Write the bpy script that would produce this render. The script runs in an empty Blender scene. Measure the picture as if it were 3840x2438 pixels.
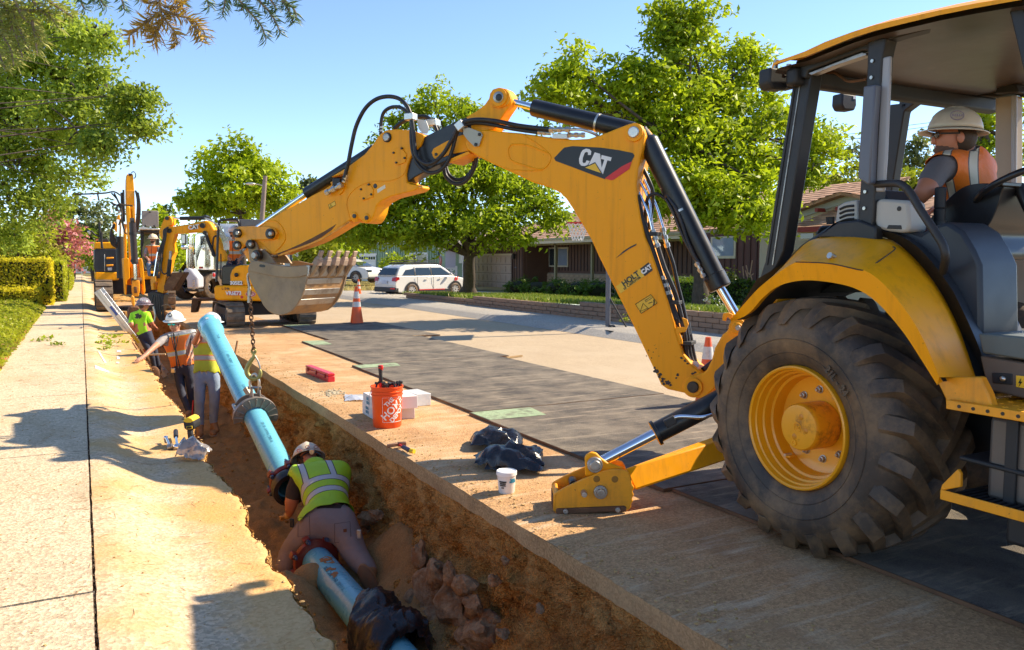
import bpy,bmesh,math,random
from mathutils import Vector as V,Matrix,noise
import numpy as np
R=math.radians;PI=math.pi
S=bpy.context.scene;COL=S.collection
rnd=random.Random(7)
H=1.55;F=3030.0;CX,CY=1920.0,1219.0
PITCH=math.atan(243/F);YAW=math.atan(1617*math.cos(PITCH)/F)
cam=bpy.data.cameras.new('camera');camo=bpy.data.objects.new('camera',cam);COL.objects.link(camo)
camo.location=(0,0,H);camo.rotation_euler=(PI/2-PITCH,0,-YAW)
cam.sensor_width=36;cam.lens=F/3840*36;cam.clip_start=.05;cam.clip_end=3000
cam.dof.use_dof=True;cam.dof.focus_distance=6.5;cam.dof.aperture_fstop=14
S.camera=camo
SUN_AZ=V((.994,-.105));SUN_EL=R(40)
w=bpy.data.worlds.new('World');S.world=w;w.use_nodes=True
nt=w.node_tree;bg=nt.nodes['Background'];sky=nt.nodes.new('ShaderNodeTexSky')
sky.sky_type='NISHITA';sky.sun_disc=False;sky.sun_elevation=SUN_EL
sky.sun_rotation=math.atan2(SUN_AZ.x,SUN_AZ.y);sky.air_density=1.0;sky.dust_density=.1;sky.ozone_density=2.2;sky.altitude=3200
nt.links.new(sky.outputs[0],bg.inputs[0]);bg.inputs[1].default_value=.15
sl=bpy.data.lights.new('sun','SUN');sl.energy=4.9;sl.angle=R(.53);sl.color=(1,.86,.65)
so=bpy.data.objects.new('sun',sl);COL.objects.link(so)
so.rotation_euler=V((-SUN_AZ.x*math.cos(SUN_EL),-SUN_AZ.y*math.cos(SUN_EL),-math.sin(SUN_EL))).to_track_quat('-Z','Y').to_euler()
so.location=(20,-10,20)
S.view_settings.view_transform='Standard';S.view_settings.look='None';S.view_settings.gamma=1
S.view_settings.exposure=.97
RT=V((math.cos(YAW),-math.sin(YAW),0));FH=V((math.sin(YAW),math.cos(YAW),0))
FW=FH*math.cos(PITCH)+V((0,0,-math.sin(PITCH)));UP=FH*math.sin(PITCH)+V((0,0,math.cos(PITCH)))
C0=V((0,0,H))
ZM=dict(s=(0,0,1),D=(0,0,.62708),Z1=(300,600,2.1845),Z2=(1200,300,1.7985),Z3=(2000,400,1.39),Z4=(2800,0,1.529),W1=(2600,900,1.176),W2=(900,1600,1.8246),W3=(400,1050,2.0386),W4=(1100,1250,2.1845),Y1=(1200,850,2.189),Y2=(0,0,1.529),Y3=(0,900,.994),Y4=(2500,650,2.5486),E1=(300,620,2.548),E2=(640,780,3.186),E3=(3200,300,1.5293),E4=(1400,1700,1.8523),G1=(1900,1450,2.6756),G2=(3200,1250,1.287),G3=(0,950,3.398),G4=(1900,0,1.699))
def ray(k,x,y):
 a,b,s=ZM[k];sx=a+x/s;sy=b+y/s
 return FW+RT*((sx-CX)/F)-UP*((sy-CY)/F)
def hit(k,x,y,n,d):
 r=ray(k,x,y);return C0+r*((d-n.dot(C0))/n.dot(r))
def gp(k,x,y,z=0):return hit(k,x,y,V((0,0,1)),z)
def xp(k,x,y,X):return hit(k,x,y,V((1,0,0)),X)
def yp(k,x,y,Y):return hit(k,x,y,V((0,1,0)),Y)
def dp(k,x,y,d):return hit(k,x,y,FH,d)
class Plane:
 def __init__(s,p,n):s.p=V(p);s.n=V(n).normalized()
 def __call__(s,k,x,y,off=0):return hit(k,x,y,s.n,s.n.dot(s.p)+off)
def tag(o,label=None,cat=None,group=None,kind=None):
 if label:o['label']=label
 if cat:o['category']=cat
 if group:o['group']=group
 if kind:o['kind']=kind
 return o
def thing(name,label,cat,loc=(0,0,0),group=None,rz=0):
 o=bpy.data.objects.new(name,None);COL.objects.link(o);o.location=loc;o.rotation_euler=(0,0,rz)
 o.empty_display_size=.1
 return tag(o,label,cat,group)
def copy_tree(o,parent=None):
 c=o.copy();COL.objects.link(c);c.parent=parent
 for ch in list(o.children):copy_tree(ch,c)
 return c
class MB:
 def __init__(s):s.v=[];s.f=[];s.m=[]
 def add(s,vs,fs,mi=0):
  o=len(s.v);s.v+=[tuple(p)for p in vs]
  for f in fs:s.f.append(tuple(i+o for i in f));s.m.append(mi)
  return s
 def box(s,c,d,M=None,mi=0):
  x,y,z=(a/2 for a in d);c=V(c);M=M or Matrix.Identity(3)
  vs=[c+M@V((i*x,j*y,k*z))for i in(-1,1)for j in(-1,1)for k in(-1,1)]
  return s.add(vs,[(0,1,3,2),(4,6,7,5),(0,4,5,1),(2,3,7,6),(0,2,6,4),(1,5,7,3)],mi)
 def bb(s,a,b,mi=0):a=V(a);b=V(b);return s.box((a+b)/2,[abs(t)for t in(b-a)],None,mi)
 def beam(s,a,b,wdt,hgt,up=(0,0,1),mi=0):
  a=V(a);b=V(b);d=(b-a);L=d.length;d.normalize();u=V(up);x=d.cross(u)
  if x.length<1e-4:x=d.cross(V((1,0,0)))
  x.normalize();u=x.cross(d);M=Matrix((x,d,u)).transposed()
  return s.box((a+b)/2,(wdt,L,hgt),M,mi)
 def tube(s,pts,r,seg=10,mi=0,cap=True,rs=None,flat=1,closed=False):
  pts=[V(p)for p in pts];n=len(pts);vs=[];fs=[];prev=None
  for i,p in enumerate(pts):
   if closed:t=pts[(i+1)%n]-pts[i-1]
   else:t=pts[min(i+1,n-1)]-pts[max(i-1,0)]
   if t.length<1e-9:t=V((0,0,1))
   t.normalize()
   if prev is None:
    a=t.cross(V((0,0,1)));
    if a.length<.05:a=t.cross(V((0,1,0)))
   else:a=prev-t*prev.dot(t)
   a.normalize();prev=a;b=t.cross(a);rr=rs[i]if rs else r
   for k in range(seg):
    an=2*PI*k/seg;vs.append(p+a*(math.cos(an)*rr)+b*(math.sin(an)*rr*flat))
  for i in range(n if closed else n-1):
   j=(i+1)%n
   for k in range(seg):fs.append((i*seg+k,i*seg+(k+1)%seg,j*seg+(k+1)%seg,j*seg+k))
  if cap and not closed:fs+=[tuple(range(seg))[::-1],tuple((n-1)*seg+k for k in range(seg))]
  return s.add(vs,fs,mi)
 def cyl(s,a,b,r,r2=None,seg=16,mi=0):return s.tube([a,b],r,seg,mi,True,[r,r if r2 is None else r2])
 def lathe(s,o,ax,prof,seg=24,mi=0,close=False,a0=0,a1=None):
  o=V(o);ax=V(ax).normalized();u=ax.cross(V((0,0,1)));
  if u.length<.05:u=ax.cross(V((1,0,0)))
  u.normalize();w2=ax.cross(u);vs=[];fs=[];n=len(prof)
  full=a1 is None;a1=2*PI if full else a1;st=seg if full else seg+1
  for k in range(st):
   an=a0+(a1-a0)*k/seg
   for r_,h in prof:vs.append(o+ax*h+(u*math.cos(an)+w2*math.sin(an))*r_)
  for k in range(seg):
   k2=(k+1)%st
   for i in range(n if close else n-1):
    j=(i+1)%n;fs.append((k*n+i,k2*n+i,k2*n+j,k*n+j))
  return s.add(vs,fs,mi)
 def prism(s,pts,ext,mi=0,cap0=True,cap1=True):
  pts=[V(p)for p in pts];n=len(pts);e=V(ext);fs=[]
  if cap0:fs.append(tuple(range(n)))
  if cap1:fs.append(tuple(range(2*n-1,n-1,-1)))
  fs+=[(i,i+n,(i+1)%n+n,(i+1)%n)for i in range(n)]
  return s.add(pts+[p+e for p in pts],fs,mi)
 def loft(s,A,B,mi=0,caps=True):
  n=len(A);fs=[(i,i+n,(i+1)%n+n,(i+1)%n)for i in range(n)]
  if caps:fs+=[tuple(range(n)),tuple(range(2*n-1,n-1,-1))]
  return s.add(list(A)+list(B),fs,mi)
 def ell(s,c,r,M=None,nu=14,nv=9,mi=0):
  c=V(c);r=V(r)if hasattr(r,'__len__')else V((r,r,r));M=M or Matrix.Identity(3)
  vs=[c+M@V((0,0,r.z))];fs=[]
  for j in range(1,nv):
   t=PI*j/nv
   for i in range(nu):
    a=2*PI*i/nu;vs.append(c+M@V((r.x*math.sin(t)*math.cos(a),r.y*math.sin(t)*math.sin(a),r.z*math.cos(t))))
  vs.append(c-M@V((0,0,r.z)))
  for i in range(nu):fs.append((0,1+i,1+(i+1)%nu));fs.append((len(vs)-1,len(vs)-1-nu+(i+1)%nu,len(vs)-1-nu+i))
  for j in range(nv-2):
   for i in range(nu):
    a=1+j*nu+i;b=1+j*nu+(i+1)%nu;fs.append((a,a+nu,b+nu,b))
  return s.add(vs,fs,mi)
 def surf(s,fn,nu,nv,mi=0):
  vs=[fn(i/nu,j/nv)for i in range(nu+1)for j in range(nv+1)];q=nv+1
  return s.add(vs,[(i*q+j,(i+1)*q+j,(i+1)*q+j+1,i*q+j+1)for i in range(nu)for j in range(nv)],mi)
 def build(s,name,mat,parent=None,smooth=None,bevel=0,segs=2,label=None,sub=0,solid=0,local=False,kind=None):
  me=bpy.data.meshes.new(name);me.from_pydata(s.v,[],s.f)
  for m in(mat if isinstance(mat,(list,tuple))else[mat]):me.materials.append(m)
  if any(s.m):me.polygons.foreach_set('material_index',s.m)
  bm=bmesh.new();bm.from_mesh(me);bmesh.ops.recalc_face_normals(bm,faces=bm.faces);bm.to_mesh(me);bm.free()
  o=bpy.data.objects.new(name,me);COL.objects.link(o)
  if smooth is not None:
   me.shade_smooth();me.set_sharp_from_angle(angle=R(smooth))
  if solid:m_=o.modifiers.new('t','SOLIDIFY');m_.thickness=solid;m_.offset=0
  if bevel:
   m_=o.modifiers.new('b','BEVEL');m_.width=bevel;m_.segments=segs;m_.limit_method='ANGLE';m_.angle_limit=R(35)
   m_.harden_normals=False
   if smooth is None:me.shade_smooth();me.set_sharp_from_angle(angle=R(35))
  if sub:m_=o.modifiers.new('s','SUBSURF');m_.levels=sub;m_.render_levels=sub
  if parent is not None:
   o.parent=parent
   if not local:o.matrix_parent_inverse=world_of(parent).inverted()
  if label:o['label']=label
  if kind:o['kind']=kind
  return o
def world_of(o):
 M=Matrix.LocRotScale(o.location,o.rotation_euler,o.scale)
 return(world_of(o.parent)@o.matrix_parent_inverse@M)if o.parent else M
def rot(ax,a):return Matrix.Rotation(a,3,ax)
def basis(x,z=(0,0,1)):
 x=V(x).normalized();y=V(z).cross(x).normalized();z=x.cross(y);return Matrix((x,y,z)).transposed()
def smooth_path(P,n=8,closed=False):
 P=[V(p)for p in P];out=[];N=len(P)
 for i in range(N if closed else N-1):
  if closed:a,b,c,d=P[i-1],P[i],P[(i+1)%N],P[(i+2)%N]
  else:a,b,c,d=P[max(i-1,0)],P[i],P[i+1],P[min(i+2,N-1)]
  for k in range(n):
   t=k/n;out.append(.5*((2*b)+(c-a)*t+(2*a-5*b+4*c-d)*t*t+(3*b-a-3*c+d)*t**3))
 if not closed:out.append(P[-1])
 return out
_M={}
def NT(name):
 m=bpy.data.materials.new(name);m.use_nodes=True;t=m.node_tree;return m,t,t.nodes['Principled BSDF']
def rgba(c):return(c[0],c[1],c[2],1)
def noise_n(t,scale,detail=6,rough=.6,co='Object',stretch=None):
 tc=t.nodes.new('ShaderNodeTexCoord');n=t.nodes.new('ShaderNodeTexNoise');n.inputs['Scale'].default_value=scale
 n.inputs['Detail'].default_value=detail;n.inputs['Roughness'].default_value=rough;src=tc.outputs[co]
 if stretch:
  mp=t.nodes.new('ShaderNodeMapping');mp.inputs['Scale'].default_value=stretch;t.links.new(src,mp.inputs[0]);src=mp.outputs[0]
 t.links.new(src,n.inputs['Vector']);return n.outputs['Fac']
def ramp(t,src,a,b,c0=(0,0,0),c1=(1,1,1)):
 r=t.nodes.new('ShaderNodeValToRGB');r.color_ramp.elements[0].position=a;r.color_ramp.elements[1].position=b
 r.color_ramp.elements[0].color=rgba(c0);r.color_ramp.elements[1].color=rgba(c1);t.links.new(src,r.inputs[0]);return r.outputs[0]
def mix(t,f,a,b,mode='MIX'):
 n=t.nodes.new('ShaderNodeMix');n.data_type='RGBA';n.blend_type=mode
 for idx,s_ in((0,f),(6,a),(7,b)):
  if isinstance(s_,(int,float)):n.inputs[idx].default_value=s_
  elif isinstance(s_,tuple):n.inputs[idx].default_value=rgba(s_)
  else:t.links.new(s_,n.inputs[idx])
 return n.outputs[2]
def math_n(t,op,a,b=0):
 n=t.nodes.new('ShaderNodeMath');n.operation=op
 for i,s_ in enumerate((a,b)):
  if isinstance(s_,(int,float)):n.inputs[i].default_value=s_
  else:t.links.new(s_,n.inputs[i])
 return n.outputs[0]
def bump(t,h,strength,dist=.02,prev=None):
 b=t.nodes.new('ShaderNodeBump');b.inputs['Strength'].default_value=strength;b.inputs['Distance'].default_value=dist
 t.links.new(h,b.inputs['Height'])
 if prev:t.links.new(prev,b.inputs['Normal'])
 return b.outputs[0]
def mat(name,c,rough=.5,metal=0,var=.12,vs=3,dirt=None,da=.55,db=.75,ds=2.5,dstr=.8,bmp=.1,bs=60,bd=.004,scr=None,spec=.5,coat=0,rvar=.15,trans=0,sss=0,chips=None):
 if name in _M:return _M[name]
 m,t,p=NT(name);L=t.links.new
 n1=noise_n(t,vs,7,.65)
 base=mix(t,ramp(t,n1,.3,.7),tuple(max(0,x*(1-var))for x in c),tuple(min(1,x*(1+var))for x in c))
 if dirt:
  msk=ramp(t,noise_n(t,ds,9,.72),da,db);base=mix(t,math_n(t,'MULTIPLY',msk,dstr),base,dirt)
 if scr:
  base=mix(t,math_n(t,'MULTIPLY',ramp(t,noise_n(t,2.2,6,.6,stretch=(7,7,.5)),.5,.78),.5),base,tuple(x*.55 for x in scr))
  base=mix(t,math_n(t,'MULTIPLY',ramp(t,noise_n(t,5,12,.85,stretch=(1,1,5)),.64,.675),.75),base,tuple(x*.3 for x in scr))
  base=mix(t,math_n(t,'MULTIPLY',ramp(t,noise_n(t,38,4,.8),.665,.70),.75),base,(.09,.05,.02))
 if chips:
  g=t.nodes.new('ShaderNodeNewGeometry');e=ramp(t,g.outputs['Pointiness'],.52,.60)
  k=math_n(t,'MULTIPLY',e,ramp(t,noise_n(t,14,6,.75),.5,.58));base=mix(t,k,base,chips)
 L(base,p.inputs['Base Color'])
 rr=math_n(t,'MULTIPLY_ADD',noise_n(t,vs*4,5),rvar);t.nodes[-1].inputs[2].default_value=rough-rvar/2
 L(rr,p.inputs['Roughness']);p.inputs['Metallic'].default_value=metal
 p.inputs['Specular IOR Level'].default_value=spec;p.inputs['Coat Weight'].default_value=coat;p.inputs['Coat Roughness'].default_value=.15
 if trans:p.inputs['Transmission Weight'].default_value=trans
 if sss:p.inputs['Subsurface Weight'].default_value=sss;p.inputs['Subsurface Radius'].default_value=(.02,.008,.004);p.inputs['Subsurface Scale'].default_value=1
 if bmp:L(bump(t,noise_n(t,bs,6,.7),bmp,bd),p.inputs['Normal'])
 _M[name]=m;return m
def flat(name,c,rough=.5,metal=0,**k):return mat(name,c,rough,metal,var=.04,bmp=0,rvar=.05,**k)
YEL=mat('machine_yellow_paint',(.98,.375,.0),.45,var=.03,dirt=(.42,.15,.01),da=.6,db=.95,ds=1.4,dstr=.4,bmp=.04,coat=.0,spec=.3,scr=(.8,.3,.02),rvar=.3)
YEL2=mat('machine_yellow_paint_worn',(.92,.35,.006),.45,var=.06,dirt=(.35,.15,.03),da=.5,db=.8,ds=4,dstr=.65,bmp=.08,scr=(.7,.28,.03),rvar=.3)
BLK=mat('black_machine_paint',(.012,.012,.013),.35,var=.2,dirt=(.09,.065,.045),da=.5,db=.85,dstr=.6,bmp=.03)
BLKM=mat('black_matt_plastic',(.02,.019,.019),.6,var=.2,dirt=(.10,.075,.055),da=.5,db=.9,dstr=.6)
HOSE=mat('black_rubber_hose',(.016,.015,.016),.45,var=.2,dirt=(.12,.07,.04),da=.5,db=.8,ds=6,dstr=.5,bs=220,bmp=.15)
CHR=mat('chrome_rod',(.82,.82,.85),.1,1,var=.02,bmp=0,rvar=.05)
STL=mat('worn_steel',(.42,.39,.35),.42,.85,var=.2,dirt=(.16,.09,.045),da=.5,db=.7,ds=9,bmp=.15)
ZINC=mat('zinc_fitting',(.62,.58,.50),.35,.9,var=.12,bmp=.1)
RUST=mat('rusty_steel',(.16,.075,.035),.75,.3,var=.3,vs=12,dirt=(.35,.2,.1),da=.55,db=.75,ds=5,bmp=.4)
GREASE=mat('black_grease',(.02,.014,.01),.35,var=.3,bmp=.3)
GLASS=mat('dark_glass',(.03,.04,.045),.06,var=.05,bmp=0,rvar=.02,spec=.8)
def build_text(body,name,mt,parent,origin,xdir,ydir,size,depth=.002,bold=0,align='CENTER',shear=0,sx=1,space=1):
 cu=bpy.data.curves.new(name,'FONT');cu.body=body;cu.size=size;cu.extrude=depth;cu.offset=bold;cu.align_x=align;cu.align_y='CENTER'
 cu.shear=shear;cu.space_character=space
 ob=bpy.data.objects.new(name,cu);COL.objects.link(ob)
 dg=bpy.context.evaluated_depsgraph_get();me=bpy.data.meshes.new_from_object(ob.evaluated_get(dg));bpy.data.objects.remove(ob)
 me.name=name;me.materials.clear();me.materials.append(mt)
 x=V(xdir).normalized();y=V(ydir);y=(y-x*y.dot(x)).normalized();z=x.cross(y)
 M=Matrix((x*sx,y,z)).transposed().to_4x4();M.translation=V(origin);me.transform(M)
 o=bpy.data.objects.new(name,me);COL.objects.link(o);o.parent=parent
 if parent is not None:o.matrix_parent_inverse=world_of(parent).inverted()
 return o
def ground_mat(name,c,c2,speck,sp_scale,patch=None,ps=.6,pa=.5,pb=.62,pstr=.8,bs=90,bst=.5,streak=None,rough=.9,voro=.5,patch2=None,dark=None,bdist=.006,sandx=None):
 m,t,p=NT(name);L=t.links.new
 b=mix(t,ramp(t,noise_n(t,1.3,9,.7),.3,.7),c,c2)
 tc=t.nodes.new('ShaderNodeTexCoord')
 vo=t.nodes.new('ShaderNodeTexVoronoi');vo.inputs['Scale'].default_value=sp_scale;L(tc.outputs['Object'],vo.inputs['Vector'])
 sep=t.nodes.new('ShaderNodeSeparateColor');L(vo.outputs['Color'],sep.inputs[0])
 g=ramp(t,sep.outputs[0],.0,1,tuple(x*.55 for x in c),tuple(min(1,x*1.3)for x in c2))
 b=mix(t,voro,b,g)
 b=mix(t,ramp(t,noise_n(t,sp_scale*1.5,3,.8),.60,.68),b,speck)
 if patch:b=mix(t,math_n(t,'MULTIPLY',ramp(t,noise_n(t,ps,8,.65),pa,pb),pstr),b,patch)
 if patch2:b=mix(t,math_n(t,'MULTIPLY',ramp(t,noise_n(t,ps*3.1,8,.7,stretch=(1,.35,1)),.52,.7),pstr),b,patch2)
 if streak:b=mix(t,math_n(t,'MULTIPLY',ramp(t,noise_n(t,2.2,10,.75,stretch=(.5,3.5,1)),.52,.66),.75),b,streak)
 if dark:b=mix(t,ramp(t,noise_n(t,7,8,.8),.63,.7),b,dark)
 if sandx:
  sx_=t.nodes.new('ShaderNodeSeparateXYZ');L(tc.outputs['Object'],sx_.inputs[0]);q=math_n(t,'ADD',sx_.outputs[0],math_n(t,'MULTIPLY',noise_n(t,1.6,8,.7),.7));b=mix(t,math_n(t,'MULTIPLY',ramp(t,q,.84,1.15),.6),b,sandx)
 L(b,p.inputs['Base Color']);p.inputs['Roughness'].default_value=rough;p.inputs['Specular IOR Level'].default_value=.25
 h=math_n(t,'ADD',math_n(t,'MULTIPLY',vo.outputs['Distance'],.8),noise_n(t,bs,5,.7))
 L(bump(t,h,bst,bdist),p.inputs['Normal']);return m
CONC=ground_mat('sidewalk_concrete',(.54,.41,.26),(.70,.55,.37),(.24,.15,.08),62,patch=(.52,.35,.16),ps=.8,pa=.52,pb=.75,pstr=.55,patch2=(.40,.29,.17),bst=.7)
CURB=ground_mat('gutter_concrete',(.52,.38,.235),(.68,.51,.33),(.24,.15,.08),58,patch=(.55,.33,.11),ps=1.1,pa=.45,pb=.62,pstr=.75,sandx=(.66,.34,.085))
DIRTROAD=ground_mat('dusty_asphalt',(.43,.235,.10),(.56,.335,.155),(.20,.12,.06),85,patch=(.60,.42,.24),ps=.9,pstr=.7,patch2=(.33,.18,.08),streak=(.66,.50,.32),dark=(.26,.15,.08),bst=.7)
ROAD=ground_mat('pale_asphalt',(.40,.30,.19),(.50,.39,.26),(.16,.12,.09),130,patch=(.48,.38,.26),ps=.5,pstr=.6,patch2=(.38,.29,.19))
PLATE=ground_mat('black_plate_coating',(.060,.052,.046),(.115,.10,.085),(.26,.22,.17),160,patch=(.24,.20,.15),ps=1.9,pa=.40,pb=.62,pstr=.85,patch2=(.14,.115,.09),streak=(.42,.34,.24),bst=.8)
SOIL=ground_mat('trench_soil',(.46,.19,.035),(.70,.36,.09),(.16,.055,.012),80,patch=(.85,.50,.17),ps=2.6,pa=.45,pb=.62,pstr=.8,patch2=(.17,.06,.015),bs=45,bst=1.0,voro=.6,dark=(.10,.04,.015),bdist=.03)
SAND=ground_mat('trench_sand',(.38,.19,.065),(.55,.31,.115),(.24,.12,.045),130,patch=(.62,.37,.15),ps=1.6,pa=.45,pb=.66,pstr=.6,bs=60,bst=.9,voro=.4,bdist=.015)
CUT=ground_mat('sawn_asphalt_edge',(.32,.21,.10),(.46,.32,.16),(.14,.08,.04),90,patch=(.55,.40,.21),ps=1.5,pa=.5,pb=.7,pstr=.6,patch2=(.22,.14,.07),bst=.4)
CRUST=ground_mat('broken_crust',(.45,.28,.10),(.60,.40,.18),(.2,.11,.05),80,bst=1)
GRASSB=ground_mat('lawn_soil',(.10,.15,.03),(.20,.24,.06),(.30,.27,.10),60,patch=(.32,.27,.10),ps=.35,pstr=.6)
DRYG=ground_mat('dry_grass',(.42,.33,.14),(.55,.44,.20),(.25,.2,.08),60,patch=(.30,.28,.10),ps=.4,pstr=.5)
TERR=ground_mat('terrain_earth',(.16,.15,.06),(.24,.21,.09),(.1,.08,.04),20)
TX0,TX1=.83,2.23;TY0,TY1=-1.5,27.0;TZ=-1.13
def nz(x,y,z=0,sc=1,oct=4):return noise.fractal(V((x*sc,y*sc,z*sc)),.6,2.1,oct)
def setobj(mb,name,mt,smooth=60):o=mb.build(name,mt,None,smooth=smooth);o['kind']='structure';return o
m=MB();m.surf(lambda a,b:(-400+800*a,-40+840*b,-.35-.6*max(0,(b-.1))),40,40);
m=MB()
for x0,x1,y0,y1 in((-400,-6,-40,800),(21,400,-40,800),(-6,21,90,800),(-6,21,-40,-6)):
 m.surf(lambda a,b:(x0+(x1-x0)*a,y0+(y1-y0)*b,-.05),2,2)
m.surf(lambda a,b:(-6+4.9*a,-6+96*b,.02),2,4);m.surf(lambda a,b:(-1.12+22*a,27.02+63*b,-.02),2,4)
setobj(m,'terrain',TERR)
def edgeR(y):return TX1+.012*nz(0,y,3,1.2)+.004*nz(0,y,3,14)
def edgeL(y):return TX0+.035*nz(5,y,0,.9)+.03*nz(5,y,0,4)+.02*nz(1,y,0,18)
def ylist(a,b):
 out=[a]
 while out[-1]<b:out.append(out[-1]+(.03 if out[-1]<7 else.05 if out[-1]<14 else.12))
 out[-1]=b;return out
YL=ylist(1.0,TY1);nY=len(YL)-1
def yl(t):return YL[min(nY,int(round(t*nY)))]
m=MB();xs=[0,.06,.5,1]
m.surf(lambda a,b:(lambda y,k:(edgeR(y)*(1-k)+4.2*k,y,.003*nz(k*2,y,0,1.5)-.012*(k<.01)))(yl(b),xs[int(round(a*3))]),3,nY)
m.surf(lambda a,b:(TX1+(4.2-TX1)*a,-6+7*b,0),1,2)
m.surf(lambda a,b:(TX0+(4.2-TX0)*a,TY1+60*b,0),1,2)
road1=setobj(m,'dusty_road',DIRTROAD)
m=MB();m.surf(lambda a,b:(4.2+(9.25-4.2)*a,-6+120*b,-.003+.05*math.sin(PI*a)*0),4,30)
setobj(m,'road',ROAD)
m=MB();m.surf(lambda a,b:(lambda y:(edgeR(y)+.012*a-.004*(0<a<1)*nz(y,a,0,3),y,-.012-(.115+.012*nz(3,y,0,1.7))*a))(yl(b)),3,nY)
setobj(m,'asphalt_edge',CUT)
def wallR(a,b):
 y=yl(b);d=.12+(1.16-.12)*a
 bul=.06*nz(y,d*1.6,0,1.1)+.085*nz(y,d*1.2,7,3.2)+.045*nz(y,d,2,9)+.02*nz(y,d,5,30)
 und=-.10*math.sin(PI*min(1,a*1.25))**.8 if a<.8 else 0
 near=math.exp(-((y-4.6)/1.6)**2)*max(0,(a-.45))*.35
 return(edgeR(y)+.03-und*.9-bul*(min(1,a*6))-near-.10*a**3,y,-d+.02*nz(y,d,9,5)*min(1,a*5))
def wallL(a,b):
 y=yl(b);d=1.16*a
 bul=.06*nz(y,d*1.6,30,1.1)+.05*nz(y,d*1.2,37,3.2)+.02*nz(y,d,32,11)
 return(edgeL(y)-.03*a+bul*min(1,a*4),y,-.004-d)
m=MB();m.surf(wallR,48,nY);setobj(m,'trench_wall_right',SOIL)
m=MB();m.surf(wallL,22,nY);setobj(m,'trench_wall_left',SOIL)
def floorz(x,y):
 u=(x-TX0)/(TX1-TX0)
 z=TZ+.05*nz(x,y,0,1.3)+.035*nz(x,y,4,3.5)+.02*nz(x,y,8,12)+.010*nz(x,y,3,30)+.08*max(0,abs(u-.5)-.3)
 z+=.42*math.exp(-((x-2.35)/.28)**2-((y-6.2)/.75)**2)
 z+=.28*math.exp(-((x-1.30)/.22)**2-((y-6.15)/.35)**2)
 z+=.20*math.exp(-((x-2.2)/.30)**2-((y-5.0)/.6)**2)
 for k in range(26):
  fx,fy=1.1+.22*((k*7)%5),7.6+k*.33;z-=.03*math.exp(-((x-fx)/.055)**2-((y-fy)/.13)**2)
 return z
m=MB();m.surf(lambda a,b:(lambda x,y:(x,y,floorz(x,y)))(.62+1.95*a,yl(b)),52,nY);setobj(m,'trench_floor',SAND)
m=MB();m.surf(lambda a,b:(TX0-.1+a*1.7,TY1,.0-1.2*b),30,10)
m.v=[(x,y-.12*abs(nz(x,z,0,3)),z)for x,y,z in m.v];setobj(m,'trench_end_wall',SOIL)
m=MB();m.bb((.5,.98,-1.2),(2.6,1.0,0));setobj(m,'trench_near_end',SOIL)
def kz(x):
 t=min(1,max(0,(x-.05)/.42));return.10*(1-(3*t*t-2*t**3))+.0
cut_y=[1.0,6.6,12.3,14.6,19.5,23.2,TY1]
gut=setobj(MB().surf(lambda a,b:(.008+.8*a,-6+7*b,kz(.8*a)),10,2),'gutter',CURB)
XS=[0,.03,.1,.18,.26,.34,.42,.5,.6,.7,.8,.88,.94,.98,1.0]
def add_piece(par,name,mb,mt,smooth=60,bevel=0,**k):
 return mb.build(name,mt,par,smooth=smooth,bevel=bevel,**k)
for i in range(len(cut_y)-1):
 y0,y1=cut_y[i]+.006,cut_y[i+1]-.006;n=max(4,int((y1-y0)/.05))
 m=MB();m.surf(lambda a,b:(lambda x0,y:(.005+.003*nz(7,y,0,7)+(edgeL(y)-.005)*x0,y,kz(edgeL(y)*x0)+.004*nz(x0,y,0,2)-(.02 if x0>.99 else 0)))(XS[int(round(a*14))],y0+(y1-y0)*b),14,n)
 m.surf(lambda a,b:(.008,y0+(y1-y0)*b,.1-.14*a),1,2)
 m.surf(lambda a,b:(.01+.78*b,y0,kz(.78*b)-.1*a),1,10)
 add_piece(gut,'gutter_slab',m,CURB)
m=MB();m.surf(lambda a,b:(.008+(TX0-.008)*a,TY1+60*b,kz(TX0*a)),10,3);add_piece(gut,'gutter_slab',m,CURB)
walk=setobj(MB().bb((-1.12,-6,.02),(.02,90,.06)),'sidewalk',flat('joint_dirt',(.20,.11,.05),.95))
js=[-6,1.2,3.9,6.9,9.9,12.9,15.3,17.8,20.4,23.2,26,29,32,36,40,45,50,56,62,70,80,90]
for i in range(len(js)-1):
 y0,y1=js[i]+.007,js[i+1]-.007;n=max(2,int((y1-y0)/.25))
 m=MB();tl=rnd.uniform(-.003,.003)
 m.surf(lambda a,b:(-1.11+(1.11-.007+.004*nz(3,y0+(y1-y0)*b,0,6)*(a>.9))*a,y0+(y1-y0)*b,.1+tl*(a-.5)+.002*nz(a,b*9,i,2)),8,n)
 m.surf(lambda a,b:(-.007,y0+(y1-y0)*b,.1-.05*a),1,2);m.surf(lambda a,b:(-1.11*b,y0,.1-.05*a),1,2)
 add_piece(walk,'slab',m,CONC)
m=MB();r2=random.Random(3)
for k in range(260):
 y=1.6+r2.random()**1.4*18;x=edgeL(y)+r2.uniform(-.05,.05);s_=r2.uniform(.003,.013)
 m.ell((x,y,.0+s_*.2 if x<edgeL(y)else-.03-r2.random()*.08),(s_*r2.uniform(.8,1.6),s_*r2.uniform(.8,1.6),s_*.6),nu=6,nv=4)
o=m.build('soil_crumbs',CRUST,None,smooth=50,kind='stuff')
m=MB()
for k in range(900):
 y=1.8+r2.random()**1.3*14;x=edgeR(y)+abs(r2.gauss(0,.25));s_=r2.uniform(.002,.009)
 if x>4:continue
 m.ell((x,y,s_*.4),(s_*1.3,s_,s_*.7),nu=5,nv=3)
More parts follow.
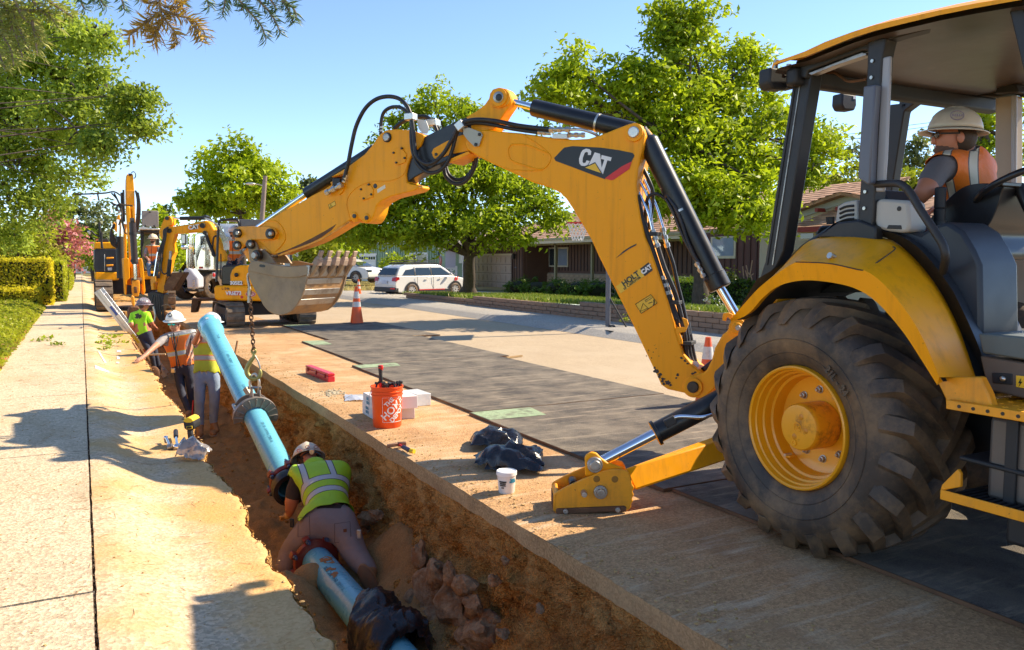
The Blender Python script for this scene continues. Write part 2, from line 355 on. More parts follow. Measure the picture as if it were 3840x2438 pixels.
for k in range(500):
 x=r2.uniform(-1,.75);y=2+r2.random()**1.3*12;s_=r2.uniform(.002,.006)
 m.ell((x,y,kz(x)+s_*.4 if x>0 else.1+s_*.4),(s_*1.3,s_,s_*.7),nu=5,nv=3)
m.build('loose_grit',CRUST,None,smooth=50,kind='stuff')
m=MB()
for k in range(800):
 x=r2.uniform(-1.05,.8);y=2.2+r2.random()**1.5*14;a=r2.uniform(-.9,.9)+(0 if r2.random()<.7 else 1.2);l=r2.uniform(.015,.05)
 z=(kz(x)if x>0 else.1)+.003;d=V((math.cos(a),math.sin(a),0))*l;q=V((-d.y,d.x,0)).normalized()*.0012
 p=V((x,y,z));m.add([p-d-q,p+d-q+V((0,0,.003)),p+d+q,p-d+q],[(0,1,2,3)])
m.build('fallen_needles',flat('dead_needles',(.48,.28,.11),.8),None,kind='stuff')
m=MB()
for k in range(700):
 y=1.8+r2.random()*22;s_=r2.uniform(.004,.012);m.ell((r2.gauss(0,.005),y,.088+r2.random()*.008),(s_*.7,s_*1.8,s_*.5),nu=5,nv=3)
m.build('joint_moss',flat('joint_dirt_dark',(.07,.04,.02),.95),None,kind='stuff')
ROCK=mat('trench_rock',(.42,.29,.16),.85,var=.45,vs=14,dirt=(.30,.12,.03),da=.45,db=.6,ds=6,dstr=.85,bmp=1,bs=24,bd=.04)
def rock(c,r,seed,parent=None):
 bm=bmesh.new();bmesh.ops.create_icosphere(bm,subdivisions=3,radius=1)
 Mr=rot('X',seed*1.7)@rot('Z',seed*2.3)
 for v in bm.verts:
  n=v.co.normalized();k=1+.30*noise.noise(n*1.1+V((seed*7.3,0,0)))+.26*noise.cell(n*1.7+V((seed,0,0)))+.16*noise.noise(n*3+V((0,seed*3.1,0)))+.08*noise.noise(n*8)
  q=n*k;
  for ax,lim in((V((.6,.5,.62)).normalized(),.72),(V((-.8,.3,.5)).normalized(),.75),(V((-.2,-.9,.3)).normalized(),.78),(V((.1,.5,-.8)).normalized(),.8)):
   d=q.dot(ax)
   if d>lim:q=q-ax*(d-lim)*.8
  q=Mr@q;v.co=V(c)+V((q.x*r[0],q.y*r[1],q.z*r[2]))
 me=bpy.data.meshes.new('rock');bm.to_mesh(me);bm.free();me.shade_smooth();me.set_sharp_from_angle(angle=R(24));me.materials.append(ROCK)
 o=bpy.data.objects.new('rock',me);COL.objects.link(o);return o
ROCKS=[('E4',540,870,.06,.11),('E4',640,920,.09,.08),('E4',430,850,.10,.14),('E4',400,940,.16,.13),('E4',330,1040,.16,.13),('E4',560,1080,.17,.13),('E4',480,1150,.17,.14),('E4',700,1060,.08,.07),('E4',760,1250,.15,.10),('E4',700,1290,.13,.10),('E4',520,1300,.12,.09),('E4',845,885,.05,.035),('E4',915,750,.03,.03),('E4',840,1150,.05,.03),('E4',1160,1080,.03,.03),('E4',900,1250,.05,.03),('E4',320,730,.07,.12),('E4',760,1330,.08,.06),('W2',870,630,.10,.06),('W2',850,700,.08,.05),('W2',930,600,.07,.05)]
for i,(k,x,y,rr,rz_)in enumerate(ROCKS):
 c=xp(k,x,y,2.19 if k=='E4'else 2.2)
 r=(rr*.8,rr*1.05,rz_)
 o=rock(c,r,i+1);o['kind']='structure'
m=MB();r4=random.Random(17)
for i in range(900):
 b_=r4.random()**1.2;a_=r4.random()**.7;P_=V(wallR(a_,min(.999,b_*.85)));s_=r4.uniform(.004,.022)*(1.3 if a_>.6 else.8);m.ell(P_+V((-.003,0,0)),(s_,s_*r4.uniform(.8,1.6),s_*r4.uniform(.7,1.1)),nu=6,nv=4)
for i in range(500):
 y_=3+r4.random()**1.3*12;x_=r4.uniform(.85,2.2);s_=r4.uniform(.004,.02);m.ell((x_,y_,floorz(x_,y_)+s_*.3),(s_,s_*1.3,s_*.7),nu=6,nv=4)
m.build('wall_stones',[SOIL],None,smooth=50,kind='stuff')
BP=Plane((4.2,5.1,0),(-.803,-.595,0));BN=BP.n;BU=V((-.595,.803,0))
bh=thing('backhoe_loader','large yellow backhoe loader with its boom arched over the trench','backhoe loader',(4.4,3.0,0))
BLACKSTK=flat('black_decal',(.012,.012,.012),.35);WHT=flat('white_print',(.80,.78,.74),.45);REDP=flat('red_print',(.65,.02,.015),.4)
YSTK=flat('yellow_decal',(.85,.50,.02),.4);GREYP=flat('silver_print',(.55,.53,.5),.4)
def outline(lst,off=0,plane=BP,scale=1):
 out=[];k='Z2'
 for e in lst:
  if isinstance(e,str):k=e
  else:out.append(plane(k,e[0],e[1],off))
 return out
def plate(name,lst,off,th,mt,parent=bh,plane=BP,bevel=.008,smooth_n=0,sh=0,**kw):
 P=[p_-plane.n*sh for p_ in outline(lst,off,plane)]
 if smooth_n:P=smooth_path(P,smooth_n,True)
 return MB().prism(P,-plane.n*th).build(name,mt,parent,bevel=bevel,**kw)
BT=.27;BO=.135
boom=plate('boom',['Z2',(988,470),(975,430),(990,375),(1015,345),(1060,334),(1150,338),(1250,350),(1350,358),(1450,372),(1560,388),(1700,402),(1810,396),(1900,368),(2000,328),(2080,298),(2120,289),(2155,300),(2180,330),(2190,370),(2180,440),(2160,510),(2145,600),(2133,700),(2140,800),(2162,930),(2192,1060),'Z3',(605,730),(650,860),(700,1010),(735,1130),(742,1170),(765,1240),(780,1290),(830,1350),(868,1380),(885,1420),(885,1470),(862,1503),(830,1512),(795,1495),(700,1474),(665,1450),(645,1405),(600,1310),(548,1200),(500,1100),(440,980),(380,860),(340,780),(300,690),(270,640),(240,590),(200,525),(170,480),(140,450),(95,425),(40,408),(0,396),'Z2',(1370,660),(1290,622),(1200,582),(1110,540),(1040,500)],BO,BT,YEL,bevel=.012)
def ring(name,lst,off,r,mt,parent,n=5,closed=True,plane=BP):
 return MB().tube(smooth_path(outline(lst,off,plane),n,closed),r,8,closed=closed).build(name,mt,parent,smooth=60)
ring('weld_bead',['Z2',(1268,480),(1280,445),(1310,432),(1400,440),(1480,470),(1545,500),(1552,540),(1520,590),(1470,600),(1380,575),(1290,540)],BO+.002,.006,YEL,boom)
ring('weld_bead',['Z2',(1240,592),(1290,606),(1400,612),(1500,608)],BO+.001,.005,YEL,boom,closed=False)
ring('weld_bead',['Z2',(1360,362),(1420,400),(1480,440),(1540,490)],BO+.001,.004,YEL,boom,closed=False)
def pin(parent,k,x,y,r,off,ln=.03,mt=STL,collar=YEL,rc=1.5,plane=BP,name='pin',back=.0):
 c=plane(k,x,y,off)
 if collar:MB().cyl(c-plane.n*.02,c+plane.n*ln*.5,r*rc,seg=28).build(name+'_collar',collar,parent,smooth=40,bevel=.004)
 return MB().lathe(c-plane.n*(.02+back),plane.n,[(0,0),(r,0),(r,.02+back+ln*.8),(r*.85,.02+back+ln),(r*.4,.021+back+ln),(0,.02+back+ln)],28).build(name,mt,parent,smooth=30)
pin(boom,'Z2',2120,355,.045,BO,.035,ZINC,rc=1.6);
def logo(parent,lst,tx,off,sz,plane=BP):
 o=MB().prism(outline(lst['panel'],off,plane),-plane.n*.002).build('logo_panel',BLACKSTK,parent)
 MB().prism(outline(lst['red'],off+.001,plane),-plane.n*.002).build('logo_stripe',REDP,parent)
 return o
logo(boom,{'panel':['Z3',(108,268),(160,214),(205,206),(350,214),(440,226),(518,242),(527,256),(512,285),(372,378),(300,352),(200,314),(116,283)],'red':['Z3',(372,374),(460,312),(513,285),(500,325),(420,380),(405,384)]},None,BO+.004,0)
def letters(parent,key,glyphs,off,mt=WHT,name='logo_letter',plane=BP):
 for g in glyphs:MB().prism(outline([key]+g,off,plane),-plane.n*.002).build(name,mt,parent)
CATG=[[(268,310),(250,308),(240,296),(238,272),(248,240),(258,226),(275,219),(292,222),(302,232),(300,252),(284,252),(286,240),(278,236),(268,240),(258,266),(256,288),(262,295),(272,292),(278,280),(294,284),(285,302)],[(320,238),(348,246),(358,340),(343,330),(320,294),(300,300),(286,308)],[(356,252),(408,265),(403,284),(386,280),(362,353),(347,345),(370,277),(352,272)]]
letters(boom,'Z3',CATG,BO+.008)
letters(boom,'Z3',[[(322,289),(362,353),(260,318)]],BO+.010,BLACKSTK)
letters(boom,'Z3',[[(322,296),(352,346),(270,318)]],BO+.0115,YSTK,'logo_triangle')
dl=MB().prism(outline(['Z3',(430,938),(600,812),(623,852),(456,974)],BO+.004),-BN*.002).build('dealer_decal',YSTK,boom)
MB().prism(outline(['Z3',(556,845),(600,812),(623,852),(580,884)],BO+.0055),-BN*.002).build('decal_end',BLACKSTK,dl)
a=BP('Z3',500,906,BO+.006);b=BP('Z3',560,862,BO+.006);up=BP('Z3',487,886,BO+.006)-BP('Z3',505,925,BO+.006)
build_text('HOLT','decal_lettering',BLACKSTK,dl,BP('Z3',507,898,BO+.0065),b-a,up,.062,.0008,.002)
build_text('of California','decal_lettering',BLACKSTK,dl,BP('Z3',513,919,BO+.0065),b-a,up,.034,.0008,.0005)
build_text('CAT','decal_lettering',WHT,dl,BP('Z3',590,849,BO+.0075),b-a,up,.048,.0008,.003)
ws=MB().prism(outline(['Z3',(532,1030),(612,980),(645,1024),(562,1078)],BO+.004),-BN*.002).build('warning_decal',YSTK,boom)
for q in([(542,1046),(576,1022),(594,1050),(560,1070)],):pass
tri=[BP('Z3',x,y,BO+.0065)for x,y in((556,1068),(572,1026),(597,1050))]
MB().tube(tri,.003,6,closed=True).build('warning_mark',BLACKSTK,ws)
MB().tube([BP('Z3',x,y,BO+.0065)for x,y in((532,1030),(612,980),(645,1024),(562,1078))],.0022,6,closed=True).build('warning_border',BLACKSTK,ws)
MB().prism(outline(['Z3',(580,1010),(612,990),(618,999),(586,1020)],BO+.0062),-BN*.001).build('warning_bar',BLACKSTK,ws)
build_text('! WARNING','warning_text',YSTK,ws,BP('Z3',600,1005,BO+.0072),b-a,up,.013,.0005,.001)
MB().tube([BP('Z3',x,y,BO+.0062)for x,y in((628,1006),(630,1020),(626,1036))],.005,6).build('warning_mark',BLACKSTK,ws)
MB().tube([BP('Z3',x,y,BO+.0062)for x,y in((600,1026),(620,1018))],.003,6).build('warning_mark',BLACKSTK,ws)
MB().prism(outline(['Z3',(428,792),(470,752),(505,730),(538,714),(535,724),(500,742),(468,764)],BO+.0035),-BN*.001).build('scuff',GREASE,boom)
PAINTLOSS=mat('bare_dark_metal',(.05,.04,.035),.6,.3,var=.3)
r3=random.Random(5)
for(x,y,s_)in[(640,1378,15),(660,1398,11),(676,1420,12),(700,1440,17),(672,1430,10),(655,1410,9),(632,1362,8),(752,1398,9),(745,1415,6),(772,1310,8),(790,1326,10),(805,1340,8),(830,1392,9),(600,1270,4),(640,1262,3),(625,1280,3),(655,1300,3),(590,1300,4),(716,1452,9),(680,1445,10),(615,1310,4),(845,1385,8)]:
 P=[BP('Z3',x+s_*math.cos(a_)*r3.uniform(.5,1.2),y+s_*math.sin(a_)*r3.uniform(.4,1),BO+.0035)for a_ in[k*PI/5 for k in range(10)]]
 MB().prism(P,-BN*.001).build('paint_chip',PAINTLOSS,boom)
pin(boom,'Z3',835,1460,.05,BO+.02,.02,GREASE,rc=1.7)
for aa in range(6):
 c=BP('Z3',835,1460,BO+.045);u=V((0,0,1));q=c+(BU*math.cos(aa*PI/3)+u*math.sin(aa*PI/3))*.03
LO=.0
c0=BP('Z3',592,165,LO);c1=BP('Z3',975,948,LO);c2=BP('Z3',1065,1100,LO)
lc=MB().lathe(c0,c1-c0,[(0,0),(.06,0),(.083,.03),(.083,(c1-c0).length-.12),(.09,(c1-c0).length-.118),(.09,(c1-c0).length-.01),(.083,(c1-c0).length),(0,(c1-c0).length)],32).build('lift_cylinder',BLK,bh,smooth=30)
MB().cyl(c1,c2,.036,seg=24).build('cylinder_rod',CHR,lc,smooth=30)
MB().cyl(BP('Z3',560,120,.05),BP('Z3',600,180,.0),.05,seg=16).build('cylinder_eye',BLKM,lc,smooth=30)
def band(parent,c,ax,r,wd=.018,mt=ZINC):
 ax=V(ax).normalized();MB().lathe(V(c)-ax*wd/2,ax,[(r,0),(r+.004,0),(r+.004,wd),(r,wd)],28,close=True).build('clamp_band',mt,parent,smooth=30)
ax=(c1-c0).normalized();band(lc,BP('Z3',768,548,0),ax,.085)
band(lc,c0+ax*((c1-c0).length-.125),ax,.084,.006,BLKM)
def hose(pts,r,mt=HOSE,parent=bh,name='hydraulic_hose',n=8,plane=BP,seg=10):
 k='Z2';P=[]
 for e in pts:
  if isinstance(e,str):k=e
  else:P.append(plane(k,e[0],e[1],e[2]if len(e)>2 else 0))
 return MB().tube(smooth_path(P,n),r,seg).build(name,mt,parent,smooth=60)
def fitting(a,b,r,parent=bh,plane=BP,key='Z2',nuts=2):
 A=plane(key,*a);B=plane(key,*b);d=(B-A);L=d.length;d.normalize();m=MB()
 m.cyl(A,B,r*.75,seg=14)
 for t in(.12,.5,.88)[:nuts+1]:m.cyl(A+d*L*(t-.09),A+d*L*(t+.09),r*1.15,seg=6)
 return m.build('hose_fitting',ZINC,parent,smooth=25)
hose(['Z3',(540,365,.02),(600,480,.03),(612,570,.04),(622,640,.05)],.011,CHR,name='steel_pipe')
hose(['Z3',(533,420,.06),(575,500,.07),(600,560,.08),(620,650,.08)],.012,CHR,name='steel_pipe')
hose(['Z3',(575,380,-.06),(640,520,-.05),(680,650,-.04)],.012,CHR,name='steel_pipe')
fitting((620,640,.08),(650,735,.08),.022,key='Z3');fitting((672,630,-.02),(700,735,-.02),.022,key='Z3')
hose(['Z3',(650,735,.08),(680,830,.09),(700,880,.09),(728,945,.08),(750,1010,.06),(775,1110,.05),(790,1180,.04)],.019)
hose(['Z3',(700,735,-.02),(728,820,-.02),(750,920,-.02),(775,1020,-.02),(795,1110,-.02),(812,1190,-.01)],.017)
hose(['Z3',(690,480,.02),(640,455,.04),(600,470,.05),(588,520,.03),(585,600,.02),(600,700,.05),(640,800,.07),(672,900,.08),(700,1000,.07),(735,1100,.06),(772,1190,.05)],.014)
hose(['Z3',(560,300,-.04),(600,380,-.02),(622,450,-.03),(615,560,-.04),(600,640,-.04)],.016)
hose(['Z3',(545,460,.1),(560,560,.1),(600,680,.1),(650,830,.1),(690,960,.1),(740,1110,.09)],.02,BLKM)
fitting((670,880,.10),(700,985,.10),.018,key='Z3',nuts=2);fitting((690,900,.04),(718,1000,.04),.018,key='Z3',nuts=2)
hose(['Z3',(700,985,.1),(730,1060,.08),(755,1130,.07)],.026,BLKM)
for off,xx in((.06,0),(.02,14),(-.03,28)):
 hose(['Z3',(775+xx,1120,off),(790+xx,1200,off),(800+xx*1.2,1290,off),(825+xx*.9,1350,off),(862+xx*.4,1392,off)],.02,HOSE)
hose(['Z3',(640,300,-.02),(700,460,.06),(735,520,.09),(770,600,.09),(800,690,.085),(840,780,.085),(865,815,.085)],.014)
hose(['Z3',(690,480,.06),(720,530,.085),(752,610,.085),(800,720,.085),(845,800,.085)],.012)
fitting((850,812,.085),(890,890,.085),.02,key='Z3');MB().cyl(BP('Z3',895,895,.08),BP('Z3',930,915,.05),.024,seg=16).build('port_elbow',BLKM,lc,smooth=40)
for(k,x,y,hw)in(('Z3',620,665,.07),('Z3',740,1020,.06),('Z3',800,1230,.07)):
 MB().box(BP(k,x,y,.03),(hw*1.6,.16,.03),basis(BU,(0,0,1))).build('hose_clamp',BLKM,bh,bevel=.004)
MB().tube(smooth_path([BP('Z3',845,1345,o_)for o_ in(.08,0,-.08)],4),.03,10).build('hose_wrap',GREYP,bh,smooth=60)
for off in(.13,-.02):
 plate('boom_hook',['Z3',(735,1180),(745,1150),(790,1150),(775,1100),(800,1110),(808,1135),(790,1175),(760,1180),(775,1215),(778,1240),(755,1232)],off,.02,YEL,bevel=.003)
plate('stick_nose',['Z2',(1205,50),(1165,62),(1145,90),(1138,125),(1110,165),(1060,205),(1000,240),(940,275),(905,300),(960,340),(1000,352),(1110,345),(1180,335),(1200,300),(1240,230),(1285,165),(1290,130),(1280,90),(1255,60)],.075,.15,YEL,bevel=.01)
plate('stick_nose_cheek',['Z2',(1205,52),(1165,65),(1146,95),(1140,135),(1160,180),(1210,190),(1270,165),(1285,130),(1275,90),(1250,62)],.09,.014,YEL,bevel=.003)
pin(bh,'Z2',1207,118,.048,.095,.02,STL,YEL,rc=1.6);pin(bh,'Z2',1207,118,.03,.115,.008,GREASE,None)
sb=plate('inner_stick',['Z2',(520,470),(700,385),(850,310),(985,250),(1020,300),(1010,480),(900,525),(760,590),(640,655),(590,690)],.08,.16,BLK,bevel=.008)
plate('inner_stick_pad',['Z2',(752,490),(765,462),(840,420),(925,380),(980,365),(1000,400),(1000,480),(880,500),(790,538),(765,525)],.088,.01,YEL,bevel=.003)
for x,y in((783,502),):pin(bh,'Z2',x,y,.014,.09,.004,GREASE,None)
plate('inner_stick_shelf',['Z2',(870,560),(1010,495),(1000,480),(870,535)],.13,.26,YEL,bevel=.003)
outer=['Z2',(420,352),(455,336),(520,334),(600,338),(655,352),(700,372),(690,410),(675,445),(645,470),(610,520),(590,575),(578,640),(584,690),(610,702),(655,708),(662,725),(640,745),(560,765),(470,788),(410,818),(380,848),(372,890),(350,940),(330,962),(300,968),(275,945),(262,930),(250,955),(225,962),(205,945),(200,948),'Z1',(2160,530),(2080,580),(1980,640),(1900,680),(1800,715),(1700,745),(1625,775),(1570,765),(1535,735),(1500,700),(1450,660),(1450,600),(1480,545),(1510,520),(1530,490),(1590,470),(1640,430),(1800,350),(1900,290),(2000,240),(2110,170),(2190,110),'Z2',(70,655),(180,590),(300,500),(360,430),(390,380)]
stk=plate('outer_stick',outer,.105,.21,YEL,bevel=.01)
def zig():
 m=MB();P=outline(['Z1',(1630,778),(1800,718),(1980,643),(2160,533),'Z2',(200,952)],.118)
 P=smooth_path(P,24)
 for i in range(0,len(P)-1,1):
  m.box(P[i]-V((0,0,.005)),(.012,.016,.016),basis(P[i+1]-P[i]))
 m.build('grip_strip',YEL2,stk,kind='stuff')
zig()
plate('worn_edge',['Z1',(1600,772),(1700,735),(1800,690),(1900,640),(2010,580),(2100,525),(2060,575),(1980,632),(1900,674),(1800,712),(1700,742),(1625,775)],.1075,.003,RUST,bevel=0,parent=stk)
ring('weld_bead',['Z1',(1530,500),(1600,500),(1660,560),(1680,640),(1650,700),(1600,750)],.108,.006,YEL,stk,closed=False)
ring('weld_bead',['Z2',(590,560),(560,640),(470,680),(330,690),(230,740),(180,820),(200,930)],.107,.003,YEL,stk,closed=False)
for lst in(['Z2',(490,470),(545,450),(580,500),(575,555),(520,575),(500,560)],['Z2',(272,720),(330,695),(358,740),(355,790),(285,815),(276,790)]):
 plate('cover_plate',lst,.115,.012,YEL,parent=stk,bevel=.003)
for k,x,y in(('Z2',498,492),('Z2',552,462),('Z2',572,527),('Z2',516,558),('Z2',278,738),('Z2',330,706),('Z2',347,772),('Z2',296,800)):
 pin(stk,k,x,y,.010,.115,.012,GREASE,None,name='bolt')
pin(stk,'Z2',376,716,.022,.096,.012,GREASE,None,name='dark_hole')
lb=plate('part_label',['Z2',(385,738),(438,706),(442,728),(388,764)],.107,.002,flat('cream_label',(.75,.68,.5),.5),parent=stk,bevel=0)
wl=plate('warning_decal',['Z1',(2035,368),(2088,336),(2095,368),(2042,402)],.107,.002,YSTK,parent=stk,bevel=0)
MB().tube([BP('Z1',x,y,.1085)for x,y in((2044,392),(2053,366),(2068,380))],.002,6,closed=True).build('warning_mark',BLACKSTK,wl)
MB().tube([BP('Z1',x,y,.1085)for x,y in((2035,368),(2088,336),(2095,368),(2042,402))],.0015,6,closed=True).build('warning_border',BLACKSTK,wl)
for k,x,y in(('Z2',230,918),('Z2',313,930)):
 pin(stk,k,x,y,.034,.107,.012,YEL,YEL,rc=1.2,name='lifting_eye');pin(stk,k,x,y,.020,.125,.002,GREASE,None,name='eye_hole')
pin(stk,'Z2',455,388,.036,.105,.03,STL,BLKM,rc=1.25)
a=BP('Z2',640,330,.0);b=BP('Z1',1862,275,.0);c=BP('Z1',1450,560,0)
cy=MB().cyl(BP('Z2',380,470,0),b,.062,seg=28).build('bucket_cylinder',BLK,bh,smooth=30)
MB().cyl(b+(b-a).normalized()*0,c,.03,seg=20).build('cylinder_rod',CHR,cy,smooth=30)
fitting((38,765,.15),(150,705,.15),.026,nuts=2);MB().box(BP('Z2',120,690,.12),(.09,.06,.07),basis(BU)).build('valve_block',BLKM,stk,bevel=.006)
plate('fitting_bracket',['Z1',(2050,185),(2090,155),(2140,165),(2170,200),(2150,260),(2120,290),(2080,240)],.12,.012,YEL,parent=stk,bevel=.003)
hose(['Z2',(160,680,.15),(190,560,.16),(215,430,.16),(245,310,.16),(300,200,.16),(370,135,.16),(450,112,.16),(530,125,.16),(585,175,.17),(612,240,.17),(628,330,.17),(635,420,.17),(650,510,.17),(700,560,.17),(760,560,.17),(830,500,.17),(890,400,.17),(930,320,.16),(985,280,.16),(1080,268,.16),(1200,280,.155),(1350,310,.15),(1560,335,.15)],.019)
hose(['Z2',(410,370,.0),(412,290,.0),(430,220,.0),(480,185,.02),(540,185,.05),(590,220,.1),(615,280,.12),(615,380,.13),(625,480,.14),(655,560,.14),(720,620,.14),(790,620,.14),(850,570,.14),(890,480,.14),(920,370,.14),(960,310,.14),(1080,290,.13),(1300,330,.13),(1480,355,.13)],.017)
hose(['Z2',(500,330,-.1),(560,280,-.1),(620,255,-.1),(700,250,-.1),(760,280,-.1),(800,330,-.1)],.02)
hose(['Z2',(650,250,-.05),(720,250,-.05),(770,300,-.05),(800,380,-.05)],.018)
hose(['Z2',(835,590,-.08),(850,650,-.08),(900,695,-.08),(960,695,-.08),(1010,650,-.08),(1045,580,-.08),(1055,520,-.08)],.019)
hose(['Z2',(845,570,-.13),(870,640,-.13),(920,672,-.13),(980,660,-.13),(1030,600,-.13),(1040,540,-.13)],.017)
fitting((160,690,.15),(180,640,.15),.018,nuts=1);fitting((412,350,0),(410,290,0),.016,nuts=1)
plate('hose_bracket',['Z2',(965,330),(1000,320),(1080,350),(1095,370),(1070,445),(1040,450),(990,400),(965,365)],.16,.014,flat('pale_green_bracket',(.42,.42,.34),.6),bevel=.003)
for x,y in((1077,368),(1053,436)):pin(bh,'Z2',x,y,.014,.16,.014,GREASE,None,name='bolt')
MB().box(BP('Z2',950,310,.16),(.075,.075,.075),basis(BP('Z2',985,280,.16)-BP('Z2',930,330,.16))).build('hose_clamp',ZINC,bh,bevel=.006)
MB().box(BP('Z2',612,250,.15),(.09,.09,.06),basis(BU)).build('hose_clamp',ZINC,bh,bevel=.006)
plate('hose_bracket',['Z2',(650,262),(715,275),(735,330),(720,362),(690,360),(665,330)],.1,.012,flat('white_bracket',(.7,.68,.62),.5),bevel=.003)
MB().box(BP('Z2',765,290,-.08),(.1,.1,.06),basis(BU)).build('hose_clamp',ZINC,bh,bevel=.006)
fitting((1545,335,.15),(1690,335,.15),.022,nuts=2);fitting((1470,352,.13),(1560,362,.13),.020,nuts=1);fitting((1670,372,.12),(1790,372,.12),.02,nuts=2)
hose(['Z2',(1690,335,.15),(1760,335,.14),(1830,355,.1),(1880,380,.05)],.011,ZINC,name='steel_pipe')
plate('hose_bracket',['Z2',(1565,362),(1665,362),(1668,398),(1568,396)],.15,.05,ZINC,bevel=.004)
a=BP('Z2',1440,187,.0);b=BP('Z2',2110,345,.0)
sc_=MB().lathe(a,b-a,[(0,0),(.07,0),(.073,.01),(.073,(b-a).length),(0,(b-a).length)],32).build('stick_cylinder',BLK,bh,smooth=30)
MB().cyl(BP('Z2',1225,130,0),a,.03,seg=24).build('cylinder_rod',CHR,sc_,smooth=30);band(sc_,BP('Z2',1875,290,0),b-a,.074)
LINK=YEL
plate('tipping_link',['Z1',(1262,590),(1275,560),(1300,545),(1400,545),(1540,545),(1590,560),(1612,600),(1590,645),(1540,655),(1410,655),(1370,680),(1330,715),(1300,738),(1275,735),(1262,700),(1270,650)],.14,.035,YEL2,bevel=.008)
plate('tipping_link',['Z1',(1262,590),(1275,560),(1300,545),(1400,545),(1540,545),(1590,560),(1612,600),(1590,645),(1540,655),(1410,655),(1370,680),(1330,715),(1300,738),(1275,735),(1262,700),(1270,650)],.14,.035,YEL2,bevel=.008,sh=.25)
for x,y,r in((1292,600,.05),(1290,700,.05),(1562,605,.055),(1398,692,.05)):
 pin(bh,'Z1',x,y,r*.62,.15,.045,GREASE,GREASE,rc=1.5,back=.3);pin(bh,'Z1',x,y,r*.42,.185,.012,STL,None)
plate('stick_fork',['Z1',(1420,560),(1560,560),(1600,620),(1640,700),(1600,780),(1560,770),(1430,700)],.10,.20,YEL2,bevel=.008)
MUD=mat('muddy_bucket_steel',(.30,.22,.14),.62,.35,var=.3,vs=5,dirt=(.40,.28,.15),da=.42,db=.66,ds=4,dstr=.7,bmp=.35,bs=40,bd=.006)
MUD2=mat('muddy_bucket_shell',(.28,.17,.09),.7,.2,var=.35,vs=6,dirt=(.45,.24,.08),da=.42,db=.6,ds=5,dstr=.85,bmp=.4,bs=50,bd=.006)
BW=.60
prof=['Z1',(1375,900),(1385,850),(1410,826),(1450,826),(1520,842),(1600,858),(1700,872),(1790,868),(1850,862),(1868,880),(1868,930),(1850,1000),(1835,1060),(1815,1120),(1780,1180),(1740,1230),(1700,1258),(1640,1272),(1590,1262),(1540,1235),(1500,1190),(1460,1110),(1420,1040),(1392,980)]
bk=plate('bucket',prof,BW/2,.022,MUD,bevel=.004)
plate('bucket_side',prof,BW/2,.022,MUD,parent=bk,bevel=.004,sh=BW)
plate('wear_plate',['Z1',(1378,905),(1388,852),(1412,828),(1450,828),(1520,844),(1600,860),(1700,874),(1790,870),(1850,864),(1866,880),(1864,940),(1800,958),(1700,965),(1600,955),(1500,935),(1430,920)],BW/2+.014,.014,MUD,parent=bk,bevel=.004)
plate('slot',['Z1',(1468,862),(1475,855),(1505,858),(1518,866),(1515,878),(1490,880),(1470,874)],BW/2+.0155,.002,GREASE,parent=bk,bevel=0)
def shell(lst,name,mt,o0,o1,th):
 A=outline(lst,o0);
 A=smooth_path(A,4);n=len(A);e=BN*(o1-o0);vs=[];m=MB()
 ctr=sum(A,V((0,0,0)))/n
 In=[p+(BP('Z1',1620,1000,o0)-p).normalized()*th for p in A]
 fs=[]
 for p in A:vs+=[p,p+e]
 for p in In:vs+=[p,p+e]
 for i in range(n-1):
  fs+=[(2*i,2*i+1,2*i+3,2*i+2),(2*n+2*i,2*n+2*i+2,2*n+2*i+3,2*n+2*i+1)]
 for i in(0,n-1):fs.append((2*i,2*i+1,2*n+2*i+1,2*n+2*i))
 for i in range(n-1):
  for q in(0,1):fs.append((2*i+q,2*i+2+q,2*n+2*i+2+q,2*n+2*i+q))
 m.add(vs,fs);return m.build(name,mt,bk,smooth=40)
shell(['Z1',(1868,905),(1860,965),(1845,1030),(1820,1105),(1785,1170),(1740,1228),(1690,1262),(1630,1272),(1570,1255),(1520,1212),(1470,1130),(1430,1060),(1395,985),(1378,910)],'bucket_floor',MUD2,BW/2-.02,-BW/2,.02)
for(p0,p1)in((((1856,975),(1845,1020))),(((1838,1060),(1818,1108))),(((1800,1140),(1768,1190)))):
 A=outline(['Z1',p0,p1],BW/2-.02);out=(A[0]-BP('Z1',1620,1000,BW/2)).normalized()*.012
 q=[A[0]+out*.2,A[0]+out,A[1]+out,A[1]+out*.2,A[1]-out*.5,A[0]-out*.5]
 MB().prism(q,BN*(-BW+.06)).build('wear_strip',STL,bk,bevel=.004)
plate('cutting_edge',['Z1',(1852,862),(1880,862),(1875,935),(1858,960)],BW/2+.012,BW+.024,STL,parent=bk,bevel=.004)
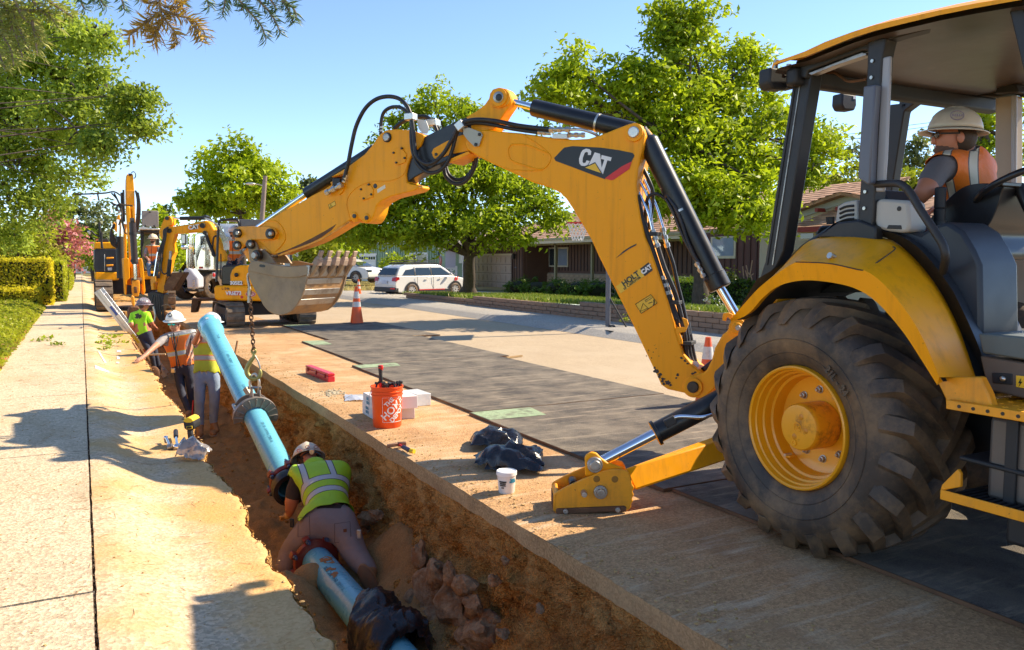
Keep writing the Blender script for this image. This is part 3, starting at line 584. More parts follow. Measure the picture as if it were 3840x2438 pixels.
for i in range(5):
 off=BW/2-.035-(BW-.07)*i/4;w2=.045
 q=['Z1',(1862,965),(1880,900),(1905,850),(1935,850),(1925,880),(1895,930)]
 plate('tooth_adapter',q,BW/2,w2,MUD,parent=bk,bevel=.006,sh=BW/2-off-w2/2)
 t0=BP('Z1',1920,858,BW/2)-BN*(BW/2-off);tp=BP('Z1',1962,742,BW/2)-BN*(BW/2-off);d=(tp-t0).normalized();sd=d.cross(BN).normalized();m=MB()
 A=[t0+BN*.036+sd*.032,t0-BN*.036+sd*.032,t0-BN*.036-sd*.032,t0+BN*.036-sd*.032];B=[t0+d*.06+x_ for x_ in(BN*.034+sd*.026,-BN*.034+sd*.026,-BN*.034-sd*.026,BN*.034-sd*.026)]
 L_=(tp-t0).length;Cc=[t0+d*L_*.6+x_ for x_ in(BN*.022+sd*.014,-BN*.022+sd*.014,-BN*.022-sd*.014,BN*.022-sd*.014)];D_=[tp+x_ for x_ in(BN*.034+sd*.007,-BN*.034+sd*.007,-BN*.034-sd*.007,BN*.034-sd*.007)]
 m.loft(A,B);m.loft(B,Cc);m.loft(Cc,D_);m.build('bucket_tooth',mat('dusty_tooth',(.36,.26,.19),.7,.3,var=.25,dirt=(.5,.38,.26),bmp=.3),bk,bevel=.005)
for off in(0,.23):
 plate('bucket_ear',['Z1',(1390,840),(1375,720),(1380,670),(1410,655),(1440,680),(1460,740),(1510,740),(1560,790),(1600,850),(1500,845)],.13,.03,MUD,sh=off,parent=bk,bevel=.006)
pin(bk,'Z1',1455,782,.034,.17,.06,STL,GREASE,rc=1.6,back=.35)
MB().cyl(BP('Z1',1520,770,.1),BP('Z1',1520,770,-.35),.05,seg=18).build('coupler_tube',MUD,bk,smooth=40)
plate('coupler_web',['Z1',(1500,745),(1560,770),(1640,850),(1520,850)],-.12,.03,MUD,parent=bk,bevel=.004)
plate('coupler_web',['Z1',(1560,760),(1640,790),(1665,860),(1580,862)],-.24,.03,MUD,parent=bk,bevel=.004)
plate('thumb_link',['Z1',(1335,750),(1370,715),(1395,740),(1400,850),(1378,830)],.06,.06,YEL2,bevel=.006)
HC=xp('W1',466,846,3.34);RW=.687;HC.z=.665
WX=3.30
RUB=mat('tyre_rubber',(.052,.036,.025),.6,var=.35,vs=5,dirt=(.28,.165,.075),da=.42,db=.72,ds=3.4,dstr=.85,bmp=.4,bs=60)
tp_=[(.318,.075),(.330,.03),(.345,.01),(.38,-.005),(.44,-.028),(.50,-.035),(.56,-.022),(.60,.012),(.628,.05),(.640,.12),(.646,.26),(.640,.41),(.628,.48),(.60,.52),(.56,.55),(.45,.555),(.34,.53),(.318,.47)]
ty=MB().lathe((WX,HC.y,HC.z),(1,0,0),tp_,96).build('tyre',RUB,bh,smooth=50)
for rr,xx in((.475,-.033),(.40,-.012)):
 MB().lathe((WX,HC.y,HC.z),(1,0,0),[(rr-.003,xx),(rr,xx-.004),(rr+.003,xx)],90).build('sidewall_rib',RUB,ty,smooth=60)
def lug(sgn,ph):
 m=MB();n=12;rings=[]
 for i in range(n+1):
  s=i/n
  if s<.3:
   q=s/.3;r0=.555+.075*q;x=-.026+.07*q;top=.004+.048*q;wd=.070-.006*q;ang=-.10+.07*q
   nr=V((-.9+.6*q,0,0));nrad=.35+.65*q
  else:
   q=(s-.3)/.7;r0=.632+.012*math.sin(q*2);x=.044+.25*q;top=.055;wd=.062-.010*q;ang=-.03+.40*q**1.1;nr=V((-.3*(1-q),0,0));nrad=1
  a_=ph+ang*(1);
  X_=x if sgn>0 else.52-x
  rad=V((0,math.cos(a_),math.sin(a_)));tan=V((0,-math.sin(a_),math.cos(a_)))
  base=V((X_,0,0))+rad*(r0-.006);nv=(rad*nrad+V((nr.x*(1 if sgn>0 else-1),0,0))).normalized()
  dirx=V((1 if sgn>0 else-1,0,0));hw=tan*wd*.5-dirx*wd*.18;hb=tan*wd*.75-dirx*wd*.25
  rings.append([base-hb,base-hw+nv*top,base+hw+nv*top,base+hb])
 vs=[p+V((WX,HC.y,HC.z))for r_ in rings for p in r_];fs=[]
 for i in range(n):
  for j in range(4):fs.append((4*i+j,4*i+(j+1)%4,4*i+4+(j+1)%4,4*i+4+j))
 fs+=[(0,1,2,3),(4*n+3,4*n+2,4*n+1,4*n)]
 m.add(vs,fs);return m
NL=21
for k in range(NL):
 for sgn in(1,-1):
  lug(sgn,2*PI*(k+(.5 if sgn<0 else 0))/NL).build('tread_lug',RUB,ty,bevel=.015,segs=3)
tt=build_text('21L - 24','sidewall_lettering',RUB,ty,(WX-.033,HC.y-.29,HC.z+.29),(0,-.72,-.69),(0,-.69,.72),.052,.003,.002)
RIMY=mat('rim_yellow_paint',(.88,.36,.006),.32,var=.05,dirt=(.45,.16,.02),da=.55,db=.8,ds=3,dstr=.5,bmp=.03,coat=.3)
rp=[(.335,.075),(.333,.02),(.328,.0),(.320,-.004),(.312,.002),(.308,.03),(.300,.035),(.297,.075),(.287,.08),(.283,.125),(.270,.13),(.266,.165),(.262,.20),(.245,.205),(.20,.21),(.165,.213),(.10,.215)]
rim=MB().lathe((WX,HC.y,HC.z),(1,0,0),rp,72).build('rim',RIMY,bh,smooth=32)
hb=MB().lathe((WX,HC.y,HC.z),(1,0,0),[(0,.03),(.09,.03),(.118,.034),(.125,.045),(.127,.06),(.127,.21)],48).build('hub',mat('hub_yellow_paint',(.85,.34,.008),.35,var=.06,dirt=(.20,.05,.01),da=.5,db=.65,ds=7,dstr=.85,bmp=.05),bh,smooth=35)
for a_,r_,s_ in((1.9,.062,.017),(3.35,.055,.015),(5.1,.058,.017)):
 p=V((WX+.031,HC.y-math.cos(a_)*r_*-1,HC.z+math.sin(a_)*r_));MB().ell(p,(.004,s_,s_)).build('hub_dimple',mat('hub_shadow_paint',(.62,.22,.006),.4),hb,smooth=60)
p=V((WX+.03,HC.y+.02,HC.z-.085));MB().lathe(p,(-1,0,0),[(0,.004),(.008,.004),(.008,.008),(.016,.008),(.018,0)],16).build('drain_plug',RIMY,hb,smooth=30)
MB().lathe((WX+.03,HC.y+.005,HC.z+.0),(-1,0,0),[(.022,0),(.022,.003),(.026,.003),(.026,0)],24).build('cast_emblem_ring',RIMY,hb,smooth=30)
build_text('CAT','cast_emblem',RIMY,hb,(WX+.029,HC.y+.005,HC.z),(0,-1,0),(0,0,1),.022,.003,.001)
for k in range(10):
 a_=2*PI*(k+.35)/10;c=V((WX+.213,HC.y+math.cos(a_)*.188,HC.z+math.sin(a_)*.188))
 n_=MB().lathe(c,(-1,0,0),[(0,.034),(.007,.034),(.009,.030),(.009,.022)],12).lathe(c,(-1,0,0),[(.009,.024),(.016,.022),(.017,.006)],6).lathe(c,(-1,0,0),[(.017,.006),(.022,.005),(.022,0)],18).build('wheel_nut',STL,rim,smooth=25)
vv=V((WX+.15,HC.y+.15,HC.z-.19));MB().cyl(vv,vv+V((-.05,.0,.0)),.008,seg=10).build('valve_stem',ZINC,rim,smooth=40)
MB().box(vv+V((0,.01,-.012)),(.05,.045,.012)).build('valve_guard',RIMY,rim,bevel=.004)
MB().cyl((3.6,HC.y,HC.z),(5.2,HC.y,HC.z),.13,seg=20).build('rear_axle',BLKM,bh,smooth=30)
fw=MB().lathe((5.0,HC.y,HC.z),(1,0,0),tp_,40).build('tyre',RUB,bh,smooth=50)
fc=V((3.55,.85,.46))
for X_ in(3.55,4.95):
 pf=[(r_*.68,x_*.62)for r_,x_ in tp_];MB().lathe((X_,.85,.46),(1,0,0),pf,40).build('tyre',RUB,bh,smooth=50)
def pl(key,pts,X):return[xp(key,x,y,X)for x,y in pts]
N9=40
def resample(P,n=N9):
 P=smooth_path(P,6);L=[0]
 for i in range(1,len(P)):L.append(L[-1]+(P[i]-P[i-1]).length)
 out=[];j=0
 for k in range(n):
  d=L[-1]*k/(n-1)
  while j<len(L)-2 and L[j+1]<d:j+=1
  t=(d-L[j])/max(1e-9,L[j+1]-L[j]);out.append(P[j].lerp(P[j+1],t))
 return out
A=resample(pl('W1',[(165,362),(240,328),(300,262),(360,212),(430,186),(520,178),(650,195),(740,226),(820,285),(920,400),(1000,520),(1075,640)],3.27))
Bc=resample(pl('W1',[(163,352),(230,275),(310,193),(450,98),(530,97),(650,112),(760,137),(850,205),(950,330),(1020,450),(1085,606)],3.25))
C1=resample(pl('W1',[(172,346),(250,262),(335,180),(466,48),(560,0),(700,-6),(820,8),(885,38),(1000,150),(1110,310),(1235,604)],3.50))
C2=resample(pl('W1',[(180,344),(262,255),(350,165),(485,22),(575,-20),(711,-24),(830,-10),(900,14),(1015,125),(1125,290),(1266,604)],3.66))
m=MB()
In=[V((3.95,p.y,p.z+.01))for p in A];Lp=[V((3.31,p.y,p.z+.012))for p in A]
rows=[Lp,A,Bc,C1,C2];vs=[p for r_ in rows for p in r_];fs=[]
for q in range(len(rows)-1):
 for i in range(N9-1):fs.append((q*N9+i,q*N9+i+1,(q+1)*N9+i+1,(q+1)*N9+i))
m.add(vs,fs)
fd=m.build('fender',YEL,bh,smooth=28)
m=MB();C3=[V((4.15,p.y,p.z))for p in C2];inn=[V((4.15,p.y,p.z))for p in A]
vs=In+Lp;fs=[(i,i+1,N9+i+1,N9+i)for i in range(N9-1)];m.add(vs,fs)
m.add([V((p.x,p.y,p.z+.02))for p in In]+[V((3.95,p.y,max(p.z+.05,q_.z)))for p,q_ in zip(In,C2)],fs)
m.build('fender_liner',BLKM,fd,smooth=40)
MB().tube(smooth_path([xp('W1',x,y,X_)for x,y,X_ in((452,97,3.248),(600,104,3.248),(740,133,3.248),(770,125,3.30),(830,85,3.37),(888,42,3.46),(880,30,3.50))],6),.003,6).build('hatch_seam',BLKM,fd)
p=xp('W1',607,73,3.295);MB().cyl(p+V((.02,0,-.004)),p+V((-.012,0,.006)),.016,seg=18).build('hatch_lock',ZINC,fd,smooth=30)
m=MB();m.prism(pl('W1',[(175,355),(300,262),(335,245),(370,262),(350,320),(240,345)],3.40),(.25,0,0));m.build('fender_bracket',YEL2,fd,bevel=.005)
m=MB();m.prism(pl('W1',[(320,325),(350,300),(460,205),(640,190),(760,230),(560,235),(420,290),(390,345)],3.7),(.3,0,0));m.build('inner_fender',BLKM,fd,bevel=.005)
KP=Plane((4.05,4.9,0),(-.803,-.595,0))
plate('swing_casting',['Z3',(800,1440),(850,1395),(885,1390),(905,1370),(930,1320),(945,1260),(985,1190),(1010,1170),(1030,1130),(1060,1112),(1110,1110),(1180,1115),(1200,1140),(1150,1180),(1090,1210),(1065,1240),(1060,1300),(1000,1350),(985,1420),(940,1475),(890,1520),(850,1520),(810,1500)],.17,.05,YEL,bevel=.012)
plate('swing_casting',['Z3',(800,1440),(850,1395),(885,1390),(905,1370),(930,1320),(945,1260),(985,1190),(1010,1170),(1030,1130),(1060,1112),(1110,1110),(1180,1115),(1300,1140),(1350,1180),(1200,1400),(1100,1500),(940,1490),(890,1520),(850,1520),(810,1500)],-.13,.05,YEL,bevel=.012)
pin(bh,'Z3',835,1460,.045,.17,.035,GREASE,YEL,rc=1.6);pin(bh,'Z3',1068,1153,.045,.17,.05,YEL,YEL,rc=1.5);pin(bh,'Z3',1068,1153,.02,.22,.02,STL,None)
plate('rod_hook',['Z3',(986,1090),(990,1078),(1015,1075),(1040,1085),(1030,1112),(1010,1095),(1000,1118),(985,1115)],.1,.03,YEL,bevel=.003)
hose(['Z3',(885,1370,.05),(960,1310,-.05),(1040,1240,-.1),(1110,1150,-.1),(1160,1110,-.05)],.02)
MB().bb((4.15,3.75,.40),(4.9,4.35,.85)).build('rear_frame',YEL,bh,bevel=.02)
MB().bb((3.95,1.2,.55),(4.9,3.8,1.15)).build('chassis',BLKM,bh,bevel=.02)
SPX=Plane((2.82,0,0),(-.35,-.94,0));SPX=Plane(gp('G1',850,1270),(-.47+.0,-.88,0))
st=plate('stabilizer_foot',['G1',(470,1090),(490,1065),(600,1005),(720,950),(850,895),(960,850),(1060,828),(1150,830),(1215,850),(1240,890),(1255,940),(1262,985),(1282,1010),(1262,1050),(1278,1090),(1258,1125),(1270,1150),(1250,1180),(1250,1215),(1210,1250),(1180,1245),(500,1275),(468,1245)],.0,.02,YEL2,plane=SPX,bevel=.006)
plate('foot_plate',['G1',(470,1090),(490,1065),(600,1005),(720,950),(850,895),(960,850),(1060,828),(1150,830),(1215,850),(1240,890),(1255,940),(1262,1215),(1180,1245),(500,1275),(468,1245)],.0,.02,YEL2,parent=st,plane=SPX,bevel=.006,sh=.24)
plate('foot_nose',['G1',(468,1250),(472,1090),(505,1062),(530,1070),(500,1110),(500,1250)],-.0,.22,YEL2,parent=st,plane=SPX,bevel=.006)
plate('rubber_pad',['G1',(500,1228),(1180,1200),(1205,1215),(1200,1255),(960,1262),(800,1272),(510,1288),(492,1262)],.015,.25,RUST,parent=st,plane=SPX,bevel=.006)
for i in range(6):
 plate('pad_blade',['G1',(462,1240),(462,1110),(478,1110),(478,1240)],0,.016,RUST,sh=.03+.033*i,parent=st,plane=SPX,bevel=.002)
for x,y,r_ in((940,1055,.040),(772,1060,.026)):
 pin(st,'G1',x,y,r_*.7,.0,.04 if r_>.03 else.06,STL,STL if r_>.03 else None,rc=1.5,plane=SPX,back=.2)
for x,y in((592,1250),(1115,1235)):pin(st,'G1',x,y,.016,.015,.014,STL,None,plane=SPX,name='bolt')
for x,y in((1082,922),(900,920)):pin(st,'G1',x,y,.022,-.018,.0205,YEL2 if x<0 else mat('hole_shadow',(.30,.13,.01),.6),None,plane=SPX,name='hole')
pin(st,'G1',660,945,.026,-.2,.08,GREASE,None,plane=SPX)
arm=MB().loft([SPX('G1',800,940,-.035),SPX('G1',800,960,-.17),SPX('G1',850,1090,-.17),SPX('G1',850,1090,-.035)],[SPX('G1',1190,822,-.035),SPX('G1',1190,830,-.17),SPX('G1',1290,1040,-.17),SPX('G1',1290,1040,-.035)])
EA=V((3.62,4.45,.48));
e0=hit('G1',2060,560,V((1,0,0)),3.62);e1=hit('G1',2130,760,V((1,0,0)),3.62)
wy=V((0,.13,0))
ea=(e0-SPX('G1',1190,822,-.035))*.6;arm.loft([SPX('G1',1190,822,-.035),SPX('G1',1190,830,-.17),SPX('G1',1290,1040,-.17),SPX('G1',1290,1040,-.035)],[e0+ea,e0+wy+ea,e1+wy+ea,e1+ea])
arm.build('stabilizer_arm',YEL,bh,bevel=.012)
for off in(-.03,-.15):
 plate('arm_clevis',['G1',(790,900),(790,800),(785,720),(800,690),(850,660),(900,668),(950,720),(1010,762),(1100,795),(1180,822),(1050,840),(900,890)],off,.035,YEL,plane=SPX,bevel=.008)
pin(bh,'G1',885,785,.034,.0,.03,STL,STL,rc=1.4,plane=SPX,back=.15)
ra=SPX('G1',800,790,-.1);ra=SPX('G1',885,785,-.1);rb=hit('G1',1500,465,V((-.47,-.88,0)),V((-.47,-.88,0)).dot(SPX.p)-.10);rc=hit('G1',2090,160,V((-.47,-.88,0)),V((-.47,-.88,0)).dot(SPX.p)-.10)
rod=MB().cyl(ra,rb,.033,seg=28).build('stabilizer_rod',CHR,bh,smooth=30)
d=(rc-rb).normalized()
MB().lathe(rb-d*.01,d,[(.034,0),(.082,0),(.082,.02),(.066,.022),(.066,1.1)],32).build('stabilizer_cylinder',BLK,bh,smooth=30)
MB().lathe(rb-d*.012,d,[(.034,0),(.08,0),(.08,.006)],32).build('cylinder_end_ring',YEL,bh,smooth=30)
MB().lathe(ra-SPX.n*.05,SPX.n,[(.05,0),(.05,.1)],24).build('rod_eye',STL,bh,smooth=30)
o_=SPX.n*.05
MB().tube(smooth_path([SPX('G1',x,y,-.01)for x,y in((1640,330),(1700,305),(1780,300),(1960,305),(2100,270))],5),.012,10).build('steel_pipe',CHR,bh,smooth=60)
MB().box(SPX('G1',1640,350,-.01),(.07,.04,.05),basis(d)).build('port_block',BLKM,bh,bevel=.006)
X1=3.58
CABD=mat('cab_frame_black',(.020,.018,.017),.5,var=.15,dirt=(.07,.05,.04),da=.5,db=.85,dstr=.6,bmp=.03)
TAN=mat('cab_tan_trim',(.40,.31,.22),.55,var=.06,dirt=(.25,.16,.1),dstr=.4)
GRY=mat('cab_grey_plastic',(.03,.033,.04),.45,var=.08,bmp=.06,bs=200)
def zx(key,pts,X,th,name,mt,par=bh,bevel=.008,**k):
 return MB().prism(pl(key,pts,X),(th,0,0)).build(name,mt,par,bevel=bevel,**k)
zx('Z4',[(285,345),(345,335),(372,420),(210,1440),(170,1529),(60,1640),(105,1500)],X1+.05,.09,'cab_post',CABD)
zx('Z4',[(296,350),(300,350),(118,1520),(112,1520)],X1+.045,.005,'post_groove',BLKM,bevel=0)
zx('Z4',[(322,350),(326,350),(150,1520),(144,1520)],X1+.045,.005,'post_groove',STL,bevel=0)
zx('Z4',[(692,230),(800,215),(775,330),(725,1250),(710,1360),(636,1360),(640,1240),(690,380)],X1,.09,'cab_post',CABD)
zx('Z4',[(775,330),(824,320),(800,900),(785,1100),(735,1100),(750,700)],X1+.01,.02,'door_frame',mat('door_frame_grey',(.38,.36,.35),.4,var=.05))
zx('Z4',[(668,495),(738,485),(720,720),(705,1055),(690,1058),(635,1020),(655,700)],X1-.05,.05,'door_cushion',mat('latch_cover',(.12,.12,.14),.35))
for y in(350,445,1100,1195):p=xp('Z4',722-(y-350)*.055,y,X1-.002);MB().cyl(p,p+V((-.006,0,0)),.009,seg=12).build('bolt',ZINC,bh,smooth=40)
zx('Z4',[(280,350),(330,332),(500,262),(730,180),(1000,100),(1590,-60),(1590,30),(1100,150),(860,215),(800,235),(790,300),(700,300),(690,290),(660,290),(500,350),(350,408),(340,450),(280,440)],X1+.02,.08,'roof_rail',CABD)
rl=[(350,420),(500,362),(660,300),(684,305),(684,318),(500,380),(370,432)]
zx('Z4',rl,X1+.03,.05,'rail_flange',STL,bevel=.003)
top=[(145,382),(150,365),(175,350),(250,325),(330,296),(450,240),(600,185),(730,145),(900,105),(1100,60),(1300,22),(1560,-22),(1800,-60)]
low=[(148,395),(160,372),(185,362),(250,345),(335,325),(450,280),(600,220),(730,178),(900,136),(1100,88),(1300,48),(1560,2),(1800,-40)]
To=pl('Z4',top,3.50);Lo=pl('Z4',low,3.50);m=MB();n=len(To)
vs=[]
for i in range(n):
 vs+=[Lo[i],To[i],To[i]+V((.14,0,.05)),V((4.5,To[i].y,To[i].z+.12)),V((5.35,To[i].y,To[i].z+.05)),V((5.5,Lo[i].y,Lo[i].z)),]
m.add(vs,[(6*i+j,6*i+j+1,6*i+7+j,6*i+6+j)for i in range(n-1)for j in range(5)]);m.build('roof',YEL,bh,smooth=50)
m=MB();LINR=mat('headliner',(.075,.055,.045),.35,var=.25,vs=2,bmp=.15,dirt=(.16,.12,.1),bs=8)
def rf(a_,b_):
 i=min(n-2,int(b_*(n-1)));t=b_*(n-1)-i;p=Lo[i].lerp(Lo[i+1],t)
 return V((3.52+1.95*a_,p.y-.0,p.z-.02-.02*math.sin(PI*a_)))
m.surf(rf,8,24);m.build('headliner',LINR,bh,smooth=60)
m=MB();m.surf(lambda a_,b_:rf(a_,b_)+V((0,0,-.10-.05*math.sin(PI*a_)))if.04<a_<.96 else rf(a_,b_),24,24)
yb=To[0].y;zb=Lo[1].z
MB().bb((3.56,yb-.12,zb-.12),(5.45,yb-.04,zb-.02)).build('rear_header',BLKM,bh,bevel=.02)
for(k,x,y,X_,s_)in(('Z4',190,448,3.58,1),('Z4',372,520,4.1,.75),('Z4',590,582,4.75,.95),('Z4',262,470,3.75,.6)):
 c=xp(k,x,y,X_);lp=MB().prism([c+V((dx*s_,0,dz*s_))for dx,dz in((-.075,.055),(.075,.055),(.08,-.02),(.06,-.06),(-.05,-.065),(-.08,-.03))],(0,.09,0)).build('work_light',BLKM,bh,bevel=.012)
 MB().beam(c+V((0,.04,.05)),c+V((0,.03,.11)),.02,.02).build('light_bracket',STL,bh)
 MB().bb(c+V((.035,-.002,.02)),c+V((.06,.0,.04))).build('light_label',WHT,lp)
hose([],.01)if 0 else MB().tube(smooth_path([xp('Z4',x,y,3.8)for x,y in((440,420),(500,415),(540,440),(580,465),(640,462),(680,455))],5),.008,8).build('roof_wire',RUST,bh,smooth=60)
zx('Z4',[(820,600),(920,590),(900,650),(830,1100),(800,1120),(790,1100)],5.2,.08,'cab_post',CABD)
zx('Z4',[(880,520),(1560,500),(1590,560),(1520,540),(1430,560),(1300,545),(980,580),(900,640),(870,610)],5.2,.08,'far_roof_rail',CABD)
zx('Z4',[(1425,560),(1530,545),(1530,900),(1525,1360),(1420,1340),(1422,900)],5.15,.1,'cab_post',TAN)
zx('Z4',[(1512,545),(1545,545),(1540,1380),(1515,1380)],5.13,.02,'door_frame',mat('door_frame_grey',(.38,.36,.35),.4))
zx('Z4',[(1380,1350),(1520,1340),(1620,1400),(1620,2200),(1350,2200)],5.1,.06,'far_cab_wall',TAN)
zx('Z4',[(1440,480),(1540,480),(1560,530),(1420,540)],5.1,.1,'rail_joint',CABD)
zx('Z4',[(1515,1180),(1590,1180),(1590,1205),(1515,1205)],4.9,.03,'far_grab_rail',CABD)
m=MB();D1=[p+V((-.004,0,.004))for p in C2]
D2=resample(pl('Z4',[(60,1600),(260,1480),(420,1350),(480,1300),(520,1270),(620,1255),(720,1310),(850,1340),(960,1400),(1060,1500),(1150,1620),(1200,1700),(1320,1960),(1400,2190)],3.60))
m.add(D1+D2,[(i,i+1,N9+i+1,N9+i)for i in range(N9-1)]);m.build('fender_seal',CABD,bh,smooth=40)
D3=[V((4.0,p.y,p.z-.02))for p in D2];MB().add(D2+D3,[(i,i+1,N9+i+1,N9+i)for i in range(N9-1)]).build('console_top',GRY,bh,smooth=40)
zx('Z4',[(720,1310),(740,1080),(790,1120),(860,1290),(1000,1340),(1060,1300),(1150,1270),(1240,1330),(1300,1430),(1340,1520),(1350,2200),(1320,2250),(1180,1750),(1060,1510),(950,1400),(850,1345)],3.66,.3,'side_console',GRY,bevel=.03)
ar=zx('Z4',[(730,1270),(735,1160),(760,1140),(900,1150),(925,1160),(935,1290),(925,1330),(880,1335),(800,1325),(745,1310)],3.60,.14,'armrest_box',mat('beige_plastic',(.46,.42,.36),.5,var=.04),bevel=.015)
zx('Z4',[(812,1290),(885,1292),(888,1316),(800,1312)],3.597,.01,'armrest_recess',BLKM,ar,bevel=.003)
p=xp('Z4',873,1197,3.597);MB().cyl(p,p+V((.01,0,0)),.012,seg=14).build('armrest_hole',BLKM,ar)
zx('Z4',[(520,1180),(560,1160),(632,1145),(640,1260),(600,1268),(520,1290),(500,1320),(512,1230)],3.75,.1,'vent_housing',mat('beige_plastic',(.46,.42,.36),.5,var=.04),bevel=.015)
for i in range(4):
 MB().tube(smooth_path([xp('Z4',x,y+i*25,3.748)for x,y in((535,1200),(570,1185),(615,1180))],4),.007,8).build('vent_slot',BLKM,bh)
zx('Z4',[(400,1360),(470,1310),(520,1275),(640,1262),(740,1300),(740,1380),(600,1375),(480,1365)],3.56,.06,'rear_console',CABD,bevel=.01)
for i,x in enumerate((472,490)):
 MB().cyl(xp('Z4',x,1285,3.85),xp('Z4',x-2,1245,3.85),.014,.017,seg=10).build('control_lever',BLKM,bh,smooth=40)
for i in range(4):
 MB().lathe(xp('Z4',468-i*8,1305+i*12,3.82),(0,0,1),[(.05,0),(.035,.012),(.0,.014)],16).build('lever_boot',BLKM,bh,smooth=60)
MB().tube(smooth_path([xp('Z4',x,y,X_)for x,y,X_ in((740,1058,3.60),(840,1052,3.55),(890,1060,3.53),(940,1110,3.53),(1000,1210,3.53),(1080,1330,3.53),(1128,1410,3.53),(1140,1480,3.54),(1125,1560,3.60))],6),.019,14).build('grab_rail',CABD,bh,smooth=60)
SEAT=mat('vinyl_seat',(.018,.017,.018),.32,var=.15,bmp=.1)
sx0=4.12
m=MB();bk_=[(1165,1130),(1230,1080),(1300,1056),(1400,1052),(1470,1065),(1460,1110),(1440,1180),(1400,1270),(1350,1350),(1385,1440),(1370,1490),(1330,1480),(1200,1440),(1080,1380),(1040,1280),(1100,1200)]
m.prism(smooth_path(pl('Z4',bk_,sx0),4,True),(.48,0,0));m.build('seat',SEAT,bh,bevel=.06,segs=4)
MB().bb((4.1,2.35,.95),(4.65,2.85,1.12)).build('seat_base',SEAT,bh,bevel=.04)
c=xp('Z4',1110,1130,3.95);MB().cyl(c+V((0,0,-.22)),c+V((0,0,-.06)),.02,.03,seg=12).cyl(c+V((0,0,-.06)),c+V((0,0,.05)),.028,seg=12).build('joystick',BLKM,bh,smooth=40,bevel=.006)
for i in range(6):MB().lathe(c+V((0,0,-.24+i*.02)),(0,0,1),[(.034,0),(.042-.002*i,.01),(.034,.02)],16).build('joystick_boot',BLKM,bh,smooth=60)
c=xp('Z4',1560,1065,4.25);axs=V((.0,.45,.89)).normalized();u=V((1,0,0));w2=axs.cross(u)
MB().tube([c+(u*math.cos(a_)+w2*math.sin(a_))*.2 for a_ in[2*PI*k/32 for k in range(32)]],.017,10,closed=True).build('steering_wheel',SEAT,bh,smooth=60)
MB().beam(c-u*.18,c+u*.18,.05,.02).cyl(c,c-axs*.5,.03,seg=12).build('steering_column',SEAT,bh,bevel=.004)
c=xp('Z4',1455,1480,4.4);MB().tube(smooth_path([c,c+V((0,0,-.1)),c+V((0,-.05,-.3)),c+V((0,-.18,-.45))],5),.016,10).tube([c+V((-.05,0,.01)),c+V((.05,-.02,.01))],.018,8).build('gear_lever',SEAT,bh,smooth=60)
MB().bb((4.95,1.6,.75),(5.1,2.4,.95)).build('far_toolbox',flat('red_paint',(.45,.03,.02),.4),bh,bevel=.01)
zx('W1',[(1255,412),(1330,415),(1600,440),(1600,560),(1458,530),(1275,500)],3.5,.6,'cab_floor',mat('dusty_green_grey',(.10,.12,.115),.45,var=.1))
bx1=zx('W1',[(1262,510),(1458,540),(1600,565),(1600,740),(1458,700),(1310,665),(1282,600)],3.52,.5,'side_box',mat('dusty_brown_panel',(.13,.095,.07),.5,var=.15,dirt=(.25,.17,.1)))
zx('W1',[(1315,585),(1405,590),(1405,640),(1318,632)],3.515,.02,'socket',BLKM,bx1,bevel=.004)
p=xp('W1',1365,612,3.51);MB().ell(p,(.01,.014,.012)).build('socket_knob',ZINC,bx1,smooth=60)
zx('W1',[(1423,598),(1500,603),(1500,660),(1423,648)],3.512,.004,'fuse_decal',YSTK,bx1,bevel=0)
q=pl('W1',[(1445,610),(1432,632),(1440,632),(1434,648),(1450,625),(1441,625)],3.509);MB().prism(q,(.002,0,0)).build('fuse_mark',BLACKSTK,bx1)
def stepp(p0,p1,p2,p3,hh,name,wdt):
 A_=[xp('W1',*q_,3.30)for q_ in(p0,p1)];m=MB()
 o_=MB().bb((3.30,-.2,0),(3.3+wdt,A_[0].y,0));
s0=xp('W1',1115,705,3.30);s1=xp('W1',1115,745,3.30)
up_=MB().bb((3.30,.6,s1.z),(3.306,s0.y,s0.z)).bb((3.306,.6,s0.z-.006),(3.75,s0.y,s0.z)).build('upper_step',YEL2,bh,bevel=.003)
for i in range(16):
 p=V((3.298,s0.y-.06-i*.062,(s0.z+s1.z)/2));MB().cyl(p,p+V((.003,0,0)),.008,seg=12).build('step_hole',GREASE,up_)
m=MB()
for i in range(22):
 for j in range(5):m.lathe((3.35+j*.07,s0.y-.04-i*.062,s0.z),(0,0,1),[(.014,0),(.010,.004),(.006,.004)],8)
m.build('tread_dimples',YEL2,up_,smooth=60,kind='stuff')
zx('W1',[(1065,606),(1262,604),(1300,680),(1320,745),(1113,745),(1110,700)],3.34,.05,'step_panel',YEL2)
MB().bb((3.42,.6,s1.z-.38),(3.9,s0.y-.12,s1.z-.02)).build('fuel_tank',mat('dusty_tank',(.12,.10,.085),.42,.2,var=.2,vs=2,dirt=(.22,.15,.09),bmp=.03),bh,bevel=.02)
for i in range(2):MB().bb((3.405,s0.y-.25-i*.9,s1.z-.38),(3.42,s0.y-.2-i*.9,s1.z-.02)).build('tank_strap',BLKM,bh,bevel=.004)
zx('W1',[(1170,950),(1600,1060),(1600,1085),(1170,970)],3.40,.5,'tank_skirt',BLKM)
l0=xp('W1',1088,1100,3.30);l1=xp('W1',1090,1145,3.30)
lo_=MB().bb((3.30,.6,l1.z),(3.31,l0.y,l0.z)).bb((3.31,.6,l1.z),(3.62,l0.y,l1.z+.01)).build('lower_step',YEL2,bh,bevel=.004)
zx('W1',[(1087,1110),(1095,1080),(1165,1010),(1178,1030),(1178,1090),(1120,1100)],3.31,.02,'step_end',YEL2,lo_,bevel=.004)
m=MB()
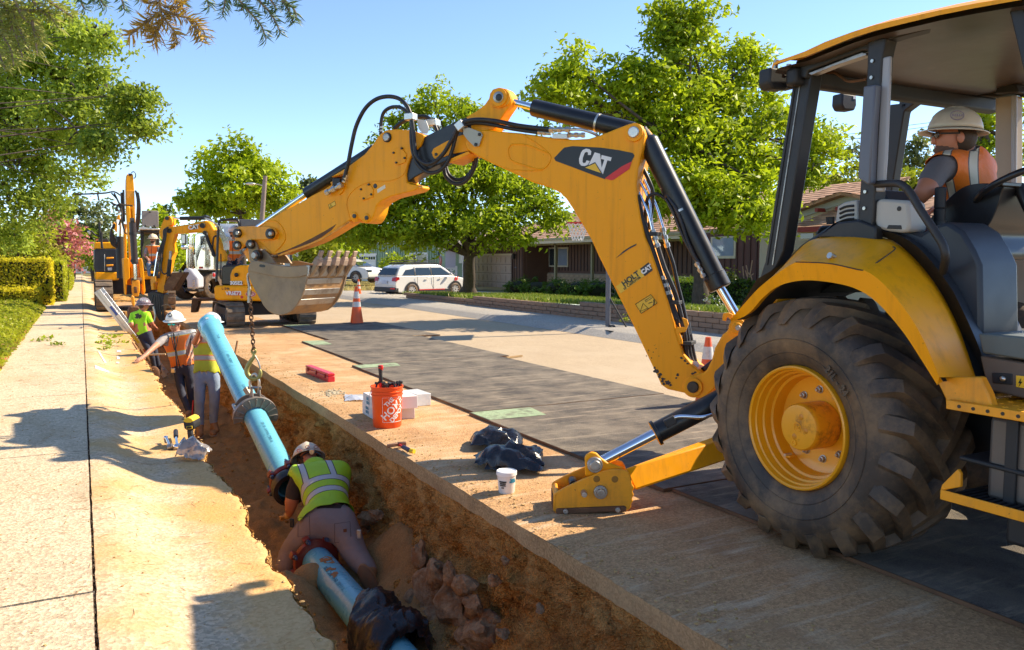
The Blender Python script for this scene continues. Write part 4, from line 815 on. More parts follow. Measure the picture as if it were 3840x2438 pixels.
for i in range(70):m.bb((3.315,l0.y-.05-i*.03,l1.z+.01),(3.60,l0.y-.035-i*.03,l1.z+.035))
m.build('step_grating',BLKM,lo_,kind='stuff')
MB().bb((3.5,l0.y-.15,l0.z-.02),(3.56,l0.y-.10,s1.z-.2)).build('step_hanger',BLKM,bh,bevel=.004)
MB().bb((3.45,.5,l1.z-.16),(3.9,l0.y-.2,l1.z-.02)).build('lower_guard',BLKM,bh,bevel=.02)
MB().bb((4.0,-.6,.6),(4.85,1.3,1.45)).build('hood',YEL,bh,bevel=.05)
MB().bb((3.35,-1.9,.2),(5.5,-1.2,1.0)).build('loader_bucket',YEL2,bh,bevel=.03)
zx('Z4',[(1500,50),(1590,30),(1900,1300),(1800,1300)],X1,.09,'cab_post',CABD)
def leafmat(name,c,c2,rough=.5,tr=.35,dead=None):
 if name in _M:return _M[name]
 m,t,p=NT(name);L=t.links.new;g=t.nodes.new('ShaderNodeNewGeometry')
 b=ramp(t,g.outputs['Random Per Island'],0,1,c,c2)
 if dead:b=mix(t,ramp(t,g.outputs['Random Per Island'],.86,.9),b,dead)
 b=mix(t,ramp(t,noise_n(t,.55,3),.35,.65),b,mix(t,.5,b,tuple(x*1.7 for x in c2)))
 L(b,p.inputs['Base Color']);p.inputs['Roughness'].default_value=rough;p.inputs['Specular IOR Level'].default_value=.35
 tl=t.nodes.new('ShaderNodeBsdfTranslucent');L(mix(t,.35,b,(.35,.45,.02)),tl.inputs[0]);ms=t.nodes.new('ShaderNodeMixShader');ms.inputs[0].default_value=tr
 L(p.outputs[0],ms.inputs[1]);L(tl.outputs[0],ms.inputs[2]);L(ms.outputs[0],t.nodes['Material Output'].inputs[0]);_M[name]=m;return m
LG=leafmat('leaf_bright_green',(.12,.20,.004),(.42,.50,.012),tr=.52)
LG2=leafmat('leaf_mid_green',(.09,.17,.004),(.36,.45,.012),tr=.52)
LOAK=leafmat('leaf_live_oak',(.07,.14,.012),(.38,.46,.05),tr=.46)
LGOLD=leafmat('leaf_golden_privet',(.55,.47,.01),(.80,.66,.03),tr=.5,dead=(.22,.12,.02))
LIVY=leafmat('leaf_ground_ivy',(.16,.22,.006),(.42,.42,.02),tr=.45,dead=(.3,.2,.06))
LYEL=leafmat('leaf_yellow_green',(.16,.20,.01),(.34,.36,.02),tr=.45)
LDARK=leafmat('leaf_dark_shrub',(.012,.03,.006),(.04,.075,.012),tr=.2)
LBOX=leafmat('leaf_box_hedge',(.02,.06,.005),(.10,.18,.01),tr=.3)
LPINK=leafmat('crape_flower',(.36,.07,.09),(.58,.20,.22),tr=.3)
LPALE=leafmat('leaf_grey_oak',(.05,.075,.03),(.14,.16,.06),tr=.3)
BARK=mat('tree_bark',(.075,.055,.04),.9,var=.4,vs=9,bmp=.9,bs=22,bd=.03)
BARK2=mat('pale_bark',(.22,.17,.12),.9,var=.3,vs=6,bmp=.6,bs=20)
npr=np.random.RandomState(11)
def unit(v):return v/np.maximum(1e-9,np.linalg.norm(v,axis=1))[:,None]
def leaf_mesh(name,pos,nrm,size,mt,parent,aspect=.5,kind='stuff',drv=None):
 n=len(pos);t=drv if drv is not None else unit(npr.normal(size=(n,3)))
 t=unit(t-nrm*np.sum(t*nrm,1)[:,None]);s=np.cross(nrm,t);sz=size*npr.uniform(.45,1.45,n)[:,None]
 tip=t*sz*.5;sd=s*sz*.5*aspect;drop=nrm*sz*.10
 v=np.stack([pos-tip,pos+sd-drop*-1,pos+tip-drop,pos-sd-drop*-1],1).reshape(-1,3)
 f=(np.arange(n)*4)[:,None]+np.array([[0,1,2,3]])
 me=bpy.data.meshes.new(name);me.vertices.add(4*n);me.vertices.foreach_set('co',v.astype(np.float32).ravel());me.loops.add(4*n);me.loops.foreach_set('vertex_index',f.astype(np.int32).ravel())
 me.polygons.add(n);me.polygons.foreach_set('loop_start',(np.arange(n)*4).astype(np.int32));me.update(calc_edges=True)
 me.materials.append(mt);o=bpy.data.objects.new(name,me);COL.objects.link(o)
 if parent is not None:o.parent=parent;o.matrix_parent_inverse=world_of(parent).inverted()
 if kind:o['kind']=kind
 return o
def clumps(blobs,dens,csz,shell=.55):
 """blobs: (centre, rx, ry, rz) -> clump centres, with their outward directions"""
 cs=[];ds=[]
 for c,rx,ry,rz in blobs:
  n=max(4,int(5.2*dens*(rx*ry+ry*rz+rx*rz)/3/(csz*csz)))
  d=unit(npr.normal(size=(n,3)));r=shell+(1.05-shell)*npr.uniform(0,1,n)**.6
  r*=1+.16*npr.normal(size=n);cs.append(np.array(c)+d*r[:,None]*np.array([rx,ry,rz]));ds.append(d)
 return np.concatenate(cs),np.concatenate(ds)
def crown(parent,blobs,leaf,mt,dens=1.3,csz=.5,per=70,up=.5,aspect=.5,name='crown',shell=.5,flat_=.55,droop=.25):
 cs,ds=clumps(blobs,dens,csz,shell);n=len(cs)
 sz=csz*npr.uniform(.55,1.25,n);k=per
 off=np.clip(npr.normal(size=(n,k,3)),-1.5,1.5)*.45*sz[:,None,None]*np.array([1,1,flat_])+ds[:,None,:]*npr.uniform(-.3,.55,(n,k,1))*sz[:,None,None]
 off[:,:,2]-=droop*np.linalg.norm(off[:,:,:2],axis=2)
 pos=(cs[:,None,:]+off).reshape(-1,3);nr=unit(npr.normal(size=(n*k,3))*.6+np.array([0,0,up])+np.repeat(ds,k,0)*.35)
 return leaf_mesh(name,pos,nr,leaf,mt,parent,aspect),cs
def limbs(parent,base,fork,blobs,r0,mt=BARK,cs=None,twigs=60,tr=.018,name='trunk',wob=.25):
 m=MB();base=V(base);fork=V(fork)
 P=smooth_path([base+V((0,0,-.1)),base.lerp(fork,.35)+V((.04,.03,0)),base.lerp(fork,.7)-V((.03,.02,0)),fork],4);n=len(P)
 m.tube(P,r0,12,rs=[r0*(1.5-1.5*i/n if i<2 else 1.0-.25*i/n)for i in range(n)]);m.build(name,mt,parent,smooth=60)
 allb=[]
 for b in blobs:
  c=V(b[0]);wl=wob+.10*(c-fork).length;mid=fork.lerp(c,.5)+V((rnd.uniform(-wl,wl),rnd.uniform(-wl,wl),rnd.uniform(-.3,.5)*wl*2));Q=smooth_path([fork-V((0,0,.15)),mid,c],6);k=len(Q)
  mm=MB().tube(Q,1,8,rs=[r0*(.34-.29*i/k)for i in range(k)]);
  mm.build('limb',mt,parent,smooth=60);allb.append(Q)
 if cs is not None and twigs:
  mm=MB();idx=npr.choice(len(cs),min(twigs,len(cs)),replace=False)
  for i in idx:
   c=V(cs[i]);best=min((p for Q in allb for p in Q[3:]),key=lambda p:(p-c).length)
   q=best.lerp(c,.5)+V((rnd.uniform(-.15,.15),rnd.uniform(-.15,.15),.12));mm.tube(smooth_path([best,q,c],4),tr,5,cap=False,rs=[tr*(1-.07*j)for j in range(9)])
  mm.build('twigs',mt,parent,smooth=60,kind='stuff')
def pb(k,x,y,rx,ry,d,rz=None,dd=0):
 s=ZM[k][2];c=dp(k,x,y,d+dd);mx=rx/s*d/F;my=ry/s*d/F
 return(tuple(c),mx,rz if rz else(mx+my)/2,my)
def tree(label,base,fork,blobs,r0,leaf,mt,group=None,twigs=60,cat='tree',name='tree',bark=BARK,**k):
 t=thing(name,label,cat,tuple(base),group);o,cs=crown(t,blobs,leaf,mt,**k);limbs(t,base,fork,blobs,r0,bark,cs,twigs);return t
B=[pb('G4',*q)for q in((1150,300,230,200,22),(1180,90,160,110,22),(1000,60,110,40,22),(820,480,200,150,21),(430,420,90,120,20.5),(350,560,170,110,20.5),(230,500,90,50,20.5),(650,620,260,130,21),(1100,620,330,220,22),(1450,450,220,200,23),(1620,400,80,110,23),(1500,750,260,170,22),(1250,900,300,160,21),(1500,1050,260,130,21),(1950,880,150,130,22),(2030,960,110,70,22),(1850,980,150,90,22),(1050,1150,200,170,20),(1250,1250,170,100,20),(1500,1300,170,70,19.5),(1400,1180,200,120,20),(1650,1180,110,70,20),(300,680,120,70,20.5),(1700,700,120,120,23),(1300,1390,200,90,20),(1560,1400,110,60,19.5),(1020,1300,120,130,20),(1690,1330,60,80,19.5),(1950,1080,120,60,21),(900,820,200,150,21))]
tree('big airy bright green tree filling the sky behind the boom cylinder',gp('Y4',330,1230,.45),dp('G4',1170,950,21.5),B,.17,.18,LG,per=66,csz=.52,dens=2.7,twigs=150,aspect=.42,shell=.35)
Bm=[pb('Z2',*q)for q in((760,120,60,110,31),(640,260,150,110,31),(960,220,160,90,31),(1000,400,200,130,31),(820,620,330,150,30),(1100,640,300,150,31),(1350,720,230,120,30),(1500,840,200,100,30),(560,760,240,120,30),(330,900,220,90,29.5),(200,1000,180,70,29.5),(520,960,260,110,29.5),(760,960,200,110,29),(1000,880,240,120,30),(1230,960,240,90,29),(1320,1060,120,50,29),(740,1060,120,40,29),(1600,950,90,60,30),(430,500,80,150,31),(1150,1080,80,50,29.5),(60,1010,150,60,29.5),(230,880,150,80,29.5),(400,1040,150,50,29.3))]
gb=gp('Y1',1215,538,.30)
tree('spreading green tree with a dark forked trunk before the brown garage door',gb,dp('Z2',1010,1160,30.6),Bm,.26,.20,LG2,per=66,csz=.62,dens=2.7,twigs=120,aspect=.42,shell=.35)
Bo=[pb('Y2',*q)for q in((120,250,230,230,12),(330,200,190,130,12),(470,200,60,40,11.5),(560,220,45,22,11.5),(300,450,300,150,12),(520,420,80,60,11.5),(580,560,140,70,11.5),(730,540,70,45,11),(800,535,25,22,11),(400,640,230,110,11.5),(640,700,90,35,11.5),(760,690,40,40,11),(810,720,15,25,11),(120,700,220,200,12),(180,950,220,130,12),(120,1150,220,110,12),(400,1050,130,60,11.5),(60,1300,120,110,12.5),(350,800,80,60,12),(600,860,45,40,11),(520,830,60,25,11.3),(-80,600,200,400,12.5),(560,800,40,30,11))]
oak=tree('dense small-leaved oak leaning in over the sidewalk at upper left',(-5.2,11.6,.1),V((-5.0,11.8,2.4)),Bo,.05,.068,LOAK,per=170,csz=.36,dens=2.2,twigs=160,aspect=.55,shell=.25,up=.4,bark=BARK,droop=.1)
for P in(((430,1115),(520,1112),(600,1108),(655,1100),(690,1120)),((640,1108),(670,1140),(690,1170),(760,1180)),((655,1108),(690,1180),(700,1240),(680,1290)),((560,1112),(568,1150)),((380,830),(440,760),(520,800),(600,860)),((300,620),(420,720),(460,790)),((700,1190),(640,1165),(660,1180))):
 MB().tube(smooth_path([dp('Y2',x,y,11)for x,y in P],4),.011,5).build('bare_twig',BARK,oak,smooth=60)
NEED=leafmat('cedar_needles',(.05,.11,.05),(.14,.20,.08),tr=.2);NEEDB=leafmat('dead_cedar_needles',(.22,.13,.02),(.42,.24,.04),tr=.2);NEEDO=leafmat('olive_cedar_needles',(.10,.12,.015),(.28,.27,.05),tr=.2)
ced=thing('cedar_tree','cedar whose drooping needle sprays hang in at the top edge of the photo','tree',(-3.2,5.0,0))
MB().tube(smooth_path([(-4.2,3.0,0),(-4.1,3.1,3),(-4.1,3.0,8)],5),.28,14).build('trunk',BARK,ced,smooth=60)
def spray(paths,mt,d,ln=.075,seed=1,k='Y2',nm='needle_spray'):
 r_=np.random.RandomState(seed);m=MB();pos=[];nr=[];dr=[]
 for P in paths:
  Q=smooth_path([dp(k,x,y,d+dd)for x,y,dd in[(q[0],q[1],q[2]if len(q)>2 else 0)for q in P]],10)
  m.tube(Q,.006,5,cap=False,rs=[.008*(1-.8*i/len(Q))+.002 for i in range(len(Q))])
  for i in range(len(Q)-1):
   a_=Q[i];t_=(Q[i+1]-Q[i]);L_=t_.length;t_.normalize()
   for j in range(max(2,int(L_/.0022))):
    v=V(r_.normal(size=3));v=(v-t_*v.dot(t_)).normalized();di=(v*r_.uniform(.55,1)+t_*r_.uniform(.2,.9)).normalized();l=ln*r_.uniform(.6,1.1)
    p=a_.lerp(Q[i+1],r_.rand());pos.append(p+di*l*.5);dr.append(di*1.0);nr.append(di.cross(v+V((.1,.2,.3))).normalized())
 m.build('branchlet',BARK2,ced,smooth=60)
 pos=np.array([tuple(p)for p in pos]);leaf_mesh(nm,pos,np.array([tuple(p)for p in nr]),ln,mt,ced,.10,drv=np.array([tuple(p)for p in dr]))
spray([[(905,-120),(920,60),(930,110),(900,190),(870,245)],[(930,90),(960,130),(1000,180),(1018,255)],[(925,70),(860,110),(800,160),(740,205)],[(930,60),(1020,90),(1100,110),(1160,170),(1180,215)],[(1080,105),(1130,180),(1160,240)],[(860,110),(830,150),(850,180)],[(940,40),(1000,40),(1050,50)],[(900,10),(840,20)],[(980,-60),(1010,0),(1040,20)],[(910,150),(890,190),(905,240)]],NEEDB,5.0,seed=2,ln=.085)
spray([[(1180,-120),(1190,0),(1200,40)],[(1300,-100),(1290,10),(1275,80)],[(1290,-80),(1370,0),(1450,90),(1500,150),(1525,225)],[(1400,20),(1380,60)],[(1400,-80),(1500,20),(1560,90),(1610,190)],[(1500,-60),(1560,10),(1590,60)],[(1560,-80),(1640,10),(1690,60),(1700,120)],[(1620,0),(1650,50),(1680,125)]],NEED,5.2,seed=3,ln=.075)
spray([[(440,-100),(470,20),(490,55)],[(560,-100),(580,0),(610,40)],[(660,-100),(700,0),(715,60)],[(600,-80),(560,10)],[(780,-80),(810,0)],[(1000,-80),(1040,0),(1050,20)],[(520,-60),(540,15)]],NEED,5.1,seed=4,ln=.075)
spray([[(-40,-60),(40,60),(100,150),(150,250)],[(60,-80),(120,80),(190,150),(240,250)],[(150,-60),(230,60),(300,110),(330,160)],[(200,-60),(300,20),(360,60),(420,100)],[(-60,100),(10,200),(60,280),(80,380)],[(-60,200),(-10,300),(30,400)],[(100,20),(60,120),(90,200),(130,330)],[(180,100),(200,200),(215,320)],[(-80,0),(0,100),(20,200)],[(0,0),(80,90),(60,180)],[(120,60),(180,60),(250,60),(310,90)]],NEEDO,4.8,seed=5,ln=.08)
def btree(label,k,blobs,d,leaf,mt,base=None,**kw):
 B_=[pb(k,*b,d)for b in blobs];c=V(B_[0][0]);kw.setdefault('twigs',20)
 return tree(label,(c.x,c.y,-.3),V((c.x,c.y,max(1.2,c.z-1.2*B_[0][3]))),B_,.22,leaf,mt,per=kw.pop('per',55),group=kw.pop('group',None),**kw)
btree('round yellow-green tree standing alone left of the utility pole','Y2',((1380,1000,170,180),(1370,870,110,70),(1200,1090,120,130),(1550,1090,120,130),(1380,1160,260,90),(1480,930,110,110),(1270,960,100,110),(1640,1130,50,50),(1110,1130,45,50)),60,.42,LG,csz=1.3,dens=1.7,per=80,twigs=30)
btree('grey-green oak behind the pink crape myrtle','Y2',((400,1250,150,120),(520,1220,90,90),(540,1320,90,120),(330,1200,90,60),(450,1380,160,90)),62,.40,LPALE,csz=1.2,dens=1.6)
btree('crape myrtle in pink flower over the far hedge','Y2',((260,1300,80,60),(390,1360,90,100),(400,1420,70,90),(330,1290,60,60),(300,1400,90,80)),40,.2,LPINK,csz=.7,dens=1.4,per=60)
btree('dark leafy shrub below the pink flowers','Y2',((330,1400,90,90),(360,1480,90,70),(290,1340,60,50)),42,.24,LDARK,csz=.8,dens=1.6,cat='shrub',name='shrub')
btree('golden juniper-like shrub mound behind the tall privet hedge','Y2',((90,1420,170,60),(220,1380,130,60),(120,1340,120,60),(250,1460,110,50),(20,1380,60,80)),36,.18,LIVY,csz=.8,dens=1.8,per=80,cat='shrub',name='shrub')
btree('bright green tree beyond the far end of the sidewalk','E1',((120,820,120,120),(220,760,80,120),(60,760,80,100)),60,.4,LG,csz=1.2,dens=1.7)
btree('bright tree seen between the two excavator booms','E1',((700,480,110,60),(850,560,90,50),(900,800,100,130),(660,620,60,60),(960,900,60,110),(880,680,80,60)),70,.45,LG,csz=1.3,dens=1.8)
btree('pointed dark conifer tip far behind the excavator cab','E1',((805,410,12,28),(805,440,22,20)),90,.4,LDARK,csz=.8,dens=2.5,per=40)
btree('feathery yellow-green bamboo clump behind the digging bucket','Z1',((1930,760,90,90),(1960,690,90,60),(1870,820,50,60),(2030,740,70,80)),40,.30,LYEL,csz=.7,dens=2,cat='shrub',name='shrub')
btree('dark shrub mass at the left end of the green house','Z1',((2140,690,100,60),(2180,760,90,60),(2230,680,60,30)),46,.3,LG2,csz=.8,dens=2,cat='shrub',name='shrub')
btree('round light green bush under the green house window','Y1',((640,300,100,55),(570,340,50,60),(600,300,60,50),(700,280,50,30)),49,.20,LG,csz=.6,dens=2.2,cat='bush',name='bush')
btree('distant dark treetop just above the stick cylinder','Z1',((1870,195,50,30),(1860,225,40,20)),80,.5,LPALE,csz=1,dens=2.2)
btree('yellow-green tree behind the tan gable roof','Z4',((420,1040,150,60),(560,1000,110,60),(620,1060,60,60),(330,1090,70,40)),34,.24,LYEL,csz=.7,dens=2)
btree('blue-grey oak framed by the cab window','Z4',((950,870,90,70),(960,950,110,70),(620,880,50,60),(900,960,60,60)),60,.4,LPALE,csz=1.2,dens=2)
btree('bright green tree low behind the operator','Z4',((960,1020,90,60),(1000,1080,110,40),(880,1080,60,40)),30,.24,LYEL,csz=.6,dens=2)
btree('tall lime-green tree behind the cab seat','Z4',((1330,620,80,60),(1380,760,90,110),(1560,700,60,120),(1600,900,90,200),(1380,950,100,120),(1570,1200,70,150),(1400,1150,60,150)),26,.2,LG,csz=.55,dens=1.8)
dt=[pb('D',x,590+8*math.sin(x*.7),45,34+12*math.sin(x*1.3),120)for x in range(-60,2500,52)]
o,_c=crown(None,dt,.9,LG2,per=60,csz=2.6,dens=1.6,name='distant_trees')
o,_c=crown(None,[pb('D',x,575+10*math.sin(x*.9),40,40+8*math.sin(x*1.7),90)for x in list(range(-40,180,40))+list(range(1480,2500,45))],.7,LG2,per=60,csz=2,dens=1.6,name='distant_trees')
def hedge(label,x0,y0,x1,y1,z0,z1,leaf,mt,n,core=None,cat='hedge',name='hedge',group=None,sprout=.3,top=1.0):
 t=thing(name,label,cat,((x0+x1)/2,(y0+y1)/2,z0),group)
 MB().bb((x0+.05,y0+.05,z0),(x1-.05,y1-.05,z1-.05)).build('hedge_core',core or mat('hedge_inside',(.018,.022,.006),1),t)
 dx,dy,dz=x1-x0,y1-y0,z1-z0;A_=np.array([dx*dz,dx*dz,dy*dz,dy*dz,dx*dy*top]);fc=npr.choice(5,n,p=A_/A_.sum());u=npr.rand(n);v=npr.rand(n)
 pos=np.zeros((n,3));nr=np.zeros((n,3));NN=[(0,-1,0),(0,1,0),(-1,0,0),(1,0,0),(0,0,1)]
 for f in range(5):
  q=fc==f
  if f<2:pos[q]=np.c_[x0+u[q]*dx,np.full(q.sum(),(y0,y1)[f]),z0+v[q]*dz]
  elif f<4:pos[q]=np.c_[np.full(q.sum(),(x0,x1)[f-2]),y0+u[q]*dy,z0+v[q]*dz]
  else:pos[q]=np.c_[x0+u[q]*dx,y0+v[q]*dy,np.full(q.sum(),z1)]
  nr[q]=NN[f]
 wob=np.array([noise.noise(V(p)*2.2)+.5*noise.noise(V(p)*7)for p in pos]);pos+=nr*(wob*.05+npr.normal(size=n)*.022)[:,None]
 sp=(fc==4)&(npr.rand(n)<sprout*.3);pos[sp,2]+=npr.rand(sp.sum())*.12
 leaf_mesh('hedge_leaves',pos,unit(nr+npr.normal(size=(n,3))*.6),leaf,mt,t,.6);return t
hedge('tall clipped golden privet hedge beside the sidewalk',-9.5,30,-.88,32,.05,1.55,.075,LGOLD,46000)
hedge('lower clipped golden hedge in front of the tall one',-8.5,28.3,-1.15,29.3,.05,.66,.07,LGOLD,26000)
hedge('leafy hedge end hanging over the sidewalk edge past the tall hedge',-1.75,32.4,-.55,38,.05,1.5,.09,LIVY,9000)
hedge('rounded green hedge farther down the sidewalk',-2.4,44,-.5,60,.05,1.1,.14,LIVY,9000)
def ivy():
 n=95000;x=-6.5+5.52*npr.rand(n)**.7;y=3.5+25*npr.rand(n)**1.2;zt=.12+.22*np.clip((-.98-x)*2.2,0,1)
 z=zt+.06*np.array([noise.noise(V((a_*1.5,b_*1.5,0)))for a_,b_ in zip(x,y)])*1+npr.normal(size=n)*.02
 leaf_mesh('ground_cover',np.c_[x,y,z],unit(npr.normal(size=(n,3))*.55+np.array([0,0,1])),.055,LIVY,None,.7)
 m=MB();m.surf(lambda a_,b_:(-6.5+5.48*a_,3.5+25*b_,.0+.26*min(1,(1-a_)*9)+.06*noise.noise(V(((-6.5+5.48*a_)*1.5,(3.5+25*b_)*1.5,0)))),40,90)
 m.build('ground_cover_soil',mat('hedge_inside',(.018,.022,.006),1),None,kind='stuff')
 for i in range(14):
  p=V((-3.2+rnd.random()*2,6+rnd.random()*7,.42));MB().ell(p,.018,nu=6,nv=4).ell(p+V((.02,.01,.01)),.014,nu=6,nv=4).build('flower',flat('coral_petal',(.7,.12,.06),.5),None,kind='stuff')if i<0 else None
ivy()
m=MB()
for i in range(26):
 x,y=-3.4+rnd.random()*2.1,8+rnd.random()*14
 for j in range(5):m.ell((x+.02*math.cos(j*1.26),y+.02*math.sin(j*1.26),.42),(.016,.016,.008),nu=6,nv=4)
m.build('coral_flowers',flat('coral_petal',(.75,.12,.07),.5),None,kind='stuff')
m=MB()
for i in range(600):
 y=4+rnd.random()*20;x=-1.06+rnd.gauss(0,.03);a_=rnd.uniform(0,6.3);s_=rnd.uniform(.012,.03);d=V((math.cos(a_),math.sin(a_),.3))*s_;q=V((-d.y,d.x,.1))*.5;p=V((x,y,.112));m.add([p-d,p+q,p+d,p-q],[(0,1,2,3)])
m.build('fallen_leaves',flat('dry_leaf',(.40,.16,.05),.8),None,kind='stuff')
for i,(x,y)in enumerate(((1300,1070),(1380,1090),(1470,1065),(1290,1150),(1390,1170),(1560,1140),(1350,1220),(1400,1140),(520,1120),(600,1080),(720,1170))):
 c=gp('G3',x,y,.06 if x>1000 else.11);pp=[];a0=rnd.uniform(0,6)
 for j in range(26):t_=j/26-.5;pp.append((c.x+math.cos(a0)*t_*.3+rnd.gauss(0,.03),c.y+math.sin(a0)*t_*.3+rnd.gauss(0,.04),c.z+rnd.random()*.05))
 lab=('outermost','leafiest','third','smallest green','central','trench-side','nearest gutter','fifth','dark lone','sparse','flattened')[i]
 t=thing('cut_twig',lab+(' cut twig lying in the gutter strip beside the ladder'if x>1000 else ' cut twig lying on the sidewalk slab left of the long joint'),'twig',tuple(c),'cut green twigs littering the pavement')
 MB().tube([c+V((math.cos(a0)*q_*.16,math.sin(a0)*q_*.16,.01))for q_ in(-1,0,1)],.003,5).build('stem',BARK,t);leaf_mesh('leaves',np.array(pp),unit(npr.normal(size=(26,3))*.7+np.array([0,0,1])),.06,LG2 if i%2 else LOAK,t,.55)
SW=ground_mat('far_sidewalk',(.34,.31,.27),(.44,.40,.34),(.2,.17,.14),60)
m=MB();m.surf(lambda a,b:[(9.22,0),(9.45,.10),(9.5,.12),(10.85,.13)][int(round(a*3))][:1]+(-6+110*b,)+[(9.22,0),(9.45,.10),(9.5,.12),(10.85,.13)][int(round(a*3))][1:],3,60)
setobj(m,'pavement',SW)
lw=MB()
def lawnz(x,y):return(.50-.23*min(1.2,max(-.6,(y-15.4)/13.5)))*(1-min(1,max(0,(x-11)/9.5)))-.06*min(1,max(0,(x-11)/9.5))+.02*nz(x,y,0,.8)
lw.surf(lambda a,b:(lambda x,y:(x,y,lawnz(x,y)-.03))(10.98+11*a,2+28*b),24,50);setobj(lw,'lawn',GRASSB)
m=MB();m.surf(lambda a,b:(lambda x,y:(x,y,.12*(1-a)-.06))(9.5+12.5*a,30.2+26*b),4,4);setobj(m,'driveway',SW)
m=MB();m.surf(lambda a,b:(lambda x,y:(x,y,.02+.05*nz(x,y,0,.5)))(9.6+14*a,38+30*b),20,30);setobj(m,'dry_lawn',DRYG)
def grass(x0,x1,y0,y1,n,mt,h=.07,zf=lawnz):
 x=x0+(x1-x0)*npr.rand(n);y=y0+(y1-y0)*npr.rand(n);z=np.array([zf(a,b)for a,b in zip(x,y)])+h*.4
 up=unit(npr.normal(size=(n,3))*.35+np.array([0,0,1]));nr=unit(np.cross(up,npr.normal(size=(n,3))));leaf_mesh('grass',np.c_[x,y,z],nr,h*1.6,mt,None,.22,drv=up)
grass(11,19.5,9,30,50000,leafmat('grass_blade',(.06,.12,.01),(.20,.25,.03),tr=.3,dead=(.4,.32,.12)),.09)
grass(10.5,18,39,52,14000,leafmat('dry_blade',(.35,.28,.10),(.5,.4,.18),tr=.3),.13,lambda a,b:.05)
BRK=mat('retaining_block',(.27,.17,.11),.9,var=.25,vs=2.5,dirt=(.16,.10,.07),da=.5,db=.7,ds=2,dstr=.7,bmp=.6,bs=30,bd=.01)
rw=thing('retaining_wall','low reddish block retaining wall edging the raised lawn','wall',(10.9,20,.1))
MB().add([(10.93,9.9,.05),(10.93,28.9,.05),(10.93,28.9,.20),(10.93,9.9,.42),(11.1,9.9,.05),(11.1,28.9,.05),(11.1,28.9,.20),(11.1,9.9,.42)],[(0,1,2,3),(4,5,6,7),(3,2,6,7),(0,3,7,4),(1,2,6,5)]).build('wall_core',mat('block_joint',(.06,.04,.03),1),rw)
bl=.40;bmesh_data={}
def brick_mesh(name,L_,D_,H_,mt,key,bev=.012,seed=0):
 if key in bmesh_data:return bmesh_data[key]
 m=MB().box((0,0,0),(D_,L_,H_));o=m.build(name,mt,None);bm=bmesh.new();bm.from_mesh(o.data);bmesh.ops.bevel(bm,geom=bm.edges[:]+bm.verts[:],offset=bev,segments=1,affect='EDGES')
 r_=random.Random(seed)
 for v in bm.verts:v.co.x+=r_.uniform(-.006,.004)
 bm.to_mesh(o.data);bm.free();me=o.data;bpy.data.objects.remove(o);bmesh_data[key]=me;return me
rb=random.Random(9)
for row in range(4):
 y=9.9-(row%2)*.2
 while y<28.9:
  ztop=.11+.105*(row+1);lim=.50-.22*(y-15.4)/13.5
  if ztop<=lim+.05:
   me=brick_mesh('brick',bl-.012,.2,.098,BRK,'rw%d'%rb.randrange(5),seed=rb.random())
   o=bpy.data.objects.new('brick',me);COL.objects.link(o);o.parent=rw;o.matrix_parent_inverse=world_of(rw).inverted();o.location=(10.98+rb.uniform(-.008,.008),y+bl/2,.11+.105*row+.05)
  y+=bl
for i,(x,y)in enumerate(((1370,694),(1735,734),(2225,797))):
 p=xp('Y1',x,y,10.865);MB().cyl(p,p+V((.05,0,0)),.03,seg=14).build('weep_hole',BLKM,rw)
def rx(k,x0,y0,x1,y1,X):
 a=xp(k,x0,y0,X);b=xp(k,x1,y1,X);return a.y,b.y,max(a.z,b.z),min(a.z,b.z)
BRN=mat('brown_siding',(.13,.065,.04),.7,var=.12,vs=2,bmp=.15);BRN2=mat('brown_batten',(.045,.022,.016),.7,var=.15)
DOORP=mat('garage_door_brown',(.42,.31,.24),.5,var=.06);OLIVE=mat('olive_trim',(.30,.27,.14),.6,var=.06);CREAM=mat('cream_trim',(.55,.48,.33),.6,var=.06)
SHG=ground_mat('roof_shingle',(.36,.20,.12),(.50,.30,.19),(.22,.12,.07),4.5,patch=(.44,.27,.17),ps=.3,pstr=.5,bs=20,voro=.6)
SHG2=ground_mat('grey_roof_shingle',(.30,.24,.19),(.42,.34,.27),(.2,.16,.13),4,bs=20,voro=.6)
HX=20.7;hz=-.15
bhs=thing('brown_house','single-storey dark brown ranch house with a panelled garage door','house',(HX,32,hz))
def hb_(a,b,name,mt,par,bevel=0,**k):return MB().bb(a,b).build(name,mt,par,bevel=bevel,**k)
gy0,gy1,gz1,gz0=rx('Y1',1278,238,1576,536,HX)
pe=rx('Y1',1668,200,1668,450,HX)[0]
far=gy0+.5
hb_((HX,pe,hz),(HX+.2,far,2.75),'wall',BRN,bhs)
hb_((HX+.2,far-.2,hz),(HX+8,far,2.75),'wall',BRN,bhs)
def battens(y0,y1,z0,z1,X,par,mt,step=.3,skip=()):
 me=None;y=y0
 while y<y1:
  if not any(a<y<b and z0<c for a,b,c in skip):
   o=MB().box((0,0,0),(.03,.06,z1-z0)).build('batten',mt,par,local=True)if me is None else bpy.data.objects.new('batten',me)
   if me is None:me=o.data
   else:COL.objects.link(o);o.parent=par
   o.matrix_parent_inverse=world_of(par).inverted();o.location=(X-.012,y,(z0+z1)/2)
  y+=step
battens(pe+.1,gy1-.15,hz,2.7,HX,bhs,BRN2);battens(gy1,gy0+.3,gz1+.14,2.7,HX,bhs,BRN2)
gd=hb_((HX-.03,gy1,hz),(HX-.005,gy0,gz1),'garage_door',DOORP,bhs)
